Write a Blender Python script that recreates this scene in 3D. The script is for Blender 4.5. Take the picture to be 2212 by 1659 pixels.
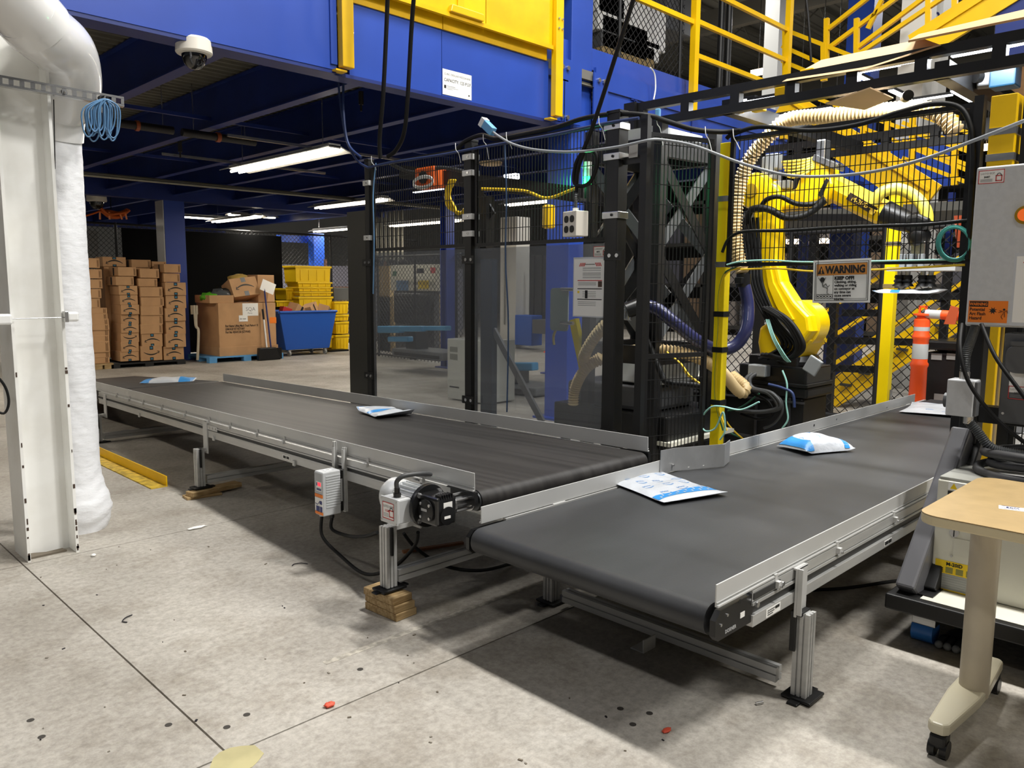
import bpy, bmesh, math, random
from mathutils import Vector as V, Matrix
random.seed(7)
for o in list(bpy.data.objects): bpy.data.objects.remove(o)
SC = bpy.context.scene; COL = SC.collection
# ---------------------------------------------------------------- camera
FPX, CX, CY, CAMH = 1710.27, 1106.0, 829.5, 1.6
_yaw, _pit, _rol = math.radians(45.038), math.radians(-7.063), math.radians(.344)
FW = V((math.cos(_pit)*math.cos(_yaw), math.cos(_pit)*math.sin(_yaw), math.sin(_pit)))
_r = V((math.sin(_yaw), -math.cos(_yaw), 0)); _u = _r.cross(FW)
RT = math.cos(_rol)*_r + math.sin(_rol)*_u
UP = -math.sin(_rol)*_r + math.cos(_rol)*_u
CAM = V((0, 0, CAMH))
cd = bpy.data.cameras.new('camera'); cam = bpy.data.objects.new('camera', cd); COL.objects.link(cam)
cd.sensor_width = 36; cd.lens = FPX/2212*36; cd.clip_start = .05; cd.clip_end = 200
cam.matrix_world = Matrix(((RT.x, UP.x, -FW.x, CAM.x), (RT.y, UP.y, -FW.y, CAM.y), (RT.z, UP.z, -FW.z, CAM.z), (0, 0, 0, 1)))
SC.camera = cam
SC.view_settings.view_transform = 'Standard'; SC.view_settings.look = 'None'
SC.view_settings.gamma = 1; SC.view_settings.use_curve_mapping = False
SC.view_settings.exposure = 0.0
# ---------------------------------------------------------------- ambient light of the hall
W = bpy.data.worlds.new('hall_ambient'); SC.world = W; W.use_nodes = True
W.node_tree.nodes['Background'].inputs[0].default_value = (.92, .95, 1, 1)
W.node_tree.nodes['Background'].inputs[1].default_value = .085
def area(name, loc, sx, sy, power, col=(1, 1, 1), target=None, spread=180):
    l = bpy.data.lights.new(name, 'AREA'); l.shape = 'RECTANGLE'; l.size = sx; l.size_y = sy
    l.energy = power; l.color = col; l.spread = math.radians(spread)
    o = bpy.data.objects.new(name, l); COL.objects.link(o); o.location = loc
    if target is not None:
        o.rotation_euler = (V(target)-V(loc)).to_track_quat('-Z', 'Y').to_euler()
    return o
# high-bay rows of the hall (ceiling at 10 m); fixtures run along Y
HB = [(4.4, 2.7, 1000), (4.4, -2.0, 1150), (4.4, -5.8, 700), (9.3, 2.7, 400), (9.3, -2.0, 300), (-4.5, -2.0, 230), (-4.5, -6, 280), (-4.5, 8, 300), (15, -2, 200), (15, 10.5, 700), (22, 2.7, 700), (22, 11, 700)]
for i, (x, y, p) in enumerate(HB):
    area('high_bay_light', (x, y, 9.2), .5, 1.6, p*.62, (1, .98, .94))
# ---------------------------------------------------------------- helpers
def ray(px, py): return (px-CX)/FPX*RT - (py-CY)/FPX*UP + FW
def at(px, py, x=None, y=None, z=None):
    "point of the place seen at a photo pixel on a known world plane"
    d = ray(px, py)
    t = x/d.x if x is not None else y/d.y if y is not None else (z-CAMH)/d.z
    return CAM + t*d
def lin(h):
    h = h.lstrip('#'); out = []
    for i in (0, 2, 4):
        c = int(h[i:i+2], 16)/255
        out.append(c/12.92 if c <= .04045 else ((c+.055)/1.055)**2.4)
    return (*out, 1)
MATS = {}
def M(name, hx='#808080', rough=.5, metal=0, var=.0, scale=6, bump=0, bscale=60, spec=.5, emit=None, es=0, stretch=None, coat=0, hx2=None, lo=.4, hi=.6, transl=0):
    if name in MATS: return MATS[name]
    m = bpy.data.materials.new(name); m.use_nodes = True; MATS[name] = m
    nt = m.node_tree; b = nt.nodes['Principled BSDF']; c = lin(hx)
    b.inputs['Base Color'].default_value = c; b.inputs['Roughness'].default_value = rough
    b.inputs['Metallic'].default_value = metal; b.inputs['Specular IOR Level'].default_value = spec
    b.inputs['Coat Weight'].default_value = coat
    if transl: b.inputs['Transmission Weight'].default_value = transl
    m.diffuse_color = c
    if emit:
        b.inputs['Emission Color'].default_value = lin(emit); b.inputs['Emission Strength'].default_value = es
    if var or bump or hx2:
        tc = nt.nodes.new('ShaderNodeTexCoord'); mp = nt.nodes.new('ShaderNodeMapping')
        nt.links.new(tc.outputs['Object'], mp.inputs[0])
        if stretch: mp.inputs['Scale'].default_value = stretch
        if var or hx2:
            n = nt.nodes.new('ShaderNodeTexNoise'); n.inputs['Scale'].default_value = scale; n.inputs['Detail'].default_value = 6
            nt.links.new(mp.outputs[0], n.inputs[0])
            r = nt.nodes.new('ShaderNodeValToRGB'); nt.links.new(n.outputs[0], r.inputs[0])
            r.color_ramp.elements[0].position = lo; r.color_ramp.elements[1].position = hi
            if hx2: a, e = c, lin(hx2)
            else: a = tuple(x*(1-var) for x in c[:3])+(1,); e = tuple(min(1, x*(1+var)) for x in c[:3])+(1,)
            r.color_ramp.elements[0].color = a; r.color_ramp.elements[1].color = e
            nt.links.new(r.outputs[0], b.inputs['Base Color'])
        if bump:
            n2 = nt.nodes.new('ShaderNodeTexNoise'); n2.inputs['Scale'].default_value = bscale; n2.inputs['Detail'].default_value = 4
            nt.links.new(mp.outputs[0], n2.inputs[0])
            bp = nt.nodes.new('ShaderNodeBump'); bp.inputs['Strength'].default_value = bump; bp.inputs['Distance'].default_value = .02
            nt.links.new(n2.outputs[0], bp.inputs['Height']); nt.links.new(bp.outputs[0], b.inputs['Normal'])
    return m
def catmull(pts, n=6, closed=False):
    P = [V(p) for p in pts]; out = []; N = len(P)
    rng = range(N) if closed else range(N-1)
    for i in rng:
        if closed: p0, p1, p2, p3 = P[i-1], P[i], P[(i+1) % N], P[(i+2) % N]
        else: p0, p1, p2, p3 = P[max(i-1, 0)], P[i], P[i+1], P[min(i+2, N-1)]
        for k in range(n):
            t = k/n
            out.append(.5*((2*p1)+(p2-p0)*t+(2*p0-5*p1+4*p2-p3)*t*t+(3*p1-p0-3*p2+p3)*t**3))
    if not closed: out.append(P[-1])
    return out
class MB:
    "collects one mesh in world coordinates (xf maps local to world)"
    def __init__(s, xf=None): s.v = []; s.f = []; s.xf = xf; s.uv = None
    def add(s, vs, fs):
        o = len(s.v); s.v += [s.xf @ V(p) if s.xf else V(p) for p in vs]; s.f += [tuple(o+i for i in f) for f in fs]; return s
    def box(s, c, d, R=None):
        c = V(c); x, y, z = d[0]/2, d[1]/2, d[2]/2
        vs = [V((i*x, j*y, k*z)) for i in (-1, 1) for j in (-1, 1) for k in (-1, 1)]
        if R is not None:
            if not isinstance(R, Matrix): R = Matrix.Rotation(R, 3, 'Z')
            vs = [R @ v for v in vs]
        return s.add([c+v for v in vs], [(0, 1, 3, 2), (4, 6, 7, 5), (0, 4, 5, 1), (2, 3, 7, 6), (0, 2, 6, 4), (1, 5, 7, 3)])
    def b2(s, p0, p1):
        return s.box([(a+b)/2 for a, b in zip(p0, p1)], [abs(b-a) for a, b in zip(p0, p1)])
    def bar(s, a, b, w, h, up=(0, 0, 1)):
        a, b = V(a), V(b); d = (b-a).normalized(); up = V(up)
        if abs(d.dot(up.normalized())) > .98: up = V((1, 0, 0)) if abs(d.x) < .9 else V((0, 1, 0))
        x = d.cross(up).normalized()*w/2; y = x.cross(d).normalized()*h/2
        vs = [a-x-y, a+x-y, a+x+y, a-x+y, b-x-y, b+x-y, b+x+y, b-x+y]
        return s.add(vs, [(0, 3, 2, 1), (4, 5, 6, 7), (0, 1, 5, 4), (1, 2, 6, 5), (2, 3, 7, 6), (3, 0, 4, 7)])
    def tube(s, pts, r, n=8, closed=False, rf=None):
        P = [V(p) for p in pts]; N = len(P); vs = []; fs = []
        t0 = (P[1]-P[0]).normalized(); ref = V((0, 0, 1)) if abs(t0.z) < .9 else V((1, 0, 0))
        u = t0.cross(ref).normalized()
        for i in range(N):
            if closed: t = (P[(i+1) % N]-P[i-1]).normalized()
            else: t = (P[min(i+1, N-1)]-P[max(i-1, 0)]).normalized()
            u = (u - t*u.dot(t)); u = u.normalized() if u.length > 1e-6 else t.orthogonal().normalized()
            w = t.cross(u); rr = rf(i/(N-1))*r if rf else r
            for k in range(n):
                a = 2*math.pi*k/n; vs.append(P[i]+(math.cos(a)*u+math.sin(a)*w)*rr)
        for i in range(N if closed else N-1):
            j = (i+1) % N
            for k in range(n):
                k2 = (k+1) % n; fs.append((i*n+k, i*n+k2, j*n+k2, j*n+k))
        if not closed: fs.append(tuple(range(n-1, -1, -1))); fs.append(tuple((N-1)*n+k for k in range(n)))
        return s.add(vs, fs)
    def hose(s, pts, r, n=10, ribs=40, amp=.12):
        P = catmull(pts, 8); L = sum((P[i+1]-P[i]).length for i in range(len(P)-1)); m = ribs*2
        Q = []; acc = 0; i = 0; seg = (P[1]-P[0]).length
        for k in range(m+1):
            d = L*k/m
            while acc+seg < d-1e-9 and i < len(P)-2: acc += seg; i += 1; seg = (P[i+1]-P[i]).length
            Q.append(P[i].lerp(P[i+1], min(1, (d-acc)/max(seg, 1e-9))))
        return s.tube(Q, r, n, rf=lambda t: 1+(amp if int(round(t*m)) % 2 else -amp))
    def cyl(s, a, b, r, r2=None, n=20):
        return s.lathe([(r, 0), (r if r2 is None else r2, (V(b)-V(a)).length)], a, V(b)-V(a), n)
    def lathe(s, prof, a, ax, n=20):
        a = V(a); ax = V(ax).normalized(); u = ax.orthogonal().normalized(); w = ax.cross(u); vs = []; fs = []
        for r, t in prof:
            for k in range(n):
                q = 2*math.pi*k/n; vs.append(a+ax*t+(math.cos(q)*u+math.sin(q)*w)*max(r, 1e-5))
        for i in range(len(prof)-1):
            for k in range(n):
                k2 = (k+1) % n; fs.append((i*n+k, i*n+k2, (i+1)*n+k2, (i+1)*n+k))
        fs.append(tuple(range(n-1, -1, -1))); fs.append(tuple((len(prof)-1)*n+k for k in range(n)))
        return s.add(vs, fs)
    def prism(s, poly, o, xd, yd, depth):
        "2D polygon in (xd,yd) from o, thickness depth along xd x yd"
        o, xd, yd = V(o), V(xd), V(yd); nn = xd.cross(yd).normalized()*depth; n = len(poly)
        vs = [o+xd*p[0]+yd*p[1] for p in poly]; vs += [v+nn for v in vs]
        fs = [tuple(range(n-1, -1, -1)), tuple(range(n, 2*n))]+[(i, (i+1) % n, n+(i+1) % n, n+i) for i in range(n)]
        return s.add(vs, fs)
    def ball(s, c, r, n=12, m=8, sc=(1, 1, 1)):
        vs = [V(c)+V((0, 0, r*sc[2]))]; fs = []
        for i in range(1, m):
            t = math.pi*i/m
            for k in range(n):
                q = 2*math.pi*k/n; vs.append(V(c)+V((math.sin(t)*math.cos(q)*r*sc[0], math.sin(t)*math.sin(q)*r*sc[1], math.cos(t)*r*sc[2])))
        vs.append(V(c)-V((0, 0, r*sc[2])))
        for k in range(n): fs.append((0, 1+k, 1+(k+1) % n)); fs.append((len(vs)-1, 1+(m-2)*n+(k+1) % n, 1+(m-2)*n+k))
        for i in range(m-2):
            for k in range(n): fs.append((1+i*n+k, 1+(i+1)*n+k, 1+(i+1)*n+(k+1) % n, 1+i*n+(k+1) % n))
        return s.add(vs, fs)
    def grid(s, fn, nu, nv):
        vs = [fn(i/nu, j/nv) for j in range(nv+1) for i in range(nu+1)]
        fs = [(j*(nu+1)+i, j*(nu+1)+i+1, (j+1)*(nu+1)+i+1, (j+1)*(nu+1)+i) for j in range(nv) for i in range(nu)]
        return s.add(vs, fs)
    def build(s, name, mat, parent=None, label=None, cat=None, group=None, kind=None, smooth=False, bevel=0, seg=2):
        lo = [min(v[i] for v in s.v) for i in range(3)]; hi = [max(v[i] for v in s.v) for i in range(3)]
        org = V(((lo[0]+hi[0])/2, (lo[1]+hi[1])/2, lo[2]))
        me = bpy.data.meshes.new(name); me.from_pydata([v-org for v in s.v], [], s.f)
        bm = bmesh.new(); bm.from_mesh(me); bmesh.ops.recalc_face_normals(bm, faces=bm.faces)
        bm.to_mesh(me); bm.free()
        if smooth:
            me.polygons.foreach_set('use_smooth', [True]*len(me.polygons)); me.set_sharp_from_angle(angle=math.radians(smooth if smooth > 1 else 40))
        me.materials.append(mat)
        o = bpy.data.objects.new(name, me); COL.objects.link(o); o.location = org
        if bevel:
            md = o.modifiers.new('edge', 'BEVEL'); md.width = bevel; md.segments = seg; md.limit_method = 'ANGLE'; md.angle_limit = math.radians(50); md.harden_normals = False
        return fin(o, parent, label, cat, group, kind)
def wm(o):
    m = Matrix.Translation(o.location) @ o.rotation_euler.to_matrix().to_4x4()
    return (wm(o.parent) @ o.matrix_parent_inverse @ m) if o.parent else m
def fin(o, parent=None, label=None, cat=None, group=None, kind=None):
    if parent is not None:
        o.parent = parent; o.matrix_parent_inverse = wm(parent).inverted()
    if label: o['label'] = label
    if cat: o['category'] = cat
    if group: o['group'] = group
    if kind: o['kind'] = kind
    return o
def thing(name, label, cat, loc=(0, 0, 0), group=None, kind=None):
    o = bpy.data.objects.new(name, None); COL.objects.link(o); o.location = loc; o.empty_display_size = .1
    return fin(o, None, label, cat, group, kind)
def dup(root, delta=(0, 0, 0), rz=0, label=None, group=None):
    r = root.copy(); COL.objects.link(r); r.location = V(root.location)+V(delta); r.rotation_euler.z += rz
    if label: r['label'] = label
    if group: r['group'] = group
    for ch in [c for c in root.children]:
        c = ch.copy(); COL.objects.link(c); c.parent = r
        for g in [q for q in ch.children]:
            d = g.copy(); COL.objects.link(d); d.parent = c
    return r
def text(body, size, o, xd, yd, mat, parent, name='printed_text', align='LEFT', ext=.0006, wide=1, bold=0, label=None):
    "flat lettering as mesh; o = lower-left (or centre) point on the surface"
    cu = bpy.data.curves.new(name, 'FONT'); cu.body = body; cu.size = size; cu.align_x = align; cu.extrude = ext; cu.space_line = .95; cu.resolution_u = 2
    cu.offset = bold
    tmp = bpy.data.objects.new(name, cu); COL.objects.link(tmp)
    dg = bpy.context.evaluated_depsgraph_get(); me = bpy.data.meshes.new_from_object(tmp.evaluated_get(dg))
    bpy.data.objects.remove(tmp); me.name = name
    xd, yd = V(xd).normalized(), V(yd).normalized(); nn = xd.cross(yd)
    for v in me.vertices: v.co = xd*v.co.x*wide + yd*v.co.y + nn*(v.co.z+ext)
    me.materials.clear(); me.materials.append(mat)
    ob = bpy.data.objects.new(name, me); COL.objects.link(ob); ob.location = V(o)
    return fin(ob, parent, label)
def decal(name, o, xd, yd, w, h, mat, parent, t=.0012, label=None, cat=None, bev=0):
    xd, yd = V(xd).normalized(), V(yd).normalized()
    return MB().prism([(0, 0), (w, 0), (w, h), (0, h)], o, xd, yd, t).build(name, mat, parent, label, cat)
def rrect(w, h, r, n=4, cx=0, cy=0):
    out = []
    for qx, qy, a0 in ((w/2-r, h/2-r, 0), (-w/2+r, h/2-r, 90), (-w/2+r, -h/2+r, 180), (w/2-r, -h/2+r, 270)):
        for k in range(n+1):
            a = math.radians(a0+90*k/n); out.append((cx+qx+r*math.cos(a), cy+qy+r*math.sin(a)))
    return out
X, Y, Z = V((1, 0, 0)), V((0, 1, 0)), V((0, 0, 1))
# ---------------------------------------------------------------- materials
blue = M('blue_steel', '#2648a6', .38, var=.06, scale=1.5, coat=.15)
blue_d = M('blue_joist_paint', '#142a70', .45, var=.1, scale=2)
yel = M('safety_yellow', '#f0c000', .4, var=.06, scale=2, coat=.1)
yel_b = M('bright_yellow', '#ffe000', .4)
black = M('black_powdercoat', '#0e0e0f', .45, var=.1, scale=20)
blackm = M('black_plastic', '#121213', .35)
rubber = M('black_rubber', '#0d0d0d', .55, spec=.3)
alu = M('anodised_aluminium', '#bebebc', .42, .4, var=.05, scale=3, stretch=(1, 1, 8))
alu_l = M('aluminium_sheet', '#c2c2c0', .5, .15, var=.04, scale=2)
alu_d = M('aluminium_slot', '#4a4a4a', .5, .6)
zinc = M('zinc_plated', '#c8c8c8', .25, .9)
steel = M('brushed_steel', '#a8a9aa', .25, .95, var=.1, scale=4, stretch=(1, 1, 12))
white = M('white_paint', '#e4e3de', .4, var=.03, scale=2)
whitep = M('white_plastic', '#ececea', .3)
pvc = M('white_pvc', '#eeeeee', .18, coat=.5)
grey_e = M('grey_enamel', '#c4c6c8', .45, var=.03, scale=40, bump=.05, bscale=200)
grey_d = M('dark_grey_enamel', '#57585a', .4)
cream = M('cream_enamel', '#d8d6c8', .4, var=.03, scale=4)
beige = M('beige_laminate', '#ad9469', .35, var=.05, scale=12)
beige_m = M('beige_metal', '#b9ae98', .4, var=.04, scale=8)
belt = M('conveyor_belt_rubber', '#2b2928', .5, spec=.3, var=.30, scale=3, bump=.02, bscale=120, stretch=(7, .12, 1))
belt_x = M('conveyor_belt_rubber_smooth', '#2d2e30', .52, var=.22, scale=2.2, bump=.03, bscale=160, stretch=(.5, 1.2, 1))
card = M('corrugated_cardboard', '#bf956a', .8, var=.07, scale=3)
card_l = M('pale_cardboard', '#c9ab84', .8, var=.05, scale=2)
tape = M('printed_black_tape', '#1f2225', .4)
tape_b = M('printed_blue_mark', '#3f86a8', .5)
ink = M('black_ink', '#151515', .6)
paper = M('white_paper', '#efeeea', .6)
red = M('red_ink', '#c23a3a', .5)
orange = M('orange_plastic', '#ff4a10', .4)
orange_l = M('orange_label', '#f08020', .5)
blue_ink = M('blue_ink', '#2f8fd0', .5)
wood = M('pine_wood', '#b79c70', .7, hx2='#96794e', scale=5, stretch=(1, 12, 12))
tanhose = M('tan_corrugated_hose', '#d3b988', .5)
bluehose = M('navy_hose', '#23264f', .35, coat=.3)
led = M('led_strip_glow', '#ffffff', emit='#f4f8ff', es=9)
tube_glow = M('fluorescent_tube_glow', '#ffffff', emit='#fff1d8', es=16)
robot_y = M('robot_yellow', '#f5cd00', .35, coat=.25)
roofdark = M('roof_deck_grey', '#8c8c86', .8)
# ================================================================ SETTING
def floor_mat(name, c1, c2, c3):
    m = bpy.data.materials.new(name); m.use_nodes = True; nt = m.node_tree; b = nt.nodes['Principled BSDF']; N = nt.nodes.new; L = nt.links.new
    tc = N('ShaderNodeNewGeometry')
    def noise(s, d=6, r=.55):
        n = N('ShaderNodeTexNoise'); n.inputs['Scale'].default_value = s; n.inputs['Detail'].default_value = d; n.inputs['Roughness'].default_value = r
        L(tc.outputs['Position'], n.inputs[0]); return n
    def ramp(n, a, e, ca, ce):
        r = N('ShaderNodeValToRGB'); L(n.outputs[0], r.inputs[0]); r.color_ramp.elements[0].position = a; r.color_ramp.elements[1].position = e
        r.color_ramp.elements[0].color = ca; r.color_ramp.elements[1].color = ce; return r
    def mix(t, f, a, c):
        x = N('ShaderNodeMix'); x.data_type = 'RGBA'; x.blend_type = t
        if isinstance(f, float): x.inputs[0].default_value = f
        else: L(f, x.inputs[0])
        L(a, x.inputs[6]); L(c, x.inputs[7]); return x.outputs[2]
    base = ramp(noise(.9), .35, .68, lin(c1), lin(c2)).outputs[0]
    stain = ramp(noise(2.3, 8, .72), .48, .70, (1, 1, 1, 1), (.70, .67, .63, 1)).outputs[0]
    c = mix('MULTIPLY', 1.0, base, stain)
    fine = ramp(noise(30, 5, .75), .32, .62, (.70, .69, .68, 1), (1.08, 1.08, 1.08, 1)).outputs[0]
    c = mix('MULTIPLY', 1.0, c, fine)
    v = N('ShaderNodeTexVoronoi'); v.inputs['Scale'].default_value = 7; v.inputs['Randomness'].default_value = 1; L(tc.outputs['Position'], v.inputs[0])
    spk = N('ShaderNodeMath'); spk.operation = 'LESS_THAN'; spk.inputs[1].default_value = .03; L(v.outputs['Distance'], spk.inputs[0])
    gate = N('ShaderNodeMath'); gate.operation = 'MULTIPLY'; L(spk.outputs[0], gate.inputs[0])
    g2 = ramp(noise(1.7, 2), .52, .6, (0, 0, 0, 1), (.55, .55, .55, 1)); L(g2.outputs[0], gate.inputs[1])
    dk = N('ShaderNodeRGB'); dk.outputs[0].default_value = lin(c3)
    c = mix('MIX', gate.outputs[0], c, dk.outputs[0])
    L(c, b.inputs['Base Color']); b.inputs['Roughness'].default_value = .62
    bp = N('ShaderNodeBump'); bp.inputs['Strength'].default_value = .12; bp.inputs['Distance'].default_value = .01
    L(noise(60, 4).outputs[0], bp.inputs['Height']); L(bp.outputs[0], b.inputs['Normal'])
    return m
fmat = floor_mat('worn_concrete', '#9c968c', '#bbb6ad', '#5a544c')
joint = M('joint_filler', '#857e73', .9)
fl = MB().b2((-30, -30, -.30), (60, 60, -.012)).build('floor', joint, None, 'worn grey concrete slab floor with sawn joints', 'floor', kind='structure')
xs = [-30, -9, -3.9, 1.11, 6.2, 11.3, 16.4, 60]; ys = [-30, -9, -3, 2.475, 5.055, 10.2, 15.4, 60]
for i in range(len(xs)-1):
    for j in range(len(ys)-1):
        g = .004
        MB().b2((xs[i]+g, ys[j]+g, -.1), (xs[i+1]-g, ys[j+1]-g, 0)).build('slab', fmat, fl)
resid = M('tape_residue', '#aaa498', .8, var=.25, scale=30)
MB().b2((1.7, 2.805, .0002), (3.3, 2.84, .001)).build('tape_residue', resid, fl)
# filled patch at the joint crossing and drilled anchor holes
MB().prism([(math.cos(a*.45)*.085*(1+.12*math.sin(a*2)), math.sin(a*.45)*.08) for a in range(14)], (1.115, 2.43, .0004), X, Y, .001).build('filler_patch', M('epoxy_patch', '#b3aa7e', .6, var=.1), fl)
hole = M('anchor_hole', '#3b3732', .8)
for px, py in ((533, 1544), (490, 1571), (364, 1566), (66, 1556), (90, 1592), (1340, 1531), (1403, 1541), (1367, 1565), (778, 1446)):
    p = at(px, py, z=0); MB().cyl((p.x, p.y, .0003), (p.x, p.y, .0012), .013, n=12).build('anchor_hole', hole, fl)
# hall roof with joists, far walls
MB().b2((-30, -30, 10.4), (60, 60, 10.5)).build('ceiling', roofdark, None, 'dark grey ribbed metal roof deck of the hall', 'ceiling', kind='structure')
cl = bpy.data.objects['ceiling']
truss = M('roof_joist_paint', '#77766f', .7)
for k in range(16):
    y = -4+k*2.6; m = MB().bar((4, y, 10.25), (50, y, 10.25), .1, .1).bar((4, y, 9.55), (50, y, 9.55), .08, .08)
    for q in range(23):
        m.bar((4+q*2, y, 9.55), (5+q*2, y, 10.25), .03, .03).bar((5+q*2, y, 10.25), (6+q*2, y, 9.55), .03, .03)
    m.build('roof_joist', truss, cl)
for k in range(5):
    x = 12+k*9; MB().b2((x-.12, -25, 8.9), (x+.12, 55, 9.5)).build('roof_girder', truss, cl)
m = MB()
for k in range(110): m.b2((2, -8+k*.42, 10.36), (52, -7.85+k*.42, 10.4))
m.build('deck_rib', roofdark, cl, kind='stuff')
MB().b2((-30, 34, 0), (60, 34.3, 10.4)).build('wall_back', M('hall_wall_grey', '#8b8a86', .8), None, 'pale grey far wall behind the storage area', 'wall', kind='structure')
MB().b2((46, -30, 0), (46.3, 60, 10.4)).build('wall_right', M('hall_wall_dark', '#3a3936', .8), None, 'dark far wall behind the stairs and racks', 'wall', kind='structure')

# ---------------------------------------------------------------- building column on the left with wrapped drain pipe
t = thing('steel_column', 'white painted steel column with chipped flange edges at the left edge', 'column', (1.27, 5.2, 0))
chip = M('chipped_white_paint', '#f6f6f3', .42, hx2='#ecebe6', scale=3)
for x in (1.14, 1.395):
    MB().b2((x, 5.08, 0), (x+.016, 5.36, 9)).build('flange', chip, t)
MB().b2((1.156, 5.21, 0), (1.395, 5.224, 9)).build('web', chip, t)
rust = M('bare_rusty_steel', '#4a3a30', .8)
for k in range(26):
    x = random.choice((1.14, 1.395)); z = random.random()**2.2*1.2+.01; h = .008+random.random()*.03
    MB().b2((x+random.random()*.008, 5.0785, z), (x+.012+random.random()*.004, 5.0805, z+h)).build('paint_chip', rust, t)
MB().prism([(0, 0), (.2, .01), (.19, .06), (.1, .05), (.02, .09)], (1.16, 5.13, .0), X, Y, .012).build('base_debris', M('dust_debris', '#6c6356', .9), t)
t = thing('drain_pipe', 'thick white insulated drain pipe with glossy elbow beside the white column', 'pipe', (1.56, 5.6, 0))
def wrapf(u, v):
    z = 2.62*v; a = u*2*math.pi; fl_ = .03*max(0, 1-z/.42)**.6 if z < .42 else 0
    bulge = .045*math.exp(-((z-.14)/.13)**2)
    cr = .0025*math.sin(9*a+30*z)*math.sin(21*z+3*a)+(.004*math.sin(70*z+2*math.sin(3*a)) if z < .40 else .001*math.sin(14*z+4*a))
    r = .150+bulge+fl_*.4+cr
    return V((1.56+r*math.cos(a), 5.60+r*math.sin(a), z))
MB().grid(wrapf, 56, 90).build('insulation_wrap', M('white_insulation_jacket', '#e6e7ea', .5, var=.03, scale=4, bump=.3, bscale=11, stretch=(1, 1, 2)), t, smooth=60)
el = [at(-90, -150, y=4.64), at(15, -20, y=4.74), at(85, 62, y=4.88), at(140, 112, y=5.12), V((1.60, 5.36, 2.76)), V((1.57, 5.54, 2.66)), V((1.56, 5.6, 2.5))]
MB().tube(catmull(el, 8), .165, 28).build('elbow', pvc, t, smooth=50)
MB().tube([at(52, 24, y=4.81), at(82, 58, y=4.87)], .174, 28).build('pipe_sleeve', pvc, t, smooth=50)
# slotted strut channels across the column, with cable coil
def strut(name, a, b, label):
    a, b = V(a), V(b); d = (b-a).normalized(); L = (b-a).length; n = int(L/.05)
    t = thing(name, label, 'bracket', a)
    MB().bar(a+Z*.021, b+Z*.021, .004, .012, Z).bar(a-Z*.021, b-Z*.021, .004, .012, Z).bar(a+Z*.026+d.cross(Z)*-.02, b+Z*.026+d.cross(Z)*-.02, .04, .003).bar(a-Z*.026+d.cross(Z)*-.02, b-Z*.026+d.cross(Z)*-.02, .04, .003).build('channel_lip', zinc, t)
    m = MB()
    for k in range(n+1):
        m.bar(a+d*(k*.05), a+d*min(L, k*.05+.022), .004, .036, Z)
    m.build('slotted_web', zinc, t, kind='stuff')
    return t
sa, sb = at(-30, 168, y=5.0), at(268, 220, y=4.93)
strut('strut_channel', sa, sb, 'slotted zinc strut channel bolted across the front of white column')
strut('strut_channel', at(112, 212, y=5.38), at(225, 232, y=5.34), 'short slotted zinc strut channel behind the column, under the pipe elbow')
p = at(135, 201, y=5.0); MB().cyl(p, p+V((0, -.03, 0)), .018, n=6).cyl(p+V((0, -.03, 0)), p+V((0, -.06, 0)), .006).build('hex_bolt', zinc, bpy.data.objects['strut_channel'], smooth=30)
bc = M('light_blue_cable', '#5f88b0', .4)
t = thing('cable_coil', 'bundle of light blue network cable hanging from the strut channel', 'cable', at(222, 300, y=4.93))
for k in range(16):
    cxp = 206+random.uniform(-16, 40); w = random.uniform(5, 13); btm = random.uniform(280, 306); yy = 4.86+random.uniform(-.04, .04)
    pts = [at(224+random.uniform(-5, 5), 214, y=yy), at(cxp-w, 235, y=yy), at(cxp-w, btm-18, y=yy), at(cxp, btm, y=yy), at(cxp+w, btm-18, y=yy), at(cxp+w, 232, y=yy)]
    MB().tube(catmull(pts, 5, True), .0042, 6, True).build('cable_loop', bc, t, smooth=60)
MB().tube(catmull([at(214, 212, y=4.90), at(226, 224, y=4.88), at(240, 222, y=4.90), at(226, 208, y=4.95)], 4, True), .009, 6, True).build('hook_strap', rubber, t, smooth=60)
t = thing('cable_tensioner', 'white plastic clamp with steel wire strung across the white column', 'clamp', at(155, 685, y=5.05))
a = at(-20, 690, y=5.06); b = at(138, 686, y=5.06)
MB().tube([a, b], .003, 6).build('wire', steel, t)
MB().box(at(156, 684, y=5.06), (.062, .05, .056)).build('clamp_body', whitep, t, bevel=.012)
MB().box(at(141, 684, y=5.06), (.02, .06, .064)).build('clamp_bracket', zinc, t, bevel=.004)
MB().box(at(4, 690, y=5.06), (.09, .06, .06)).build('clamp_end', whitep, t, bevel=.012)
MB().tube(catmull([at(-30, 790, y=5), at(8, 830, y=5), at(19, 868, y=5), at(8, 893, y=5), at(-20, 880, y=5)], 6), .007, 8).build('extension_cord', rubber, None, 'loop of black cord hanging at the left edge beside white column', 'cord', smooth=60)
MB().tube([at(116, 215, y=5.12), at(119, 365, y=5.12)], .003, 6).build('cable', rubber, None, 'thin black cable running down the white column flange', 'cable')

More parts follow.
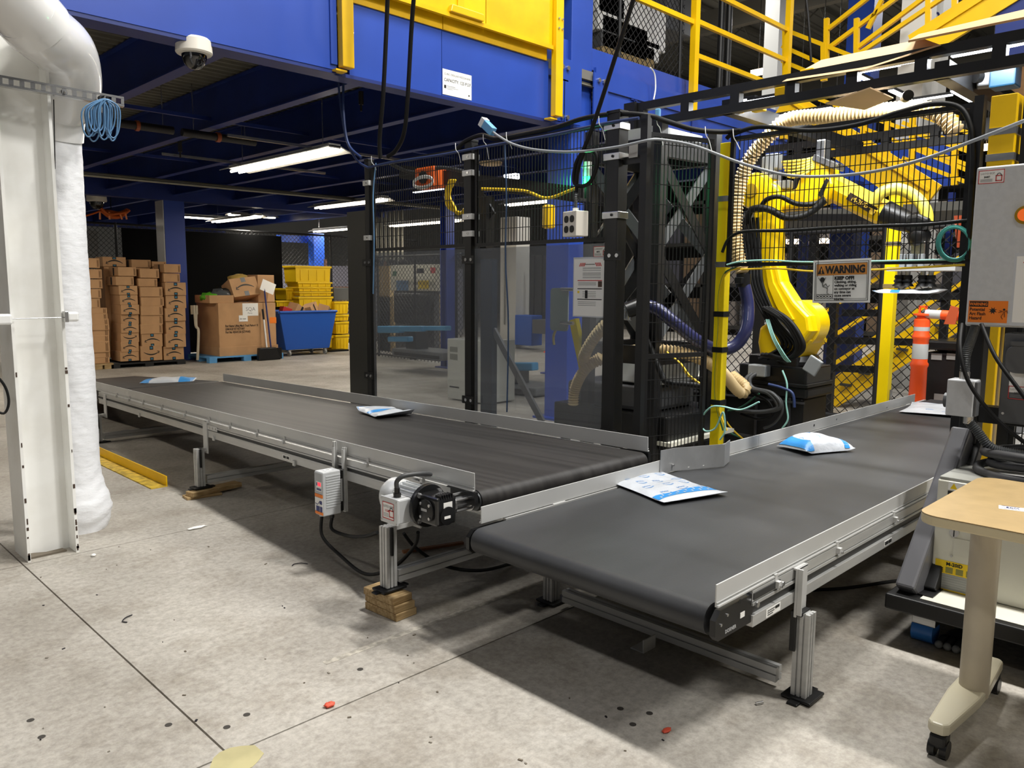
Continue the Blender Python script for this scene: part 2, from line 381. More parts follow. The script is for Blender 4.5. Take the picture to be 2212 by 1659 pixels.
# ---------------------------------------------------------------- mezzanine
FY, FZ = 6.03, 3.40
mz = thing('mezzanine', 'blue steel mezzanine platform with deep fascia over the storage area', 'platform', (4, 6, 0))
MB().b2((-6, 5.985, 3.40), (3.86, 6.03, 5.4)).build('guard_panel', blue, mz, 'large smooth blue guard panel')
MB().b2((3.8, 5.97, 3.44), (3.86, 5.985, 5.4)).build('panel_edge', blue, mz)
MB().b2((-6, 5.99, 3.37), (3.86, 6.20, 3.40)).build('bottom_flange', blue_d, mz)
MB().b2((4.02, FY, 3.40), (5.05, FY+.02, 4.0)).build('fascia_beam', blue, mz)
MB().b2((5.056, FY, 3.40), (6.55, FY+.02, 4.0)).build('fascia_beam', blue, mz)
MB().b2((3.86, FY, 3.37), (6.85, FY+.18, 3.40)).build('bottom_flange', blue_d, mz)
ysheet = M('worn_yellow_sheet', '#eebb00', .32, var=.1, scale=2, bump=.05, bscale=5, coat=.3)
MB().b2((4.02, FY-.015, 4.0), (5.05, FY+.005, 4.4)).build('yellow_toe_sheet', ysheet, mz)
MB().b2((5.056, FY-.02, 4.0), (6.5, FY+.0, 4.4)).build('yellow_toe_sheet', ysheet, mz)
# beam to the right of the column
MB().b2((7.42, 6.08, 3.42), (12.2, 6.12, 4.12)).build('fascia_beam', blue, mz)
MB().b2((7.42, 6.19, 4.12), (12.2, 6.22, 4.36)).build('toe_plate', blue, mz)
MB().b2((6.63, 6.19, 4.12), (7.05, 6.22, 4.36)).build('toe_plate', blue, mz)
# deck underside (corrugated) and joists
deckm = M('galvanised_deck', '#6a6659', .6, .2, var=.08)
vs = []; fs = []
k = 0; y = 6.06
while y < 26:
    for dy, dz in ((0, 0), (.05, 0), (.075, .06), (.125, .06)):
        vs += [(-6, y+dy, 3.88+dz), (12.2, y+dy, 3.88+dz)]
    y += .15
fs = [(2*i, 2*i+1, 2*i+3, 2*i+2) for i in range(len(vs)//2-1)]
MB().add(vs, fs).build('corrugated_deck', deckm, mz, 'ribbed galvanised underside of the deck')
MB().b2((-6, 6.1, 3.96), (12.2, 26, 4.06)).build('deck_slab', M('deck_slab_grey', '#6f6d68', .8), mz)
for k in range(-2, 8):
    x = 2.98+1.29*k
    if x > 12: break
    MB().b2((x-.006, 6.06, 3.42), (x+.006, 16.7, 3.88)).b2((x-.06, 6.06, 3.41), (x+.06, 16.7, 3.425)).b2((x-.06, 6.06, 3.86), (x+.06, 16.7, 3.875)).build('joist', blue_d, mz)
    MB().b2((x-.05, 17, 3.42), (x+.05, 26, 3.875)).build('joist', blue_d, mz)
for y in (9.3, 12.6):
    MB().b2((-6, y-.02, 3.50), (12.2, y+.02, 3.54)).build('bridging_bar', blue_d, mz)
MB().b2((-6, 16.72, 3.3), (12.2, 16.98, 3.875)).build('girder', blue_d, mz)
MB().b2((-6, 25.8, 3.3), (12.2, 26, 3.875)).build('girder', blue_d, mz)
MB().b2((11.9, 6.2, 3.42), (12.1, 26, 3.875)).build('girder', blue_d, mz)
# capacity sign on the fascia
cs = decal('capacity_sign', at(956, 203, y=FY-.002), X, Z, .37, .235, paper, None, .002, 'white capacity sign on the blue mezzanine fascia', 'sign')
o = at(956, 203, y=FY-.004)
text('CUBIC DESIGNS MEZZANINE', .026, o+X*.02+Z*.185, X, Z, M('faded_ink', '#8c8c8c'), cs)
text('CAPACITY: 125 P.S.F.', .042, o+X*.018+Z*.125, X, Z, ink, cs, wide=.92)
text('LOAD LIMIT POSTED', .012, o+X*.05+Z*.09, X, Z, M('faded_ink'), cs) if False else None
MB().b2((o.x+.02, o.y-.001, o.z+.06), (o.x+.045, o.y, o.z+.09)).b2((o.x+.33, o.y-.001, o.z+.03), (o.x+.345, o.y, o.z+.045)).build('printed_mark', ink, cs)
MB().b2((o.x+.055, o.y-.0008, o.z+.083), (o.x+.16, o.y, o.z+.087)).b2((o.x+.055, o.y-.0008, o.z+.07), (o.x+.2, o.y, o.z+.073)).b2((o.x+.055, o.y-.0008, o.z+.057), (o.x+.13, o.y, o.z+.060)).build('printed_line', M('faded_ink'), cs)
# yellow gate posts and gate leaf
for nm, x0, lab in (('gate_post', 3.87, 'yellow gate post on fascia beside the large blue guard panel'), ('gate_post', 6.53, 'yellow gate post on fascia beside the blue mezzanine column')):
    t = thing(nm, lab, 'post', (x0+.07, 5.93, 3.40))
    MB().b2((x0, 5.90, 3.42), (x0+.115, 5.975, 5.6)).build('post_tube', yel, t, bevel=.006)
    MB().b2((x0-.05, 5.93, 3.385), (x0+.06, 6.02, 3.40)).build('clip_plate', yel, t)
    for z in (4.32, 4.42):
        MB().cyl((x0+.03, 5.9, z), (x0+.03, 5.885, z), .011, n=6).cyl((x0+.085, 5.9, z), (x0+.085, 5.885, z), .011, n=6).build('bolt', zinc, t)
t = thing('lift_gate', 'worn glossy yellow gate sheet between two yellow posts on mezzanine', 'gate', (5.2, 5.96, 4.1))
for a, b in ((4.0, 5.55), (5.56, 6.52)):
    MB().b2((a, 5.955, 4.14), (b, 5.97, 5.6)).build('gate_sheet', ysheet, t)
MB().b2((4.0, 5.93, 4.10), (6.52, 5.97, 4.14)).build('bottom_rail', ysheet, t)
MB().prism([(0, 0), (.42, 0), (.44, .03), (.42, .07), (.02, .07)], (5.06, 5.90, 4.14), X, Z, -.05).build('lift_handle', ysheet, t, bevel=.008)
MB().b2((5.18, 5.94, 4.2), (5.26, 5.955, 5.6)).build('stiffener', ysheet, t)
# main mezzanine column with splice plates
def hcol(name, label, x, y, w, d, z1, mat=blue, tf=.02):
    t = thing(name, label, 'column', (x+w/2, y+d/2, 0))
    MB().b2((x, y, 0), (x+w, y+tf, z1)).build('flange', mat, t)
    MB().b2((x, y+d-tf, 0), (x+w, y+d, z1)).build('flange', mat, t)
    MB().b2((x+w/2-.01, y+tf, 0), (x+w/2+.01, y+d-tf, z1)).build('web', mat, t)
    MB().b2((x-.08, y-.08, 0), (x+w+.08, y+d+.08, .025)).build('base_plate', mat, t)
    return t
t = thing('mezzanine_column', 'blue box column with bolted splice plates at the mezzanine fascia', 'column', (7.2, 6.3, 0))
MB().b2((7.05, 6.14, 0), (7.42, 6.5, 7.2)).build('shaft', blue, t, bevel=.01)
MB().b2((6.95, 6.04, 0), (7.49, 6.6, .025)).build('base_plate', blue, t)
MB().b2((6.72, 6.06, 3.42), (7.14, 6.09, 4.10)).build('splice_plate', blue, t)
MB().b2((7.36, 6.06, 3.42), (7.62, 6.079, 4.05)).build('splice_plate', blue, t)
MB().b2((6.60, 6.1, 3.42), (6.71, 6.13, 4.14)).build('end_plate', blue, t)
for x, z in ((6.80, 4.0), (6.89, 4.0), (6.80, 3.47), (6.89, 3.47), (7.44, 3.97), (7.53, 3.97), (7.44, 3.47), (7.53, 3.47)):
    MB().cyl((x, 6.062, z), (x, 6.035, z), .026, n=6).build('bolt', zinc, t)
hcol('mezzanine_column', 'blue steel column with bare grey edge behind the parcel box stacks', 6.62, 16.75, .42, .42, 3.42, M('blue_steel_shaded', '#2a459c', .45))  # dimmer copy of the blue, weak light on far columns put into colour
MB().b2((6.60, 16.76, 0), (6.618, 17.15, 3.3)).build('corner_guard', alu_l, bpy.data.objects['mezzanine_column.001'])
hcol('mezzanine_column', 'far blue column seen through left acrylic panel', 9.95, 11.75, .2, .2, 3.3, M('blue_steel_shaded'))
hcol('mezzanine_column', 'blue column seen through right acrylic panel beside the black post', 10.7, 9.6, .22, .22, 3.3, M('blue_steel_shaded'))
# dome cameras
def dome(c, s, lab):
    c = V(c); t = thing('dome_camera', lab, 'camera', c-Z*.1*s)
    MB().lathe([(.10*s, 0), (.115*s, -.015*s), (.118*s, -.09*s), (.11*s, -.1*s), (.08*s, -.105*s)], c, Z, 32).build('housing', M('ivory_plastic', '#e8e2d6', .35), t, smooth=35)
    pts = [(.082*s*math.cos(a), -.1*s-.10*s*math.sin(a)) for a in [i*math.pi/2/7 for i in range(8)]]
    MB().lathe(pts, c, Z, 24).build('dome_lens', M('smoked_dome', '#0a0a0c', .05, coat=1), t, smooth=60)
dome(at(418, 84, y=6.08)+Z*0, 1.12, 'white dome security camera hanging under the blue mezzanine edge')
dome(at(208, 418, y=17.4), 1.6, 'small dome camera under the far deck above the box stacks')
# yellow guard railing on the mezzanine, right of the column
t = thing('guard_railing', 'yellow tubular guard railing along the mezzanine edge', 'railing', (9, 6, 4.1))
RY = 6.03
for z, xa, xb in ((5.02, 6.66, 9.36), (5.5, 6.66, 9.36), (5.05, 9.46, 12.0), (5.5, 9.46, 12.0), (4.62, 9.46, 12.0)):
    MB().b2((xa, RY, z), (xb, RY+.05, z+.06)).build('rail', yel, t)
for x in (9.35, 11.95):
    MB().b2((x, RY-.03, 3.93), (x+.10, RY+.05, 6.2)).build('post', yel, t)
    MB().b2((x-.02, RY-.04, 3.9), (x+.12, RY+.05, 3.94)).build('post_foot', yel, t)
# fluorescent fixtures under the deck (light belongs to the fixture)
def fixture(c, L, lab, pw=60, axis='y', glow=tube_glow, housing=True, lamp=True):
    c = V(c); d = Y if axis == 'y' else X; s = X if axis == 'y' else Y
    t = thing('fluorescent_fixture', lab, 'light', c, group='fluorescent fixtures under the mezzanine')
    if housing:
        MB().bar(c-d*L/2+Z*.04, c+d*L/2+Z*.04, .16, .05).build('housing', whitep, t)
        MB().prism([(-.22, -.02), (-.08, .03), (.08, .03), (.22, -.02), (.22, -.01), (.08, .045), (-.08, .045), (-.22, -.01)], c-d*L/2, s, Z, L if axis == 'x' else -L).build('reflector', whitep, t)
    for q in (-.06, .06):
        MB().cyl(c-d*(L/2-.03)+s*q-Z*.02, c+d*(L/2-.03)+s*q-Z*.02, .018, n=10).build('tube', glow, t, smooth=60)
    for q in (-.4, .4): MB().tube([c+d*L*q+Z*.06, V((c.x+d.x*L*q, c.y+d.y*L*q, 3.89))], .006, 5).build('hanger_rod', zinc, t)
    if lamp: area('fixture_light', c-Z*.06, .25 if axis == 'y' else L, L if axis == 'y' else .25, pw*.55, (1, .93, .82))
    return t
fixture((5.34, 9.65, 3.2), 2.6, 'long fluorescent fixture nearest below the blue joists', 100)
MB().bar((4.2, 8.75, 3.26), (6.6, 8.75, 3.26), .03, .03).build('strut_hanger', zinc, bpy.data.objects['fluorescent_fixture'])
MB().bar((4.2, 10.6, 3.26), (6.6, 10.6, 3.26), .03, .03).build('strut_hanger', zinc, bpy.data.objects['fluorescent_fixture'])
fixture((3.2, 13.2, 3.25), 2.4, 'fluorescent fixture set before the parcel box stacks to light their fronts', 115)  # placed forward of the stacks so that their front faces are lit
fixture((-.4, 9.4, 3.25), 2.4, 'added unseen fluorescent fixture behind the white column, brightening the conveyor side', 120)  # added lamp out of view, fills the near conveyor side and the boxes
fixture((9.2, 18.9, 3.2), 2.4, 'fluorescent fixture above the large cardboard bin', 130)
fixture((12.5, 19.5, 3.15), 2.4, 'fluorescent fixture above the yellow tote stack', 110)
fixture((9.0, 13.6, 3.2), 2.4, 'fluorescent fixture seen through upper mesh left of centre', 90)
fixture((11.4, 14.3, 3.0), 2.4, 'fluorescent fixture low behind the left acrylic panel', 90)
fixture((11.2, 10.6, 3.2), 1.6, 'fluorescent fixture behind the stack light', 60)
fixture((4.9, 21.5, 3.2), 2.4, 'fluorescent fixture behind the orange cord bundle', 90)
p = at(440, 470, y=20.6); fixture((p.x, 20.6, p.z), 1.6, 'bright fluorescent fixture just above the fence screens', 120, axis='x')
p = at(545, 466, y=21.2); fixture((p.x, 21.2, p.z), 1.4, 'second bright fluorescent fixture above the fence screens', 120, axis='x')
# conduits, sprinkler pipes and drops under the deck
cond = M('galvanised_conduit', '#8f8c80', .45, .6)
for k, (y, z, r) in enumerate(((13.2, 3.22, .022), (13.32, 3.26, .03))):
    MB().tube([(2.0, y, z), (11.8, y, z)], r, 8).build('conduit', cond, None, ('thin' if k == 0 else 'thick')+' galvanised conduit running under the blue joists', 'conduit', smooth=60)
spk = M('black_sprinkler_pipe', '#1a1412', .5)
def stub(c, L, lab, ax=X):
    t = thing('sprinkler_pipe', lab, 'pipe', c)
    MB().tube([V(c)-ax*L/2, V(c)+ax*L/2], .045, 10).build('pipe', spk, t, smooth=60)
    for q in (-.35, .35): MB().tube([V(c)+ax*L*q, V((c[0]+ax.x*L*q, c[1]+ax.y*L*q, 3.89))], .006, 5).build('hanger_rod', zinc, t)
    MB().tube([V(c)-ax*L*.05, V(c)+ax*.0], .058, 10).build('coupling', M('orange_coupling', '#9c4a22', .5), t, smooth=60)
stub(at(300, 272, z=3.33), .75, 'black sprinkler pipe with orange coupling left of the joists')
stub(at(475, 297, z=3.33), .9, 'black sprinkler pipe further in below the joists')
for px, py, yy in ((780, 222, 7.6), (389, 325, 10.5)):
    p = at(px, py, y=yy); MB().tube([p+Z*.12, p-Z*.02], .028, 8).tube([p-Z*.02, p-Z*.09], .012, 8).build('fire_sprinkler', spk, None, 'short drop sprinkler head '+('near the mezzanine front edge' if px == 780 else 'deep under the mezzanine'), 'sprinkler', smooth=60)
# ================================================================ CONVEYORS
def tslot(w, h, g=.008, dp=.009, nx=1, ny=1):
    "T-slot extrusion outline with nx grooves on the horizontal sides, ny on the vertical sides"
    def side(n, L):
        pts = [(0, 0)]
        for k in range(n):
            c = L*(k+1)/(n+1) if n > 1 else L/2
            pts += [(c-g/2, 0), (c-g/2, dp), (c+g/2, dp), (c+g/2, 0)]
        return pts
    out = []
    out += [(-w/2+a, -h/2+b) for a, b in side(nx, w)]
    out += [(w/2-b, -h/2+a) for a, b in side(ny, h)]
    out += [(w/2-a, h/2-b) for a, b in side(nx, w)]
    out += [(-w/2+b, h/2-a) for a, b in side(ny, h)]
    return out
def post(m, c, z0, z1, w=.06):
    return m.prism(tslot(w, w, nx=2, ny=2, g=.007), (c[0], c[1], z0), X, Y, z1-z0)
def belt_loop(m, y0, y1, x0, x1, zt, r, along='x'):
    "closed belt loop between x0..x1, spanning y0..y1"
    prof = []
    for k in range(13):
        a = math.pi/2+math.pi*k/12; prof.append((x0+r+r*math.cos(a), zt-r+r*math.sin(a)))
    for k in range(13):
        a = -math.pi/2+math.pi*k/12; prof.append((x1-r+r*math.cos(a), zt-r+r*math.sin(a)))
    n = len(prof); vs = []
    for y in (y0, y1): vs += [((p[0], y, p[1]) if along == 'x' else (y, p[0], p[1])) for p in prof]
    fs = [(i, (i+1) % n, n+(i+1) % n, n+i) for i in range(n)]+[tuple(range(n)), tuple(range(2*n-1, n-1, -1))]
    return m.add(vs, fs)
# ---------------------------------------------------------------- conveyor 2 (runs to the right, along X)
c2 = thing('belt_conveyor', 'wide grey belt conveyor in front running under the warning sign', 'conveyor', (5, 1.93, 0))
YR, YL, ZT, ZB = 1.315, 2.548, .613, .53
belt_loop(MB(), YR+.03, YL-.03, 2.262, 8.33, ZB, .056).build('belt', belt_x, c2, smooth=40)
for sgn, yy, xa, xb in ((-1, YR, 2.283, 5.2), (-1, YR, 5.203, 8.2), (1, YL, 2.352, 4.9), (1, YL, 4.903, 7.91)):
    MB().b2((xa, yy-.0025, ZB+.004), (xb, yy+.0025, ZT)).b2((xa, yy+sgn*.0025, ZB+.004), (xb, yy+sgn*.012, ZB+.012)).b2((xa, yy+sgn*.0025, ZB+.018), (xb, yy+sgn*.007, ZB+.022)).build('guide_rail', alu_l, c2, bevel=.0015)
for sgn, yy in ((-1, YR), (1, YL)):
    # side frame: slotted upper channel and plain lower beam
    xa = 2.515 if sgn < 0 else 2.5
    MB().b2((xa, yy-.012, .49), (8.2, yy+.012, .53)).build('frame_channel', alu, c2)
    MB().b2((xa, yy-.016, .475), (8.2, yy+.016, .486)).build('frame_rib', alu, c2)
    MB().b2((xa, yy-.004, .44), (8.2, yy+.010, .475)).build('frame_slot', alu_d, c2)
    MB().b2((xa, yy-.018, .396), (8.2, yy+.018, .44)).build('frame_beam', alu, c2, bevel=.002)
    pl = [(.0, .02), (.02, .0), (.25, .0), (.25, .105), (.03, .105), (.0, .075)]
    MB().prism([(2.272+a, .414+b) for a, b in pl], (0, yy-.010, 0), X, Z, -.022).build('end_plate', blackm, c2, 'black tail end plate')
for x, z in ((2.305, .468), (2.345, .492)):
    MB().cyl((x, YR-.0102, z), (x, YR-.014, z), .0055, n=12).build('screw', zinc, c2)
MB().cyl((2.43, YR-.0101, .515), (2.43, YR-.0108, .515), .009, n=12).build('plate_hole', ink, c2)
text('DORNER', .018, (2.335, YR-.0105, .428), X, Z, M('grey_ink', '#a5a5a5'), c2, bold=.0005)
decal('white_label', (2.435, YR-.0105, .452), X, Z, .03, .02, paper, c2)
decal('info_sticker', (2.61, YR-.0185, .402), X, Z, .11, .032, paper, c2)
for k in range(3): MB().b2((2.62, YR-.021, .41+.008*k), (2.66+.01*k, YR-.0195, .412+.008*k)).build('sticker_print', ink, c2)
MB().b2((2.68, YR-.021, .42), (2.71, YR-.0195, .43)).build('sticker_print', ink, c2)
decal('info_sticker', (3.75, YR-.0185, .405), X, Z, .09, .026, paper, c2)
MB().b2((3.755, YR-.021, .41), (3.795, YR-.0195, .426)).b2((3.8, YR-.021, .41), (3.835, YR-.0195, .426)).build('sticker_print', ink, c2)
for x in (2.68, 3.22, 3.86, 4.6, 5.4, 6.2):
    MB().b2((x, YR-.03, .497), (x+.022, YR-.004, .523)).b2((x, YR-.014, .515), (x+.022, YR-.004, .548)).build('rail_clip', alu_l, c2, bevel=.002)
    MB().cyl((x+.011, YR-.03, .506), (x+.011, YR-.038, .506), .006, n=6).build('clip_bolt', zinc, c2)
MB().b2((2.52, YR-.016, .496), (2.72, YR-.012, .52)).build('slot_strip', alu_d, c2)
MB().cyl((2.535, YR-.018, .478), (2.535, YR-.026, .478), .011, n=8).cyl((2.72, YR-.018, .506), (2.72, YR-.03, .506), .009, n=8).build('frame_bolt', zinc, c2)
for x0 in (2.85, 5.5, 7.7):
    for yy, sgn in ((YR, -1), (YL, 1)):
        yc = yy+sgn*.045
        lg = post(MB(), (x0+.032, yc), .018, .355 if sgn < 0 else .40).build('leg', alu, c2)
        MB().b2((x0-.02, yc-sgn*-.0-.06, .006), (x0+.11, yc+.06, .018)).b2((x0-.05, yc-.022, .0), (x0+.14, yc+.022, .010)).build('foot_plate', black, lg, bevel=.004)
        MB().b2((x0-.018, yy+sgn*.020, .34), (x0+.068, yy+sgn*.030, .535)).b2((x0-.018, yy+sgn*.030, .35), (x0-.010, yy+sgn*.05, .535)).b2((x0-.02, yy-.01, .527), (x0+.07, yy+sgn*.03, .535)).build('hanger_bracket', alu_l, lg, bevel=.002)
        MB().b2((x0-.014, yy+sgn*.006, .345), (x0+.065, yy+sgn*.05, .362)).b2((x0-.014, yy+sgn*.006, .20), (x0-.004, yy+sgn*.03, .35)).build('clamp_block', black, lg, bevel=.003)
        MB().cyl((x0+.03, yy+sgn*.022, .508), (x0+.03, yy+sgn*.0255, .508), .004, n=8).build('bracket_bolt', ink, lg)
    MB().prism(tslot(.05, .06, nx=1, ny=1, g=.007), (x0+.03, YR+.05, .068), V((-1, 0, 0)), Z, YL-YR-.1).build('cross_bar', alu, c2)
# deflector plate
d0, d1, d2, d3 = at(1420, 975, y=YL-.006), at(1440, 972, y=YL-.02), at(1537, 970, z=.62), at(1556, 965, z=.622)
def bent(m, pts, z0, z1, th=.004):
    for a, b in zip(pts[:-1], pts[1:]):
        a, b = V(a), V(b); m.bar((a.x, a.y, (z0+z1)/2), (b.x, b.y, (z0+z1)/2), th, z1-z0)
    return m
pa = [(3.74, YL-.008), (3.86, YL-.022), (4.18, YL-.16), (4.32, YL-.115)]
t = thing('deflector_plate', 'bent shiny steel deflector plate on the left rail beside a mailer', 'plate', (4.0, YL-.06, ZB))
bent(MB(), pa, ZB+.006, ZB+.142).build('bent_sheet', M('scuffed_sheet', '#b9babb', .35, .55, var=.08, scale=6), t)
MB().cyl((3.84, YL-.024, .575), (3.84, YL-.036, .575), .007, n=8).build('screw', zinc, t)
for k in range(4): MB().b2((3.93+.05*k, YL-.071-.019*k, .553+.004*(k % 2)), (3.945+.05*k, YL-.0705-.019*k, .557)).build('scuff', paper, t)
for x, hm in ((5.75, ink), (6.15, zinc)):
    MB().cyl((x, YL-.003, .575), (x, YL-.0045, .575), .009, n=10).build('rail_hole', hm, c2)
MB().cyl((7.2, YL-.003, .56), (7.2, YL-.008, .56), .006, n=10).build('rail_bolt', zinc, c2)
MB().tube([at(1925, 842, y=2.62), at(1922, 878, y=2.62)], .012, 8).build('rail_pin', zinc, c2)
# ---------------------------------------------------------------- conveyor 1 (runs to the back left)
ey = V((.055, 1, -.027)).normalized(); ex = V((1, -.024, 0)).normalized(); ez = ex.cross(ey)
O1 = V((2.382, 2.624, .75)); L1 = Matrix(((ex.x, ey.x, ez.x, O1.x), (ex.y, ey.y, ez.y, O1.y), (ex.z, ey.z, ez.z, O1.z), (0, 0, 0, 1)))
W1 = 1.307; LEN = 6.15
c1 = thing('belt_conveyor', 'long dark belt conveyor sloping away to the back left under the mezzanine', 'conveyor', (3.2, 6, 0))
belt_loop(MB(L1), .03, W1-.03, -.02, LEN, -.088, .05, 'y').build('belt', belt, c1, smooth=40)
# lower feeding section beyond
e2 = V((.055, 1, -.07)).normalized(); O2 = L1 @ V((0, LEN+.02, -.088)); z2 = ex.cross(e2)
L2 = Matrix(((ex.x, e2.x, z2.x, O2.x), (ex.y, e2.y, z2.y, O2.y), (ex.z, e2.z, z2.z, O2.z), (0, 0, 0, 1)))
belt_loop(MB(L2), .03, W1-.03, 0, 3.2, 0, .05, 'y').build('feed_belt', belt, c1, smooth=40)
for x, ya, yb in ((0, 0, 3.02), (0, 3.024, 8.2), (W1, -.0, 3.0), (W1, 3.004, LEN-.02)):
    sg = -1 if x == 0 else 1
    MB(L1).b2((x-.0025, ya, -.086), (x+.0025, yb, 0)).b2((x+sg*.0025, ya, -.086), (x+sg*.012, yb, -.078)).b2((x+sg*.0025, ya, -.070), (x+sg*.007, yb, -.066)).build('guide_rail', alu_l, c1, bevel=.0015)
for x in (0, W1):
    ya = .17
    MB(L1).b2((x-.012, ya, -.128), (x+.012, LEN, -.095)).build('frame_channel', alu, c1)
    MB(L1).b2((x-.017, ya, -.138), (x+.017, LEN, -.130)).build('frame_rib', alu, c1)
    MB(L1).b2((x-.006, ya, -.158), (x+.006, LEN, -.138)).build('frame_slot', alu_d, c1)
    MB(L1).b2((x-.017, ya, -.168), (x+.017, LEN, -.160)).build('frame_rib', alu, c1)
    MB(L1).b2((x-.014, ya, -.215), (x+.014, LEN, -.168)).build('frame_beam', alu, c1, bevel=.002)
    MB(L1).b2((x-.011, -.01, -.15), (x+.011, .2, -.09)).build('head_plate', blackm, c1)
for y in (.38, .9, 1.9, 2.3, 2.75, 3.15, 3.65, 4.2, 4.7, 5.1, 5.5):
    MB(L1).b2((-.028, y, -.105), (-.006, y+.02, -.082)).b2((-.012, y, -.084), (-.004, y+.02, -.058)).build('rail_clip', alu_l, c1, bevel=.002)
for y in (1.75, 3.05, 4.8):
    MB(L1).b2((-.026, y, -.225), (-.014, y+.03, -.19)).build('rail_clip', alu_l, c1, bevel=.002)
MB(L1).b2((-.0165, 3.0, -.155), (-.014, 3.2, -.12)).build('splice_bar', alu_l, c1)
for k in range(3): MB(L1).cyl((-.017, 3.02+.06*k, -.136), (-.022, 3.02+.06*k, -.136), .009, n=8).build('splice_bolt', zinc, c1)
decal('info_sticker', L1 @ V((-.0145, 1.93, -.20)), -ey, ez, .1, .026, paper, c1)
MB(L1).b2((-.0175, 1.84, -.196), (-.0155, 1.875, -.18)).b2((-.0175, 1.885, -.196), (-.0155, 1.92, -.18)).build('sticker_print', ink, c1)
MB(L1).cyl((.02, .032, -.138), (W1-.02, .032, -.138), .046, n=24).build('drive_drum', M('drum_steel', '#5a5c5e', .35, .8), c1, smooth=40)
def leg1(ly, xoff, zb, plate):
    for x, sg in ((0, -1), (W1, 1)):
        b = L1 @ V((x+sg*xoff, ly, 0)); tz = (L1 @ V((x, ly, -.30))).z
        lg = post(MB(), (b.x, b.y), zb+.02, tz).build('leg', alu, c1)
        MB().b2((b.x-.065, b.y-.05, zb+.004), (b.x+.075, b.y+.05, zb+.016)).b2((b.x-.09, b.y-.02, zb), (b.x+.11, b.y+.02, zb+.009)).build('foot_plate', black, lg, bevel=.004)
        q = L1 @ V((x+sg*.02, ly, -.2))
        MB().b2((min(b.x, q.x)-.0, b.y-.022, tz-.025), (max(b.x, q.x)+.0, b.y+.022, tz+.0)).b2((q.x-.006, q.y-.035, tz-.04), (q.x+.004, q.y+.035, q.z+.10)).build('hanger_bracket', alu_l, lg, bevel=.002)
        MB().b2((b.x-.01, b.y-.045, tz-.14), (b.x+.0, b.y-.032, tz+.0)).build('clamp_block', black, lg)
    a = L1 @ V((-xoff, ly, 0)); c = L1 @ V((W1+xoff, ly, 0))
    dd = (c-a); dd.z = 0; dd.normalize(); a = V((a.x, a.y, zb+.065))+dd*.045; c = V((c.x, c.y, zb+.065))-dd*.045
    MB().prism(tslot(.05, .06, nx=1, ny=1, g=.007), a, Y, Z, (c-a).length).build('cross_bar', alu, c1)
leg1(.44, .19, .115, True); leg1(3.22, .075, .055, True); leg1(5.9, .1, 0, True)
# vertical strut carrying the drive box
# ---------------------------------------------------------------- wood shims
def plank(c, d, rz, lab, grp):
    return MB().box(c, d, rz).build('wood_block', wood, None, lab, 'wood block', grp, bevel=.004)
p = L1 @ V((-.19, .44, 0))
plank((p.x+.01, p.y-.0, .019), (.13, .24, .037), .06, 'bottom pine block under the front conveyor foot', 'wood shims under conveyor feet')
plank((p.x+.008, p.y+.004, .057), (.125, .24, .037), .02, 'middle pine block under the front conveyor foot', 'wood shims under conveyor feet')
plank((p.x, p.y+.01, .0945), (.12, .23, .037), .05, 'top pine block under the front conveyor foot', 'wood shims under conveyor feet')
p = L1 @ V((-.075, 3.22, 0))
plank((p.x+.1, p.y-.02, .037), (.42, .1, .035), .15, 'upper pine plank under the rear conveyor foot', 'wood shims under conveyor feet')
plank((p.x+.0, p.y-.03, .0095), (.26, .12, .019), -.1, 'thin lower pine offcut under the rear conveyor foot', 'wood shims under conveyor feet')
p = L1 @ V((W1+.19, .44, 0)); plank((p.x, p.y, .057), (.15, .26, .113), 0, 'pine block stack under the far side of front conveyor foot', 'wood shims under conveyor feet')
p = L1 @ V((W1+.10, 3.22, 0)); plank((p.x, p.y, .027), (.2, .2, .053), 0, 'pine block under the far side of rear conveyor foot', 'wood shims under conveyor feet')
# ---------------------------------------------------------------- gear motor on conveyor 1
G = V((2.215, 2.69, .605)); light_al = M('cast_aluminium_paint', '#c9cbcc', .35, .25)
t = thing('gear_motor', 'silver electric gear motor with black gearbox at the conveyor end', 'motor', G-Z*.1)
m = MB().lathe([(.066, 0), (.07, .02), (.07, .17)], G+V((0, .085, 0)), Y, 28)
m.build('motor_body', light_al, t, smooth=40)
m = MB()
for k in range(22):
    a = 2*math.pi*k/22; u = V((math.cos(a), 0, math.sin(a))); m.bar(G+V((0, .10, 0))+u*.074, G+V((0, .24, 0))+u*.074, .004, .016, u)
m.build('cooling_fin', light_al, t, kind='stuff')
MB().lathe([(.078, 0), (.084, .015), (.085, .075), (.07, .098), (.03, .102)], G+V((0, .25, 0)), Y, 28).build('fan_cowl', light_al, t, smooth=40)
MB().lathe([(.098, 0), (.1, .006), (.1, .022), (.06, .03)], G+V((0, .055, 0)), Y, 28).build('motor_flange', blackm, t, smooth=40)
for k in range(4):
    a = math.pi/4+math.pi/2*k; c = G+V((math.cos(a)*.083, .05, math.sin(a)*.083)); MB().cyl(c+V((0, .012, 0)), c, .013, n=8).build('flange_bolt', zinc, t)
gb = MB().box(G+V((0, -.005, 0)), (.115, .125, .13)).build('gearbox', M('black_gearbox', '#141415', .3, coat=.4), t, bevel=.012)
MB().lathe([(.05, 0), (.052, .012), (.03, .016)], G+V((-.056, 0, 0)), -X, 20).build('gearbox_cover', blackm, gb, smooth=40)
MB().lathe([(.04, 0), (.042, .01), (.02, .012)], G+V((.0, -.066, -.02)), -Y, 20).build('output_cap', blackm, gb, smooth=40)
for k in range(6):
    MB().b2((G.x-.035+.013*k, G.y-.068, G.z+.02), (G.x-.03+.013*k, G.y-.03, G.z+.075)).build('gearbox_rib', blackm, gb)
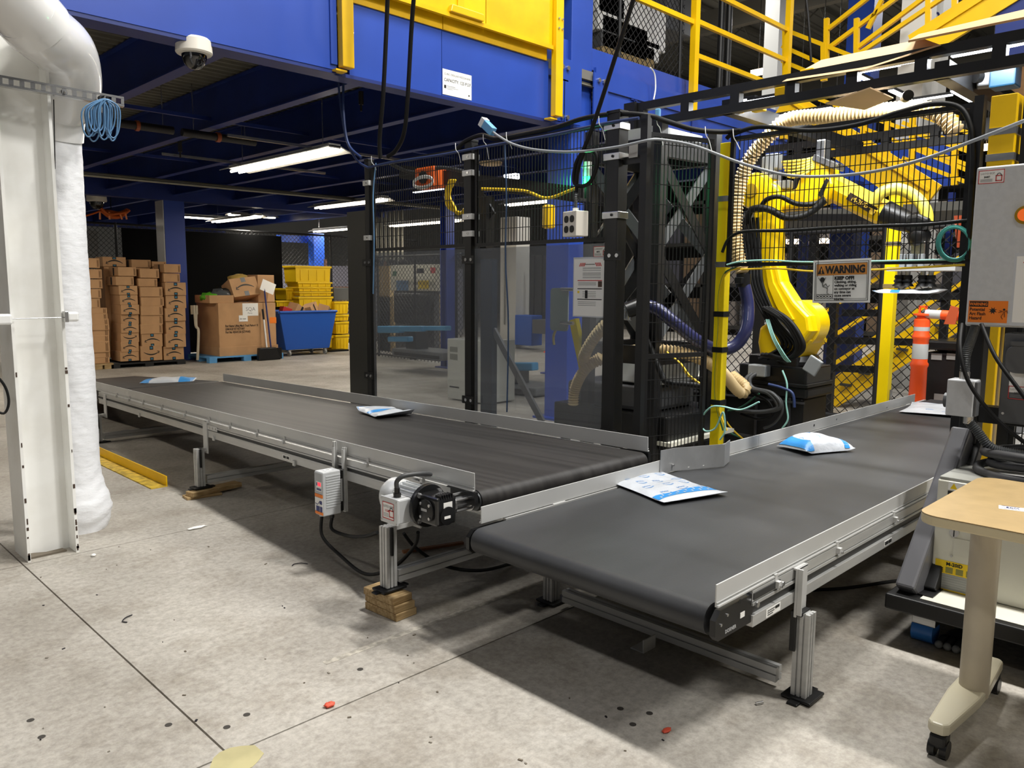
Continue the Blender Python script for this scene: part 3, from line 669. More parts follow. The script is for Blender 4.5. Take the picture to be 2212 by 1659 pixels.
decal('rating_label', G+V((-.02, -.0685, .005)), X, Z, .05, .035, paper, gb)
decal('rating_label', G+V((-.025, -.08, -.03)), X, Z, .035, .012, paper, gb)
decal('rating_label', G+V((-.0735, .022, .0)), -Y, Z, .04, .012, M('grey_ink'), gb)
for k in range(4):
    a = math.pi/4+math.pi/2*k; c = G+V((-.056, math.cos(a)*.042, math.sin(a)*.042)); MB().cyl(c, c-X*.018, .007, n=8).build('cover_bolt', zinc, gb)
m = MB().lathe([(.05, 0), (.05, .02), (.03, .024), (.03, .12), (.05, .124), (.05, .14)], G+V((.058, 0, 0)), X, 24); m.build('coupling', steel, t, smooth=40)
for k in range(5):
    a = 2*math.pi*k/5; u = V((0, math.cos(a)*.042, math.sin(a)*.042)); MB().cyl(G+u+X*.06, G+u+X*.205, .006, n=8).build('tie_bolt', zinc, t)
tb = MB().box(G+V((-.105, .16, -.015)), (.075, .12, .115)).build('terminal_box', light_al, t, bevel=.008)
MB().box(G+V((-.146, .16, -.015)), (.008, .126, .121)).build('box_lid', light_al, tb, bevel=.003)
lo = G+V((-.1505, .205, -.055))
decal('lockout_label', lo, -Y, Z, .085, .078, paper, tb)
def loto(o, xd, yd, w, h, par, num, nn):
    "lockout sticker print: title, number, padlock"
    o, xd, yd = V(o), V(xd), V(yd); n = xd.cross(yd).normalized()*.0012; o = o+n
    m = MB()
    for a, b, c, d in ((0, 0, w, h*.05), (0, h*.95, w, h), (0, 0, h*.05, h), (w-h*.05, 0, w, h)): m.prism([(a, b), (c, b), (c, d), (a, d)], o, xd, yd, .0004)
    m.build('sticker_border', red, par)
    text('LOTO ECP', h*.2, o+xd*w*.08+yd*h*.68, xd, yd, M('grey_ink'), par)
    text(num, h*.2, o+xd*w*.22+yd*h*.42, xd, yd, red if num == '1138' else ink, par)
    m = MB()
    for k in range(3): m.prism([(w*.08, h*(.14+.08*k)), (w*.55, h*(.14+.08*k)), (w*.55, h*(.17+.08*k)), (w*.08, h*(.17+.08*k))], o, xd, yd, .0004)
    m.build('sticker_print', M('faded_ink'), par)
    q = o+xd*w*.79+yd*h*.36; s = h*.22
    m = MB(); 
    for a, b, c, d in ((-1, -1, 1, -.7), (-1, .7, 1, 1), (-1, -1, -.7, 1), (.7, -1, 1, 1)): m.prism([(a*s, b*s), (c*s, b*s), (c*s, d*s), (a*s, d*s)], q, xd, yd, .0005)
    m.build('padlock_print', red, par)
    MB().tube([q+yd*s*1.0+(xd*math.cos(a)+yd*math.sin(a)*1.1)*s*.6 for a in [math.pi*k/10 for k in range(-1, 11)]], s*.12, 4).build('padlock_shackle', ink, par)
loto(lo, -Y, Z, .085, .078, tb, '1138', None)
for a, b in ((-.055, .05), (.055, .05), (-.055, -.05), (.055, -.05)):
    MB().cyl(G+V((-.15, .16+a, -.015+b)), G+V((-.153, .16+a, -.015+b)), .004, n=8).build('lid_screw', zinc, tb)
MB().cyl(G+V((-.11, .15, .042)), G+V((-.11, .15, .062)), .018, n=8).cyl(G+V((-.11, .15, .06)), G+V((-.11, .15, .085)), .013).build('cable_gland', blackm, tb, smooth=40)
MB().tube(catmull([G+V((-.11, .15, .08)), G+V((-.11, .15, .115)), G+V((-.08, .13, .14)), G+V((.02, .12, .135)), G+V((.12, .2, .10)), G+V((.16, .4, .06))], 6), .011, 10).build('motor_cable', M('grey_cable', '#3c3d3e', .5), t, smooth=60)
# ---------------------------------------------------------------- variable speed drive box
D0 = L1 @ V((-.085, 1.17, -.17)); vg = M('light_grey_plastic', '#c3c5c6', .4)
t = thing('speed_drive', 'light grey motor speed controller with orange label hanging below the conveyor', 'controller', D0-Z*.13)
hx, hy, hz = .115, .085, .25
c = V((D0.x-.03, D0.y, D0.z-.10))
bd = MB().box(c, (hx, hy, hz)).build('housing', vg, t, bevel=.006)
for k in range(13):
    MB().b2((c.x-hx/2+.02, c.y-hy/2-.003, c.z+hz/2-.03-.0145*k), (c.x+hx/2-.004, c.y-hy/2+.002, c.z+hz/2-.023-.0145*k)).build('vent_rib', vg, bd)
xf = c.x-hx/2-.0012
def fr(n, y0, y1, z0, z1, mt, tk=.0014): return MB().b2((xf-tk, c.y+hy/2-y1*hy, c.z-hz/2+z0*hz), (xf+.001, c.y+hy/2-y0*hy, c.z-hz/2+z1*hz)).build(n, mt, bd)
fr('front_frame', .04, .96, .50, .97, M('mid_grey_plastic', '#a9abad', .4), .001)
fr('keypad', .25, .90, .56, .78, paper, .002)
fr('display', .45, .80, .68, .76, M('red_display', '#ff4050', emit='#ff3040', es=1.2), .003)
for k in range(4): fr('key', .32+.14*k, .42+.14*k, .58, .63, M('navy_ink', '#26306e'), .003)
fr('key', .29, .38, .68, .75, M('navy_ink'), .003)
fr('warning_label', .05, .96, .42, .49, orange_l, .002)
fr('white_label', .05, .96, .1, .41, paper, .0016)
fr('blue_print', .2, .62, .10, .22, M('navy_ink'), .0022); fr('blue_print', .66, .95, .10, .22, M('navy_ink'), .0022); fr('blue_print', .62, .92, .27, .35, M('navy_ink'), .0022)
fr('warning_label', .05, .96, .03, .09, orange_l, .002)
MB().tube([V((xf-.003, c.y+hy/2-hy*(.15+.45*k/8), c.z-hz/2+hz*(.30+.05*math.sin(math.pi*k/8+3.6)))) for k in range(9)], .0018, 4).build('blue_print', M('navy_ink'), bd)
MB().b2((c.x-.02, c.y-.02, c.z+hz/2), (c.x+.02, c.y+.02, c.z+hz/2+.001)).build('top_label', paper, bd)
MB().b2((c.x-.012, c.y-.003, c.z+hz/2+.001), (c.x+.012, c.y+.003, c.z+hz/2+.0016)).build('top_print', ink, bd)
MB().b2((c.x+hx/2, c.y-hy/2+.01, c.z-hz/2+.01), (c.x+hx/2+.022, c.y+hy/2-.01, c.z+hz/2-.01)).build('heat_sink', blackm, t)
decal('rating_plate', (c.x+hx/2+.004, c.y-hy/2+.0095, c.z-.06), X, Z, .012, .13, vg, t)
for q in (.0, .10):
    MB().prism(tslot(.02, .02, nx=1, ny=1, g=.005, dp=.004), (c.x+hx/2+.035, c.y-hy/2+.01+q, c.z-hz/2-.0), X, Y, hz+.12 if q == 0 else hz+.14).build('mounting_strut', alu, t)
    MB().b2((c.x+hx/2+.02, c.y-hy/2-.002+q, c.z+hz/2+.0), (c.x+hx/2+.03, c.y-hy/2+.018+q, c.z+hz/2+.11)).build('strut_clip', alu_l, t)
g1 = V((c.x-.03, c.y+.02, c.z-hz/2)); g2 = V((c.x+.01, c.y-.02, c.z-hz/2))
MB().cyl(g1, g1-Z*.012, .014).build('cable_gland', vg, t); MB().cyl(g2, g2-Z*.02, .014).build('cable_gland', blackm, t)
MB().tube(catmull([g1-Z*.01, g1-Z*.13, at(735, 1200, x=2.33), at(790, 1240, x=2.34), at(850, 1225, x=2.36), at(895, 1180, x=2.4), at(903, 1150, x=2.35)], 7), .0095, 8).build('power_cable', rubber, None, 'black cable looping from the speed controller down near the floor', 'cable', smooth=60)
MB().tube(catmull([g2-Z*.02, g2-Z*.09, at(755, 1158, x=2.36), at(790, 1158, x=2.32), at(815, 1150, x=2.3)], 7), .0095, 8).build('power_cable', rubber, None, 'short grey-black cable from speed controller to the motor', 'cable', smooth=60)
MB().tube(catmull([at(872, 1152, x=2.42), at(900, 1185, x=2.5), at(960, 1222, x=2.65), at(1040, 1232, x=2.85), at(1120, 1212, x=3.2), at(1180, 1190, x=3.6)], 7), .0095, 8).build('power_cable', rubber, None, 'black cable sagging under the front conveyor corner', 'cable', smooth=60)
MB().tube(catmull([at(1745, 1275, z=.01), at(1830, 1270, z=.01), at(1925, 1256, z=.01), at(1990, 1250, z=.01)], 7), .009, 8).build('floor_cable', rubber, None, 'black cable lying on the floor below the right conveyor side', 'cable', smooth=60)
# ---------------------------------------------------------------- mailers
mail = M('mailer_film', '#bcc0c6', .35, var=.03, scale=10, bump=.35, bscale=16)
mail_bl = M('mailer_blue_film', '#3488cc', .35, bump=.2, bscale=16)
def smile(w):
    "arrow-smile print as 2D strips: list of quads"
    q = []; n = 10
    for k in range(n):
        a, b = -1+2*k/n, -1+2*(k+1)/n
        f = lambda s: -.34*(1-s*s)
        th = lambda s: .035+.05*(1-s*s)
        q.append([(a*w, (f(a)-th(a))*w), (b*w, (f(b)-th(b))*w), (b*w, (f(b)+th(b))*w), (a*w, (f(a)+th(a))*w)])
    q.append([(1.05*w, .10*w), (.72*w, .13*w), (.72*w, .06*w), (.96*w, .03*w)])
    q.append([(1.05*w, .10*w), (.96*w, .06*w), (.88*w, -.20*w), (.96*w, -.22*w)])
    return q
def mailer(c, L, Wd, rz, z, h, lab, band=(.80, .92), endband=False, seed=1, tilt=0, marks=6, curl=.03, dr=None):
    rnd = random.Random(seed); R = Matrix.Rotation(rz, 3, 'Z') @ Matrix.Rotation(tilt, 3, 'Y')
    ph = [rnd.uniform(0, 6) for _ in range(6)]
    def S(u, v, top=1):
        e = max(0, (1-(2*u-1)**4))**.6*max(0, (1-(2*v-1)**4))**.6
        wv = .006*(math.sin(9*u+ph[0])*math.sin(7*v+ph[1]))+.004*math.sin(17*u+5*v+ph[2])
        zz = .012+(h*e*(1+.2*math.sin(5*u+ph[3])) + wv*e if top > 0 else -.002+.004*(1-e)) + curl*max(0, u-.86)/.14*(.4+.6*v) + curl*.6*max(0, .1-u)/.1*(1-v)
        x = (u-.5)*L*(1-.03*math.sin(3.1*v)*e); y = (v-.5)*Wd*(1-.05*math.sin(3.1*u))
        return V(c)+R @ V((x, y, zz))+Z*0
    t = thing('mailer', lab, 'mailer', (c[0], c[1], c[2]), group='white and blue padded mailers')
    MB().grid(lambda u, v: S(u, v, 1), 26, 18).grid(lambda u, v: S(u, v, -1), 12, 8).build('film', mail, t, smooth=70)
    off = lambda u, v: S(u, v, 1)+Z*.0012
    MB().grid(lambda u, v: off(band[0]+(band[1]-band[0])*u, .01+.98*v), 4, 18).build('blue_band', mail_bl, t, smooth=70)
    if endband: MB().grid(lambda u, v: off(.012+.16*u, .01+.98*v), 5, 18).build('blue_end', mail_bl, t, smooth=70)
    else: MB().add([off(.015, .015), off(.10, .015), off(.015, .2)], [(0, 1, 2)]).build('blue_corner', mail_bl, t)
    mm = MB()
    for k in range(marks):
        u0 = .16+.20*(k//3)+.03*(k % 2); v0 = .2+.3*(k % 3)+.06*((k//3) % 2)
        for quad in smile(.07):
            mm.add([off(u0+q[1]*-1.0, v0+q[0]*1.0) for q in quad], [(0, 1, 2, 3)])
    mm.build('smile_print', M('mailer_print_blue', '#3f86c8', .4), t)
    if marks > 6:
        for k in range(marks):
            u0 = .13+.20*(k//3)+.03*(k % 2); v0 = .2+.3*(k % 3)+.06*((k//3) % 2)
            ob = text('prime', .05, (0, 0, 0), X, Y, M('mailer_print_blue'), None, 'logo_text', align='CENTER', ext=0)
            for vtx in ob.data.vertices:
                q = vtx.co.copy(); vtx.co = off(min(.99, max(.01, u0-q.y*1.1)), min(.99, max(.01, v0+q.x*1.1)))
            fin(ob, t)
        w8 = MB()
        for k in range(14):
            v0 = .08+.062*k; u0 = (band[0]+band[1])/2+.02*(-1)**k
            w8.add([off(u0-.018, v0-.012)+Z*.001, off(u0+.018, v0-.008)+Z*.001, off(u0+.014, v0+.014)+Z*.001, off(u0-.012, v0+.010)+Z*.001], [(0, 1, 2, 3)])
        w8.build('band_print', mail, t)
    return t
mailer((3.487, 2.345, ZB), .54, .41, math.radians(-108), ZB, .02, 'flat white mailer with blue printed band lying nearest on front conveyor', (.80, .91), seed=3, marks=12, curl=.012)
mailer((5.09, 2.235, ZB), .40, .29, math.radians(-24), ZB, .08, 'plump white mailer with blue end in the middle of the front conveyor', (.80, .90), True, seed=5)
mailer((7.44, 2.24, ZB), .56, .44, math.radians(8), ZB, .035, 'overlit white mailer at the far end of the front conveyor', (.9, .905), seed=8, marks=2, curl=.02)
q = V((3.62, 5.03, 0))
mailer((q.x, q.y, (L1 @ V((0, q.y-2.6, -.088))).z+.002), .46, .30, math.radians(-104), 0, .03, 'white mailer with curled end near the far rail of the sloping conveyor', (.44, .6), seed=11, marks=2, curl=.045)
q = V((3.72, 9.5, 0))
mailer((q.x, q.y, (L2 @ V((0, q.y-O2.y+.1, 0))).z+.002), .58, .40, math.radians(-30), 0, .035, 'blue edged mailer furthest back on the sloping conveyor', (.72, .98), True, seed=13, marks=2, curl=.01)
# ================================================================ TABLE, CONTROL STAND
t = thing('side_table', 'beige laminate table on castors at the lower right corner', 'table', (3.2, .77, 0))
TZ = .84
def tabtop(r=.07):
    x0, x1, y0, y1 = 2.835, 3.60, -.25, .885; pts = [(x0, y0)]; 
    pts += [(x1, y0)]
    for k in range(7): a = math.pi/2*k/6; pts.append((x1-r+r*math.cos(a), y1-r+r*math.sin(a)))
    for k in range(7): a = math.pi/2+math.pi/2*k/6; pts.append((x0+r+r*math.cos(a), y1-r+r*math.sin(a)))
    return pts
MB().prism(tabtop(), (0, 0, TZ-.002), X, Y, .002).build('table_top', beige, t)
MB().prism(tabtop(), (0, 0, TZ-.036), X, Y, .034).build('table_edge', M('beige_edge_band', '#c9bb98', .45), t, bevel=.006)
MB().cyl((3.2, .755, .1), (3.2, .755, TZ-.036), .05, n=28).build('post', beige_m, t, smooth=40)
ft = MB().prism([(-.36, .028), (-.34, .042), (-.05, .066), (.05, .066), (.34, .042), (.36, .028), (.36, -.028), (.34, -.042), (-.05, -.066)][:0] or [(-.35, .02), (-.33, .034), (-.06, .055), (.06, .055), (.33, .034), (.35, .02), (.35, -.02), (.33, -.034), (.06, -.055), (-.06, -.055), (-.33, -.034), (-.35, -.02)], (3.17, .765, .088), X, Y, .042).build('foot', M('cream_foot_paint', '#cdc6ae', .35), t, bevel=.008)
for x in (2.85, 3.48):
    cs_ = MB().b2((x-.028, .735, .036), (x+.028, .79, .088)).build('castor', blackm, t, bevel=.01)
    for s in (-1, 1): MB().cyl((x, .7625+s*.008, .032), (x, .7625+s*.03, .032), .032, n=20).build('castor_wheel', blackm, cs_, smooth=40)
st = decal('sticker', (3.10, .70, TZ), V((.25, -1, 0)), V((1, .25, 0)), .075, .05, paper, t, .0008)
MB().prism([(0, 0), (.055, 0), (.055, .004), (0, .004)], (3.115, .695, TZ+.0008), V((.25, -1, 0)).normalized(), V((1, .25, 0)).normalized(), .0004).prism([(0, .032), (.055, .032), (.055, .036), (0, .036)], (3.115, .695, TZ+.0008), V((.25, -1, 0)).normalized(), V((1, .25, 0)).normalized(), .0004).build('sticker_print', M('navy_ink'), st)
text('ECM', .02, (3.126, .685, TZ+.0008), V((.25, -1, 0)), V((1, .25, 0)), M('navy_ink'), st)
# control stand on castors
sg = M('stand_grey_paint', '#5b5b5f', .38, coat=.2)
t = thing('control_stand', 'dark grey rolling steel stand carrying the control cabinets', 'stand', (4.1, .7, 0))
MB().b2((3.62, -.5, .165), (4.75, 1.235, .235)).build('base_frame', black, t, bevel=.008)
MB().b2((3.66, -.45, .235), (4.7, 1.1, .238)).build('base_tray', cream, t)
MB().b2((3.70, 1.06, .236), (3.90, 1.2, .243)).build('mounting_pad', black, t); MB().cyl((3.84, 1.10, .243), (3.84, 1.10, .258), .012, n=6).build('pad_bolt', zinc, t)
MB().bar((3.70, 1.165, .235), (4.25, 1.135, .90), .085, .12).build('leaning_arm', sg, t, bevel=.012)
MB().bar((3.79, 1.10, .235), (4.33, 1.09, .88), .06, .07).build('leaning_arm', black, t, bevel=.006)
for y in (1.12, .52):
    MB().b2((4.25, y-.04, .85), (4.35, y+.04, 2.1)).build('upright', black, t, bevel=.006)
MB().b2((4.26, .45, .96), (4.34, 1.12, 1.04)).build('cross_member', black, t, bevel=.004)
cs_ = MB().b2((3.73, 1.05, .09), (3.83, 1.15, .165)).build('castor', steel, t, bevel=.004)
MB().cyl((3.78, 1.06, .055), (3.78, 1.15, .055), .055, n=24).build('castor_wheel', M('blue_wheel', '#2c6fc0', .4), cs_, smooth=40)
cs_ = MB().b2((3.73, -.35, .09), (3.83, -.25, .165)).build('castor', steel, t, bevel=.004)
MB().cyl((3.78, -.34, .055), (3.78, -.26, .055), .055, n=24).build('castor_wheel', M('blue_wheel'), cs_, smooth=40)
cs_ = MB().b2((4.6, 1.05, .09), (4.7, 1.15, .165)).build('castor', steel, t); MB().cyl((4.65, 1.06, .055), (4.65, 1.14, .055), .055, n=24).build('castor_wheel', M('blue_wheel'), cs_, smooth=40)
# robot controller
XC = 3.84
t = thing('robot_controller', 'cream robot controller box with yellow labels standing on the stand behind table', 'controller', (4.05, .7, .238))
MB().b2((XC, .28, .24), (4.32, 1.115, .745)).build('body', cream, t, bevel=.006)
MB().b2((XC+.005, .28, .745), (4.31, 1.11, .76)).build('lid', M('dusty_grey_lid', '#8f8f88', .5, var=.08), t, bevel=.004)
MB().b2((XC-.003, .60, .60), (XC+.01, 1.07, .70)).build('front_window', blackm, t)
MB().cyl((XC-.004, .93, .64), (XC-.012, .93, .64), .035, n=24).build('red_lamp', M('red_lens', '#5a1410', .25, emit='#a01810', es=.25), t)
def pl(name, y0, y1, z0, z1, mt, k=.0015): return MB().b2((XC-k, y0, z0), (XC+.001, y1, z1)).build(name, mt, t)
pl('asset_sticker', .90, 1.07, .705, .742, paper, .004)
text('E-181', .024, (XC-.0045, 1.015, .714), -Y, Z, ink, t)
MB().prism([(0, 0), (.03, 0), (.015, .026)], (XC-.0045, 1.062, .711), -Y, Z, -.001).build('hazard_triangle', M('hazard_yellow', '#f5d000', .5), t)
pl('qr_block', .885, .905, .712, .732, M('faded_ink'), .0048) if False else None
yl = M('label_yellow', '#f0cc10', .5)
pl('yellow_label', .94, 1.07, .545, .562, yl)
MB().cyl((XC, 1.03, .515), (XC-.012, 1.03, .515), .02, n=20).build('key_switch', zinc, t, smooth=40)
MB().b2((XC-.014, 1.028, .498), (XC-.012, 1.032, .532)).build('key_slot', ink, t)
pl('access_plate', .895, 1.03, .41, .49, cream, .003)
for y, z in ((1.035, .495), (.895, .49), (1.035, .405), (.895, .405)): MB().cyl((XC-.002, y, z), (XC-.007, y, z), .005, n=8).build('plate_screw', zinc, t)
pl('yellow_label', .925, 1.10, .318, .378, yl)
text('M-20iD', .022, (XC-.0018, 1.055, .357), -Y, Z, ink, t, bold=.0006)
for k in range(4): pl('label_symbol', 1.068-.042*k, 1.098-.042*k, .322, .350, M('label_grey', '#8a8440', .5), .0018) if k else None
text('CE', .026, (XC-.0018, 1.097, .325), -Y, Z, ink, t, bold=.0006)
pl('spec_plate', .925, 1.10, .245, .317, M('plate_grey', '#9b9c98', .5))
for k in range(6): pl('spec_print', .95, 1.09-.01*(k % 3), .250+.011*k, .253+.011*k, M('faded_ink'), .0018)
pl('yellow_label', .925, 1.10, .240, .2455, yl, .002)
pl('yellow_label', .46, .60, .44, .53, yl)
pl('label_print', .465, .52, .455, .525, ink, .0018)
for k in range(6): pl('label_print', .53, .59, .455+.012*k, .46+.012*k, M('faded_ink'), .0018)
for k in range(9): pl('vent_slot', .52+.022*k, .533+.022*k, .26, .335, ink, .002)
pl('top_document', .0, .0, 0, 0, paper) if False else None
decal('top_document', (3.9, .95, .7602), V((0, -1, 0)), X, .4, .22, paper, t, .0008)
# hoses coiled on the controller
hz_ = M('charcoal_cable', '#3a3a3b', .55)
t = thing('cable_coil', 'thick charcoal cable coiled on top of the cream controller', 'cable', (4.1, .75, .76))
for k, (r1, r2, cx_, cy_, z) in enumerate(((.17, .30, 4.08, .72, .785), (.15, .27, 4.09, .70, .825), (.19, .32, 4.10, .68, .865), (.13, .24, 4.1, .72, .845))):
    MB().tube(catmull([(cx_+r1*math.cos(a), cy_+r2*math.sin(a), z+.012*math.sin(2*a+k)) for a in [2*math.pi*q/10 for q in range(10)]], 5, True), .02, 8, True).build('cable_loop', hz_, t, smooth=60)
# cabinet on the stand
XK = 4.14
t = thing('electrical_cabinet', 'tall grey electrical cabinet with orange arc flash label at right edge', 'cabinet', (4.2, .8, 1.42))
MB().b2((XK+.02, .35, 1.425), (4.36, 1.142, 2.155)).build('enclosure', grey_e, t, bevel=.01)
MB().b2((XK, .36, 1.432), (XK+.02, 1.135, 2.15)).build('door', grey_e, t, bevel=.006)
def ck(name, y0, y1, z0, z1, mt, k=.0012): return MB().b2((XK-k, y0, z0), (XK+.001, y1, z1)).build(name, mt, t)
lbl = ck('lockout_label', 1.02, 1.125, 2.075, 2.135, paper)
loto((XK-.0012, 1.125, 2.075), -Y, Z, .105, .06, t, '8487', None)
ck('yellow_label', .78, .89, 2.02, 2.105, yl); text('Power', .016, (XK-.0014, .885, 2.085), -Y, Z, ink, t)
for k in range(3): MB().cyl((XK-.001, .868-.025*k, 2.04), (XK-.0022, .868-.025*k, 2.04), .009, n=14).build('label_symbol', ink, t)
for k in range(3): ck('label_print', .80, .865, 2.056+.008*k, 2.059+.008*k, M('label_grey'), .0016)
bt = MB().cyl((XK, .925, 1.925), (XK-.02, .925, 1.925), .04, n=24).build('push_button', M('brass_ring', '#b89a30', .35, .6), t, smooth=40)
MB().cyl((XK-.02, .925, 1.925), (XK-.028, .925, 1.925), .027, n=24).build('button_lens', M('lit_orange_lens', '#c9803a', .3, emit='#ff5a20', es=.5), bt, smooth=40)
ck('arc_flash_label', .965, 1.125, 1.445, 1.545, orange_l)
ck('label_header', 1.045, 1.122, 1.517, 1.542, ink, .0016); text('WARNING', .019, (XK-.0018, 1.121, 1.523), -Y, Z, orange_l, t, wide=.80, bold=.0004)
text('Potential\nArc Flash\nHazard', .021, (XK-.0014, 1.12, 1.498), -Y, Z, ink, t, wide=.85, bold=.0003)
star = [(.018*math.cos(2*math.pi*k/16)*(1 if k % 2 else .45), .018*math.sin(2*math.pi*k/16)*(1 if k % 2 else .45)) for k in range(16)]
MB().prism(star, (XK-.0016, 1.024, 1.50), -Y, Z, -.0006).build('flash_symbol', ink, t)
m = MB(); fo = V((XK-.0018, .985, 1.49))
for a, b, c, d in ((-.012, .012, .008, .004), (.008, .004, .010, -.018), (-.004, .006, -.016, .002), (.008, .006, .018, .012), (.018, .012, .02, .0), (.004, -.0, -.004, -.016), (-.004, -.016, .002, -.028)):
    m.bar(fo+V((0, -a, b)), fo+V((0, -c, d)), .0012, .005, X)
m.cyl(fo+V((0, -.006, .016)), fo+V((-.001, -.006, .016)), .005, n=10); m.build('figure_symbol', ink, t)
pp = ck('posted_document', .70, .955, 1.435, 1.76, M('plastic_sleeve', '#c8cbd0', .2))
ck('document_sheet', .72, .945, 1.45, 1.745, paper, .002)
for k in range(5): ck('document_print', .73, .90, 1.50+.045*k, 1.505+.045*k, M('faded_ink'), .0024)
ck('document_stripe', .73, .90, 1.64, 1.643, red, .0024); ck('document_picture', .87, .905, 1.66, 1.69, M('faded_ink'), .0024)
for k in range(4):
    o = V((XK-.0024, .92-.016*k, 1.715)); MB().prism([(0, 0), (.007, 0), (.016, .018), (.009, .018)], o, -Y, Z, -.0006).build('hazard_stripe', red, t)
# lower switch box
t = thing('switch_box', 'grey switch box with hinged socket flap below the electrical cabinet', 'switch box', (4.25, .75, .98))
MB().b2((4.16, .55, .985), (4.3, .975, 1.40)).build('enclosure', grey_d, t, bevel=.008)
MB().prism(rrect(.12, .13, .045, 5), (4.155, .90, 1.285), -Y, Z, .02).build('socket_flap', grey_d, t, bevel=.006)
MB().b2((4.13, .86, 1.345), (4.16, .94, 1.365)).build('flap_hinge', grey_d, t)
MB().b2((4.1585, .84, 1.13), (4.16, .94, 1.25)).build('paper_label', paper, t)
loto((4.158, .94, 1.10), -Y, Z, .10, .06, t, '1071', None)
tg = MB().b2((4.125, .79, 1.10), (4.128, .865, 1.21)).build('hang_tag', paper, t); MB().cyl((4.16, .955, 1.03), (4.156, .955, 1.03), .006, n=8).build('screw', zinc, t)
t = thing('junction_box', 'small grey junction box between two braided conduits in front of the stand', 'junction box', at(2080, 860, x=4.1))
jc = at(2080, 858, x=4.08)
MB().box(jc, (.10, .115, .17)).build('box_body', grey_e, t, bevel=.006)
MB().cyl(jc+V((0, .057, -.02)), jc+V((0, .075, -.02)), .035, n=20).build('side_plug', grey_d, t, smooth=40)
MB().box(jc+V((-.02, -.06, 0)), (.05, .02, .16)).build('side_cover', grey_d, t, bevel=.004)
MB().cyl(jc+Z*.085, jc+Z*.12, .022).build('conduit_nut', zinc, t); MB().cyl(jc-Z*.085+V((0, -.03, 0)), jc-Z*.12+V((0, -.03, 0)), .022).build('conduit_nut', zinc, t)
MB().hose([jc+Z*.11, jc+Z*.2, V((4.12, 1.10, 1.36)), V((4.18, 1.10, 1.43))], .020, 10, 34, .1).build('braided_conduit', M('braided_sleeve', '#4d4f50', .4, .4), None, 'braided steel conduit rising from junction box to the cabinet', 'conduit', smooth=60)
MB().hose([jc-Z*.11+V((0, -.03, 0)), at(2110, 930, x=4.08), at(2135, 962, x=4.08), at(2165, 975, x=4.1), at(2230, 985, x=4.15)], .021, 10, 34, .1).build('braided_conduit', M('braided_sleeve'), None, 'braided conduit curving down from junction box to the right', 'conduit', smooth=60)
MB().tube(catmull([at(2078, 700, x=4.1), at(2074, 755, x=4.0), at(2090, 820, x=3.98), at(2130, 880, x=4.0), at(2180, 930, x=4.0), at(2260, 990, x=4.0)], 6), .009, 8).build('power_cable', rubber, None, 'black cable crossing in front of the junction box to lower right', 'cable', smooth=60)
MB().tube(catmull([at(2120, 700, x=4.1), at(2150, 770, x=4.02), at(2200, 840, x=4.0), at(2260, 920, x=4.0)], 6), .009, 8).build('power_cable', rubber, None, 'black cable sloping across the switch box flap', 'cable', smooth=60)
# gloves on the floor under the stand
t = thing('work_glove', 'dark work glove with grey fingertips lying under the control stand', 'glove', at(2050, 1390, z=0))
gp = at(2052, 1385, z=.03); gm = M('dark_knit', '#222225', .8)
MB().ball(gp+V((.08, -.02, 0)), .06, 14, 8, (1.3, 1, .45)).build('palm', gm, t, smooth=80)
for k in range(3):
    a = gp+V((.03, .02-.035*k, 0)); b = gp+V((-.05, .03-.035*k, -.008)); fg = MB().tube(catmull([a, (a+b)/2+Z*.012, b], 4), .016, 8).build('finger', gm, t, smooth=60)
    MB().ball(b, .018, 10, 6).build('fingertip', M('grey_coating', '#7c7e82', .6), fg, smooth=80)

# ================================================================ MACHINE FENCE
FX = 4.2
def fpost(name, x, y, w, z1, lab, mat=black, clamps=(), cat='post', cap=True, side=-1, clampmat=zinc):
    t = thing(name, lab, cat, (x, y, 0))
    MB().b2((x-w/2, y-w/2, 0), (x+w/2, y+w/2, z1)).build('tube', mat, t, bevel=.004)
    MB().b2((x-w*.9, y-w*.9, 0), (x+w*.9, y+w*.9, .012)).build('base_plate', black, t)
    if cap: MB().b2((x-w/2-.003, y-w/2-.003, z1), (x+w/2+.003, y+w/2+.003, z1+.02)).build('end_cap', blackm, t, bevel=.004)
    for z in clamps:
        c = MB().b2((x-w/2-.008, y-w/2-.012, z-.022), (x+w/2+.002, y+w/2+.02, z+.022)).build('panel_clamp', clampmat, t, bevel=.003)
        MB().cyl((x-w/2-.008, y-.01, z), (x-w/2-.014, y-.01, z), .009, n=8).build('clamp_screw', ink if clampmat is zinc else zinc, c)
    return t
P = {k: at(px, py, x=FX) for k, px, py in (('a', 797, 347), ('b', 1018, 306), ('c', 1335, 246))}
ya, yb, yc = P['a'].y, P['b'].y, P['c'].y; zf = 2.69
whitec = M('white_clamp', '#dcdcda', .35, .2)
fpost('fence_post', FX, ya, .06, zf, 'black fence post at left end of the mesh panels', clamps=(2.50, 2.02), clampmat=whitec)
fpost('fence_post', FX, yb, .075, zf, 'black fence post between the two acrylic panels', clamps=(2.58, 2.46, 2.13, 2.0), clampmat=whitec)
fpost('fence_post', FX, yc, .10, zf+.01, 'thick black fence post left of the black mesh corner panel', clamps=(2.62, 2.43, 2.06), clampmat=zinc)
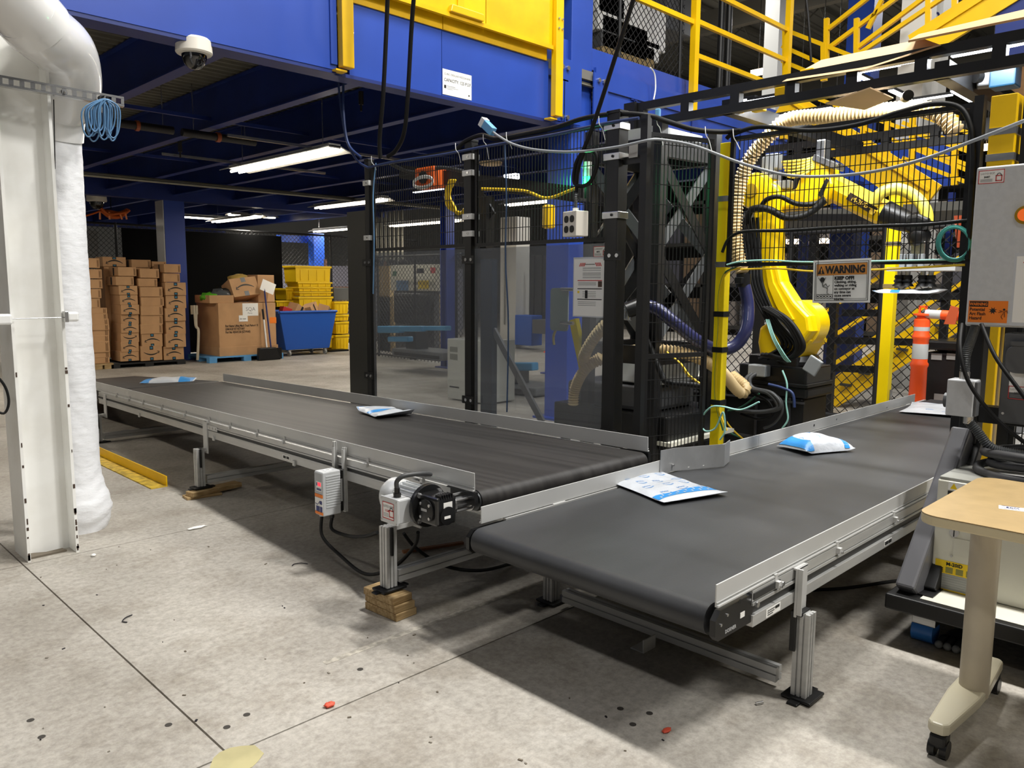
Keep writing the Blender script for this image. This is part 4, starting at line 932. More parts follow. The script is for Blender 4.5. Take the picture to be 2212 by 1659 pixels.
def meshpanel(name, a, b, z0, z1, lab, dv=.03, dh=.125, fw=.025, wr=.0022, top=True, fr=True):
    a, b = V(a), V(b); d = b-a; d.z = 0; L = d.length; d.normalize(); n = d.cross(Z)
    t = thing(name, lab, 'fence panel', (a+b)/2+Z*(z0-(a.z+b.z)/2))
    q = lambda s, z, o=0: V((a.x+d.x*s+n.x*o, a.y+d.y*s+n.y*o, z))
    if fr:
        for s in (fw/2, L-fw/2): MB().bar(q(s, z0), q(s, z1), fw, fw, n).build('frame_upright', black, t)
        for z in (z0+fw/2, z1-fw/2): MB().bar(q(fw, z), q(L-fw, z), fw, fw).build('frame_rail', black, t)
    m = MB(); k = dv
    while k < L-fw/2: m.bar(q(k, z0), q(k, z1), wr*2, wr*2, n); k += dv
    m.build('vertical_wires', black, t, kind='stuff')
    k = z0+dh
    m = MB()
    while k < z1-.02: m.bar(q(.0, k, .004), q(L, k, .004), wr*2.2, wr*2.2); k += dh
    m.build('horizontal_wires', black, t, kind='stuff')
    return t
g = .05
meshpanel('wire_fence', (FX, ya-g, 0), (FX, yb+g, 0), 1.90, 2.66, 'black wire mesh fence panel above the left acrylic panel')
meshpanel('wire_fence', (FX, yb-g, 0), (FX, yc+.06, 0), 1.90, 2.66, 'black wire mesh fence panel behind the hanging outlet box')
C1, C2 = V((4.19, 3.02, 0)), V((4.76, 2.845, 0))
MB().b2((C1.x-.022, C1.y-.022, .0), (C1.x+.022, C1.y+.03, 2.66)).build('fence_post', black, None, 'slim black corner upright right of the thick fence post', 'post')
meshpanel('wire_fence', C1+V((.025, -.008, 0)), C2+V((-.05, .015, 0)), .12, 2.56, 'tall narrow black mesh panel before the lattice tower')
d = (C2-C1).normalized()
MB().bar(C1+Z*1.15+d*.03, C2+Z*1.15-d*.06, .02, .03).build('mid_rail', black, bpy.data.objects['wire_fence.002'])
MB().b2((4.165, 3.07, 2.41), (4.172, 3.135, 2.50)).build('wall_plate', M('grey_plate', '#b5b3ae', .5), None, 'small grey cover plate between thick post and slim corner upright', 'plate')
MB().bar((4.2, 3.2, 2.40), (4.19, 3.02, 2.40), .02, .045).build('tie_bracket', black, bpy.data.objects['fence_post.002'])
def ypost(x, y, w, z1, lab, bands, mat=yel_b):
    t = thing('guard_post', lab, 'post', (x, y, 0))
    MB().b2((x-w/2, y-w/2, 0), (x+w/2, y+w/2, z1)).build('tube', mat, t, bevel=.004)
    MB().b2((x-w, y-w, 0), (x+w, y+w, .012)).build('base_plate', mat, t)
    for z, mt in bands: MB().b2((x-w/2-.004, y-w/2-.004, z-.018), (x+w/2+.004, y+w/2+.004, z+.018)).build('band', mt, t)
    return t
ypost(4.79, 2.80, .07, 2.54, 'bright yellow square post at the robot cell corner beside conveyor', ((2.18, zinc), (1.75, zinc), (1.42, black), (1.18, black), (.82, black)))
ypost(7.6, 2.72, .095, 2.55, 'bright yellow square post far behind the front conveyor', ((2.0, zinc), (1.62, zinc)))
ypost(4.77, 1.19, .12, 2.58, 'wide yellow post behind the grey electrical cabinet', ((2.40, zinc), (2.27, zinc)), yel)
MB().b2((4.74, 1.29, 0), (4.80, 1.335, 2.60)).build('fence_post', black, None, 'black upright left of the wide yellow post', 'post')
MB().b2((4.74, 1.06, 0), (4.80, 1.11, 2.58)).build('fence_post', black, None, 'black upright right of the wide yellow post', 'post')
meshpanel('wire_fence', (4.77, 1.06, 0), (4.77, .2, 0), .1, 2.56, 'black mesh panel behind the cabinet at the right edge')
meshpanel('wire_fence', (4.77, 2.76, 0), (4.77, 1.335, 0), 1.735, 2.57, 'wide black mesh panel over the front conveyor holding the warning sign', dv=.030, dh=.115, wr=.0021)
# acrylic panels
def glassmat(name, tint, haze_mix):
    m = bpy.data.materials.new(name); m.use_nodes = True; nt = m.node_tree; nt.nodes.clear(); N = nt.nodes.new
    o = N('ShaderNodeOutputMaterial'); tr = N('ShaderNodeBsdfTransparent'); tr.inputs[0].default_value = lin(tint); gl = N('ShaderNodeBsdfGlossy'); gl.inputs['Roughness'].default_value = .03
    di = N('ShaderNodeBsdfDiffuse'); di.inputs[0].default_value = (.8, .82, .85, 1)  # pale diffuse share paints the haze of hall light reflected in the sheet
    lw = N('ShaderNodeFresnel'); lw.inputs[0].default_value = 1.45; a = N('ShaderNodeMixShader'); b = N('ShaderNodeMixShader'); b.inputs[0].default_value = haze_mix
    ge = N('ShaderNodeNewGeometry'); mm = N('ShaderNodeMath'); mm.operation = 'MULTIPLY_ADD'; mm.inputs[1].default_value = -1; mm.inputs[2].default_value = 1; nt.links.new(ge.outputs['Backfacing'], mm.inputs[0]); m2 = N('ShaderNodeMath'); m2.operation = 'MULTIPLY'; nt.links.new(lw.outputs[0], m2.inputs[0]); nt.links.new(mm.outputs[0], m2.inputs[1]); nt.links.new(m2.outputs[0], a.inputs[0]); nt.links.new(tr.outputs[0], a.inputs[1]); nt.links.new(gl.outputs[0], a.inputs[2])
    nt.links.new(a.outputs[0], b.inputs[1]); nt.links.new(di.outputs[0], b.inputs[2]); nt.links.new(b.outputs[0], o.inputs[0]); return m
acr = glassmat('hazed_acrylic', '#d9dbdd', .10)
def acrylic(y0, y1, lab):
    t = thing('acrylic_panel', lab, 'panel', (FX, (y0+y1)/2, .15))
    MB().b2((FX-.004, y1, .15), (FX+.002, y0, 1.885)).build('sheet', acr, t)
    return t
ap1 = acrylic(ya-.04, yb+.045, 'clear acrylic guard panel left of the middle black post'); ap2 = acrylic(yb-.045, yc+.055, 'clear acrylic guard panel with posted notice')
for y, z, pr in ((ya, 1.80, ap1), (yb, 1.80, ap1), (yc, 1.80, ap2), (ya, .78, ap1), (yb, .70, ap1), (yc, .62, ap2)):
    c = MB().b2((FX-.055, y-.085, z-.03), (FX-.045, y+.05, z+.03)).build('panel_bracket', black, pr)
    for q in (-.06, -.0): MB().cyl((FX-.055, y+q, z), (FX-.064, y+q, z), .013, n=10).build('button_bolt', zinc, c, smooth=40)
# dark guard column left of the fence
yq = at(757, 650, x=FX).y
MB().b2((FX-.02, ya+.045, 0), (FX+.04, yq, at(770, 457, x=FX).z)).build('guard_board', M('dark_grey_board', '#35342f', .5), None, 'flat dark grey upright board left of the mesh fence', 'board')
# posted notice on the acrylic
nt0, nt1 = at(1241, 560, x=FX-.008), at(1308, 684, x=FX-.008)
t = thing('posted_notice', 'white printed safety notice taped to the acrylic panel', 'notice', (FX-.008, nt1.y, nt1.z))
nw, nh = nt0.y-nt1.y, nt0.z-nt1.z
MB().b2((FX-.009, nt1.y-.008, nt1.z-.008), (FX-.007, nt0.y+.008, nt0.z+.012)).build('plastic_sleeve', M('plastic_sleeve'), t)
MB().b2((FX-.0105, nt1.y, nt1.z), (FX-.009, nt0.y, nt0.z)).build('sheet', paper, t)
def npr(name, u0, u1, v0, v1, mt, k=0): return MB().b2((FX-.0115-k, nt0.y-u1*nw, nt0.z-v1*nh), (FX-.0104, nt0.y-u0*nw, nt0.z-v0*nh)).build(name, mt, t)
npr('title_line', .35, .65, .09, .10, ink)
for s, uu in ((1, .16), (-1, .70)):
    for k in range(4): MB().prism([(0, 0), (.008, 0), (.008+s*.012, .024), (s*.012, .024)], V((FX-.0112, nt0.y-(uu+.045*k)*nw, nt0.z-.13*nh)), -Y, Z, -.0006).build('hazard_stripe', red, t)
npr('red_rule', .12, .88, .37, .385, red); npr('black_rule', .12, .88, .515, .53, ink); npr('black_rule', .12, .88, .70, .715, ink)
npr('photo_print', .76, .88, .39, .49, M('dark_photo', '#4a3428', .6)); npr('photo_print', .36, .44, .55, .69, ink)
npr('yellow_mark', .12, .18, .56, .60, M('label_yellow'))
for v in (.15, .17, .20, .24, .26, .28, .31, .33, .41, .43, .45, .57, .60, .63, .66, .75, .78, .81): npr('text_line', .28 if v < .36 or .5 < v < .7 else .14, .84 if v < .36 else .7, v, v+.008, M('faded_ink'))
a = at(1297, 545, x=FX-.008); lt = decal('lockout_sticker', V((FX-.005, a.y+.06, a.z-.03)), -Y, Z, .12, .07, paper, None, .001, 'small white lockout sticker with red padlock on acrylic panel', 'sticker'); loto(V((FX-.0062, a.y+.06, a.z-.03)), -Y, Z, .12, .07, lt, '8876', None)
# door pull handle plate behind the acrylic
t = thing('door_handle', 'clear plastic plate with two steel standoffs behind the acrylic panel', 'handle', at(1210, 690, x=4.6))
a, b = at(1191, 622, x=4.6), at(1228, 716, x=4.6)
MB().prism(rrect(a.y-b.y, a.z-b.z, .03, 4), (4.6, (a.y+b.y)/2, (a.z+b.z)/2), -Y, Z, .01).build('plate', M('frosted_plastic', '#b7bcb8', .3), t)
for py in (625, 697):
    p = at(1212, py, x=4.6); MB().cyl(p, p+V((-.02, -.14, 0)), .014, n=12).build('standoff', zinc, t, smooth=40)
MB().tube(catmull([at(1207, 700, x=4.6), at(1196, 725, x=4.6), at(1197, 745, x=4.6)], 5), .01, 8).build('pull_cord', M('cream_cord', '#cdb87a', .6), t, smooth=60)
# warning sign
p = at(1760, 655, x=4.75); Wp = {k: at(*v, x=4.75) for k, v in dict(tl=(1767, 556), tr=(1891, 565), bl=(1758, 648), br=(1881, 660)).items()}
wy0, wy1 = 2.168, 1.822; wz0, wz1 = Wp['bl'].z+.0, Wp['tl'].z
wy0 = (Wp['tl'].y+Wp['bl'].y)/2; wy1 = (Wp['tr'].y+Wp['br'].y)/2; wz0 = (Wp['bl'].z+Wp['br'].z)/2; wz1 = (Wp['tl'].z+Wp['tr'].z)/2
ws = thing('warning_sign', 'white and orange keep off warning sign hanging on the mesh panel', 'sign', (4.75, (wy0+wy1)/2, wz0))
ww, wh = wy0-wy1, wz1-wz0; xs_ = 4.712
tiltR = Matrix.Rotation(math.radians(-1.5), 3, 'X')
def wpt(u, v, k=0): 
    q = V((0, (.5-u)*ww, (v-.5)*wh)); q = tiltR @ q
    return V((xs_-k, (wy0+wy1)/2+q.y, (wz0+wz1)/2+q.z))
wx = (wpt(1, 0)-wpt(0, 0)).normalized(); wz_ = (wpt(0, 1)-wpt(0, 0)).normalized()
def wq(name, u0, u1, v0, v1, mt, k): return MB().prism([(0, 0), ((u1-u0)*ww, 0), ((u1-u0)*ww, (v1-v0)*wh), (0, (v1-v0)*wh)], wpt(u0, v0, k), wx, wz_, .0008).build(name, mt, ws)
wq('laminate', 0, 1, 0, 1, paper, .000)
for a in ((.035, .045, .05, .95), (.955, .965, .05, .95), (.035, .965, .05, .06), (.035, .965, .94, .95), (.06, .066, .09, .91), (.934, .94, .09, .91), (.06, .94, .09, .098), (.06, .94, .902, .91), (.36, .366, .09, .64)): wq('border_line', *a, ink, .0012)
wq('orange_header', .066, .934, .64, .90, M('sign_orange', '#d08a3c', .5), .0016)
text('WARNING', wh*.235, wpt(.225, .69, .0024), wx, wz_, ink, ws, wide=.80, bold=.0028)
MB().prism([(0, 0), (.125*ww, 0), (.0625*ww, .19*wh)], wpt(.085, .675, .0024), wx, wz_, .0008).build('hazard_triangle', ink, ws)
text('!', wh*.15, wpt(.137, .695, .0034), wx, wz_, M('sign_orange'), ws, bold=.0015)
text('KEEP OFF!', wh*.105, wpt(.385, .535, .0014), wx, wz_, ink, ws, wide=.97, bold=.0016)
text('Climbing, sitting,\nwalking or riding\non conveyor at\nany time can\ncause severe\ninjuries.', wh*.082, wpt(.385, .455, .0014), wx, wz_, ink, ws, wide=.92, bold=.0005)
m = MB(); f0 = lambda u, v: wpt(.066+.294*u, .10+.53*v, .002)
for a, b, w in (((.12, .93), (.32, .70), .07), ((.56, .93), (.42, .70), .07), ((.36, .74), (.42, .52), .15), ((.42, .54), (.62, .48), .11), ((.58, .66), (.70, .50), .09), ((.44, .56), (.58, .66), .09), ((.70, .50), (.80, .60), .05), ((.60, .48), (.68, .44), .1), ((.68, .46), (.66, .24), .08), ((.66, .24), (.78, .20), .05)):
    m.bar(f0(*a), f0(*b), .001, w*.294*ww, X)
m.cyl(f0(.36, .84), f0(.36, .84)-X*.001, .0145*ww/.35, n=14); m.build('falling_figure', ink, ws)
m = MB().bar(f0(0, .19), f0(1, .19), .001, .003, X)
for k in range(5): m.lathe([(.011, 0), (.011, .0008)], f0(.12+.19*k, .1), -X, 14)
m.build('roller_print', ink, ws)
m = MB()
for k in range(5): m.lathe([(.0085, 0), (.0085, .0008)], f0(.12+.19*k, .1)-X*.001, -X, 14)
m.build('roller_print', paper, ws)
m = MB()
for k in range(5): m.lathe([(.005, 0), (.005, .0008)], f0(.12+.19*k, .1)-X*.002, -X, 10)
m.build('roller_print', ink, ws)
MB().tube([wpt(.09, 1.02, .004), wpt(.085, .62, .004)], .0016, 5).build('hanging_tie', ink, ws)
# ================================================================ ROBOT CELL
RX = 6.5
def rp(px, py, dx=0): return at(px, py, x=RX+dx)
def sil(m, pts, th, x=RX):
    "side outline of a robot casting (in the plane x) given real thickness th"
    P_ = [at(a, b, x=x) for a, b in pts]
    return m.prism([(-p.y, p.z) for p in P_], (x+th/2, 0, 0), -Y, Z, -th) if False else m.prism([(p.y, p.z) for p in P_], (x-th/2, 0, 0), Y, Z, th)
# pedestal
t = thing('robot_pedestal', 'black steel pedestal frame carrying the yellow robot', 'pedestal', (6.7, 3.3, 0))
pz = at(1765, 832, x=6.3).z; fz = at(1765, 900, x=6.3).z
MB().b2((6.27, 2.88, .08), (6.74, 4.2, pz-.12)).build('pedestal_frame', black, t, bevel=.02)
MB().b2((6.25, 2.84, pz-.12), (6.76, 4.25, pz-.03)).build('pedestal_top', black, t, bevel=.02)
MB().b2((6.27, 3.45, pz-.03), (6.74, 4.2, pz-.015)).build('top_plate', cream, t)
for x in (6.28, 6.62):
    for y in (2.9, 4.05): MB().b2((x, y, 0), (x+.1, y+.1, .1)).build('foot', black, t)
MB().b2((6.262, 2.9, .30), (6.27, 4.1, .325)).build('stiffener', M('edge_grey', '#3a3a3c', .4), t)
MB().cyl((6.6, 2.88, .30), (6.55, 2.72, .28), .07, n=20).build('outlet_pipe', zinc, t, smooth=40)
MB().prism([(0, 0), (.34, .06), (.34, .12), (0, .05)], (6.26, 3.25, .20), -Y, Z, .03).build('cloth_strip', M('bright_blue_strap', '#1d86d6', .5), t)
for py_, yy in ((884, 3.4), (870, 3.0)):
    MB().cyl((6.268, yy, .24), (6.26, yy, .24), .03, n=16).build('access_hole', paper, t)
# robot
rb = thing('industrial_robot', 'yellow six axis robot arm with black wrist reaching right behind the mesh', 'robot', (RX, rp(1720, 800).y, pz-.03))
MB().b2((RX-.24, rp(1770, 800).y, rp(1700, 836).z), (RX+.24, rp(1625, 800).y, rp(1700, 786).z)).build('base', blackm, rb, bevel=.015)
MB().b2((RX-.20, rp(1745, 800).y, rp(1700, 790).z), (RX+.2, rp(1640, 800).y, rp(1700, 766).z)).build('base_top', blackm, rb, bevel=.012)
MB().b2((RX-.26, rp(1775, 800).y, pz-.03), (RX+.26, rp(1640, 800).y, pz)).build('base_plate', black, rb, bevel=.008)
MB().lathe([(.20, 0), (.21, .03), (.19, .075)], V((RX, rp(1715, 790).y, rp(1715, 785).z)), Z, 32).build('turntable', blackm, rb, smooth=40)
sil(MB(), [(1656, 738), (1660, 705), (1690, 690), (1735, 690), (1768, 700), (1768, 735), (1745, 772), (1662, 772)], .34).build('shoulder_casting', robot_y, rb, bevel=.03, seg=3)
c = rp(1735, 700); MB().lathe([(.16, 0), (.20, .02), (.20, .2), (.16, .225)], V((RX-.13, c.y, c.z)), X, 32).build('shoulder_hub', robot_y, rb, smooth=40)
sil(MB(), [(1742, 646), (1758, 655), (1770, 680), (1770, 732), (1760, 734), (1757, 690), (1748, 668), (1735, 655)], .22, RX+.08).build('motor_cover', robot_y, rb, bevel=.02)
la = sil(MB(), [(1641, 560), (1638, 500), (1634, 462), (1634, 425), (1646, 400), (1668, 392), (1690, 402), (1694, 430), (1689, 470), (1688, 560), (1699, 608), (1726, 650), (1757, 682), (1762, 715), (1744, 742), (1715, 744), (1692, 722), (1668, 672), (1650, 618)], .17, RX-.16).build('lower_arm', robot_y, rb, bevel=.035, seg=3)
sil(MB(), [(1652, 570), (1664, 570), (1672, 610), (1698, 660), (1716, 690), (1700, 700), (1676, 660), (1660, 620)], .02, RX-.25).build('arm_recess', robot_y, la, bevel=.006)
c = rp(1661, 418); MB().lathe([(.07, 0), (.135, .012), (.15, .04), (.15, .24)], V((RX-.30, c.y, c.z)), X, 32).build('elbow_hub', robot_y, rb, smooth=40)
MB().lathe([(.055, 0), (.055, .02)], V((RX-.318, c.y, c.z)), X, 20).build('hub_recess_shade', M('hub_shadow_yellow', '#a98a00', .6), rb)  # disc in darker yellow paints the shade of a recess
ua = sil(MB(), [(1660, 440), (1680, 420), (1705, 413), (1732, 413), (1752, 358), (1764, 340), (1800, 362), (1806, 380), (1812, 400), (1795, 432), (1780, 440), (1740, 452), (1690, 456)], .26, RX-.05).build('upper_arm_casting', robot_y, rb, bevel=.03, seg=3)
fa, fb = rp(1796, 404), rp(1912, 462)
MB().tube([fa, fa.lerp(fb, .06), fa.lerp(fb, .5), fa.lerp(fb, .96), fb], .108, 8, rf=lambda s: .9 if s in (0, 1) else 1.0-.12*s).build('forearm', robot_y, rb, smooth=25)
sil(MB(), [(1782, 424), (1800, 388), (1806, 392), (1790, 430)], .27, RX-.05).build('cable_clamp', blackm, ua)
n_ = (fb-fa).normalized(); o_ = fa.lerp(fb, .48)+V((-.101, 0, 0))
MB().bar(fa.lerp(fb, .42)+V((-.103, 0, .01)), fa.lerp(fb, .92)+V((-.095, 0, -.01)), .003, .06, V((1, 0, .0)).cross(n_)).build('nameplate', M('nameplate_brown', '#2c1e18', .4), rb)
text('M-20iD', .05, fa.lerp(fb, .47)+V((-.1055, 0, -.015)), n_, V((1, 0, 0)).cross(n_) if (V((1, 0, 0)).cross(n_)).z > 0 else -(V((1, 0, 0)).cross(n_)), M('nameplate_gold', '#d8b23c', .4), rb)
MB().cyl(fa.lerp(fb, .86)+V((-.098, 0, -.02)), fa.lerp(fb, .86)+V((-.104, 0, -.02)), .022, n=16).build('brand_mark', M('nameplate_gold'), rb)
wa = fb; wb = rp(1968, 482)
MB().tube([wa, wa.lerp(wb, .3), wa.lerp(wb, .75), wb], .105, 14, rf=lambda s: 1-.30*s).build('wrist', blackm, rb, smooth=50)
sil(MB(), [(1952, 482), (1966, 466), (1990, 462), (2012, 472), (2018, 486), (2004, 498), (1975, 508), (1958, 500)], .15).build('wrist_cap', blackm, rb, bevel=.03, seg=3)
wc = rp(1986, 500); MB().lathe([(.075, 0), (.085, -.03), (.07, -.09), (.05, -.11)], wc, Z, 24).build('flange', blackm, rb, smooth=40)
# gripper
gx = RX
MB().b2((gx-.05, rp(2003, 540).y, rp(1980, 566).z), (gx+.05, rp(1972, 540).y, rp(1980, 522).z)).build('gripper_block', steel, rb, bevel=.006)
MB().b2((gx-.16, rp(2078, 583).y, rp(1980, 586).z), (gx+.16, rp(1932, 583).y, rp(1980, 578).z)).build('gripper_plate', alu_l, rb)
for px in (1944, 1962, 1995, 2012):
    for dx in (-.09, .09):
        p = at(px, 580, x=gx+dx); MB().cyl(p, p-Z*.05, .018, n=12).build('cup_stem', zinc, rb, smooth=40)
        MB().lathe([(.03, 0), (.036, -.015), (.028, -.03), (.04, -.045), (.03, -.06), (.048, -.085)], p-Z*.05, Z, 16).build('suction_cup', rubber, rb, smooth=60)
for px in (1950, 1966, 1990):
    p = at(px, 566, x=gx-.08); MB().b2((p.x-.02, p.y-.02, p.z-.05), (p.x+.02, p.y+.02, p.z+.06)).build('valve', M('valve_grey', '#8b8f92', .4), rb, bevel=.004)
mh = at(1965, 634, x=gx)
tm = mailer((mh.x, mh.y, mh.z-.01), .46, .34, math.radians(-85), 0, .035, 'white mailer held in the air by the robot suction cups', (.28, .42), seed=21, marks=2, curl=.03)
# hoses and cables of the robot
MB().tube(catmull([rp(1885, 440, -.1), rp(1905, 416, -.1), rp(1940, 408, -.05), rp(1975, 424, 0), rp(1998, 452, 0), rp(2004, 480, 0)], 7), .045, 10).build('dress_hose', M('pale_yellow_sleeve', '#f0dc50', .4), rb, smooth=60)
MB().tube(catmull([rp(1640, 455, -.3), rp(1655, 432, -.36), rp(1685, 425, -.36), rp(1720, 440, -.3), rp(1760, 440, -.2), rp(1780, 428, -.2)], 6), .02, 8).build('arm_cable', rubber, rb, smooth=60)
MB().tube(catmull([rp(1612, 480, -.3), rp(1625, 452, -.36), rp(1660, 452, -.38), rp(1700, 470, -.33), rp(1745, 462, -.25), rp(1782, 432, -.2)], 6), .028, 8).build('arm_cable', rubber, rb, smooth=60)
for k in range(6):
    MB().tube(catmull([rp(1690+2*k, 350+6*k, -.2), rp(1715, 348+7*k, -.24), rp(1740, 345+6*k, -.22), rp(1768, 338+3*k, -.15)], 5), .011, 6).build('air_line', M('pale_yellow_sleeve'), rb, smooth=60)
for c_, d_ in (((1672, 350), (.1, .12, .13)), ((1665, 375), (.1, .1, .1)), ((1690, 400), (.08, .16, .07)), ((1655, 365), (.06, .06, .2))):
    p = rp(*c_, -.15); MB().box(p, d_).build('valve_body', M('cast_grey', '#9b9fa1', .4, .3), rb, bevel=.012)
MB().box(rp(1790, 352, -.12), (.16, .22, .05), Matrix.Rotation(.45, 3, 'X')).build('valve_manifold', steel, rb, bevel=.006)
MB().box(rp(1778, 325, -.12), (.1, .08, .16)).build('valve_manifold', steel, rb, bevel=.01)
for k in range(5):
    a = 1628+7*k; MB().tube(catmull([rp(1600+9*k, 470, -.3), rp(a-14, 560, -.3), rp(a-8, 620, -.32), rp(1655+6*k, 690, -.34), rp(1690+9*k, 745, -.3), rp(1640+18*k, 775, -.25)], 6), .016, 6).build('base_cable', rubber, rb, smooth=60)
for k in range(3):
    MB().tube(catmull([rp(1650+6*k, 665, -.36), rp(1690+6*k, 690, -.40), rp(1716+6*k, 725, -.40), rp(1722+6*k, 755, -.38), rp(1700, 775, -.32), rp(1645+8*k, 766, -.32)], 6), .02, 8).build('base_cable', rubber, rb, smooth=60)
for k in range(3):
    MB().tube(catmull([rp(1655+3*k, 690, -.37), rp(1668+3*k, 730, -.4), rp(1690+4*k, 770, -.38), rp(1702+3*k, 782, -.36)], 6), .006, 6).build('signal_cable', M('pale_teal_cable', '#9fd6cc', .4), rb, smooth=60)
MB().box(rp(1640, 800, -.30), (.1, .16, .1)).build('connector', M('cast_grey'), rb, bevel=.01)
for k in range(2): MB().tube(catmull([rp(1628+8*k, 806, -.33), rp(1612+8*k, 818, -.38), rp(1618+8*k, 838, -.4), rp(1660+8*k, 850, -.42), rp(1680+6*k, 880, -.42), rp(1640, 890, -.42), rp(1590, 885, -.4)], 6), .018, 8).build('base_cable', M('grey_cable'), rb, smooth=60)
MB().box(rp(1756, 790, -.28), (.03, .12, .14), Matrix.Rotation(.5, 3, 'X')).build('teach_box', M('cast_grey'), rb, bevel=.01)
# ---------------------------------------------------------------- pedestal for vacuum machine and lattice tower
t = thing('vacuum_unit', 'black vacuum machine housing with grey lid behind acrylic and mesh', 'machine', (5.4, 4.0, 0))
MB().b2((5.0, 3.35, .36), (5.9, 4.5, .62)).build('housing', black, t, bevel=.015)
for x_, y_ in ((5.05, 3.4), (5.8, 3.4), (5.05, 4.4), (5.8, 4.4)): MB().b2((x_, y_, 0), (x_+.06, y_+.06, .36)).build('leg', black, t)
MB().b2((5.05, 3.55, .62), (5.7, 4.4, .82)).build('lid', grey_d, t, bevel=.04)
MB().prism([(0, 0), (.55, 0), (.65, .22), (.1, .26)], (5.1, 3.5, .84), X, Z, -.5).build('side_panel', M('pale_grey_cover', '#a8aaa8', .4), t, bevel=.01)
MB().b2((4.98, 3.3, .40), (5.92, 4.5, .43)).build('cream_shelf', cream, t)
t = thing('lattice_tower', 'black steel tower with crossed braces behind the narrow mesh panel', 'tower', (5.3, 3.5, 0))
TP = [(4.97, 3.46), (5.62, 3.40), (4.97, 4.1), (5.62, 4.1)]
for x, y in TP: MB().b2((x-.04, y-.04, 0), (x+.04, y+.04, 2.80)).build('upright', black, t)
for (a, b) in ((0, 1), (0, 2), (1, 3), (2, 3)):
    for z in (2.62, 1.08):
        MB().bar((TP[a][0], TP[a][1], z), (TP[b][0], TP[b][1], z), .05, .14).build('cross_beam', black, t)
    for z0, z1 in ((2.55, 1.85), (1.85, 1.15)):
        MB().bar((TP[a][0], TP[a][1]-.0, z0), (TP[b][0], TP[b][1]-.0, z1), .012, .085).build('brace', black, t)
        MB().bar((TP[a][0], TP[a][1]+.02, z1), (TP[b][0], TP[b][1]+.02, z0), .012, .085).build('brace', M('brace_grey', '#6d7072', .4, .4), t)
MB().b2((5.0, 3.5, 2.70), (5.6, 4.0, 2.78)).build('tray', M('tray_light', '#b8bab8', .4), t)
# ---------------------------------------------------------------- overhead light frame with windowed beams
t = thing('light_frame', 'black overhead beam frame with cut-out windows carrying led bars', 'frame', (6, 2.2, 2.8))
def winbeam(a, b, h, name, wins=.40, gap=.07, th=.06):
    a, b = V(a), V(b); d = (b-a); L = d.length; d.normalize(); e = .058
    MB().bar(a+Z*(h-e/2), b+Z*(h-e/2), th, e).build(name, black, t); MB().bar(a+Z*e/2, b+Z*e/2, th, e).build(name, black, t)
    k = 0
    while k < L:
        MB().bar(a+d*min(L, k)+Z*h/2, a+d*min(L, k+gap)+Z*h/2, th, h-2*e).build('beam_web', black, t); k += wins
BX = 5.1
ybl, ybr = at(1378, 250, x=BX).y, .55; bz = 2.80
winbeam((BX, ybl, bz), (BX, ybr, bz), .185, 'beam_flange')
BX2 = 7.4; winbeam((BX2, 4.0, bz), (BX2, ybr, bz), .17, 'beam_flange')
MB().b2((BX-.06, ybl-.01, bz-.08), (BX+.06, ybl+.09, bz+.19)).build('beam_end', black, t)
for yy in (3.0, 1.62, .75):
    MB().b2((BX, yy-.04, bz-.0), (BX2, yy+.04, bz+.10)).build('cross_beam', black, t)
for x, y in ((BX2, 3.9), (BX2, .6), (BX, .6)): MB().b2((x-.04, y-.04, 0), (x+.04, y+.04, bz)).build('frame_leg', black, t)
def ledbar(c, L, ax, lab, pw=9):
    c = V(c); b = thing('led_bar', lab, 'light', c, group='led bars on the overhead frame')
    MB().bar(c-ax*L/2+Z*.012, c+ax*L/2+Z*.012, .045, .018).build('housing', black, b)
    MB().bar(c-ax*L/2, c+ax*L/2, .035, .008).build('glowing_lens', led, b)
    l = area('led_bar_light', c-Z*.012, .04 if ax is Y else L, L if ax is Y else .04, pw, (.95, .98, 1))
for k, (px, py, xx, L, ax) in enumerate(((1600, 218, 5.5, .25, Y), (1660, 212, 5.5, .32, Y), (1735, 242, 6.2, .45, Y), (1862, 168, 5.9, .30, X), (1890, 150, 5.35, .3, Y), (1955, 136, 5.35, .3, Y), (1945, 205, 5.9, .35, X), (2010, 212, 6.6, .3, Y), (2125, 110, 5.35, .34, Y), (2200, 96, 5.35, .3, Y), (2080, 208, 6.0, .4, X))):
    z_ = 2.86
    p = at(px, py, x=xx)
    names = ('leftmost led bar in the overhead frame', 'second led bar from the left in overhead frame', 'led bar hanging lower behind the left cross beam', 'led bar pointing away under the cardboard sheet', 'led bar in beam window below the pale cardboard', 'led bar in beam window right of cardboard middle', 'bright led bar beside the round pipe end', 'led bar right of the round pipe end', 'led bar in upper right beam window', 'led bar at the far right beam window', 'led bar along the right cross beam')
    ledbar(p, L, ax, names[k], 8)
MB().tube([at(1962, 206, x=5.25), at(1956, 210, x=5.4)], .032, 16).build('duct_end', M('duct_dark', '#262626', .5), None, 'round open pipe end between two led bars', 'pipe', smooth=40)
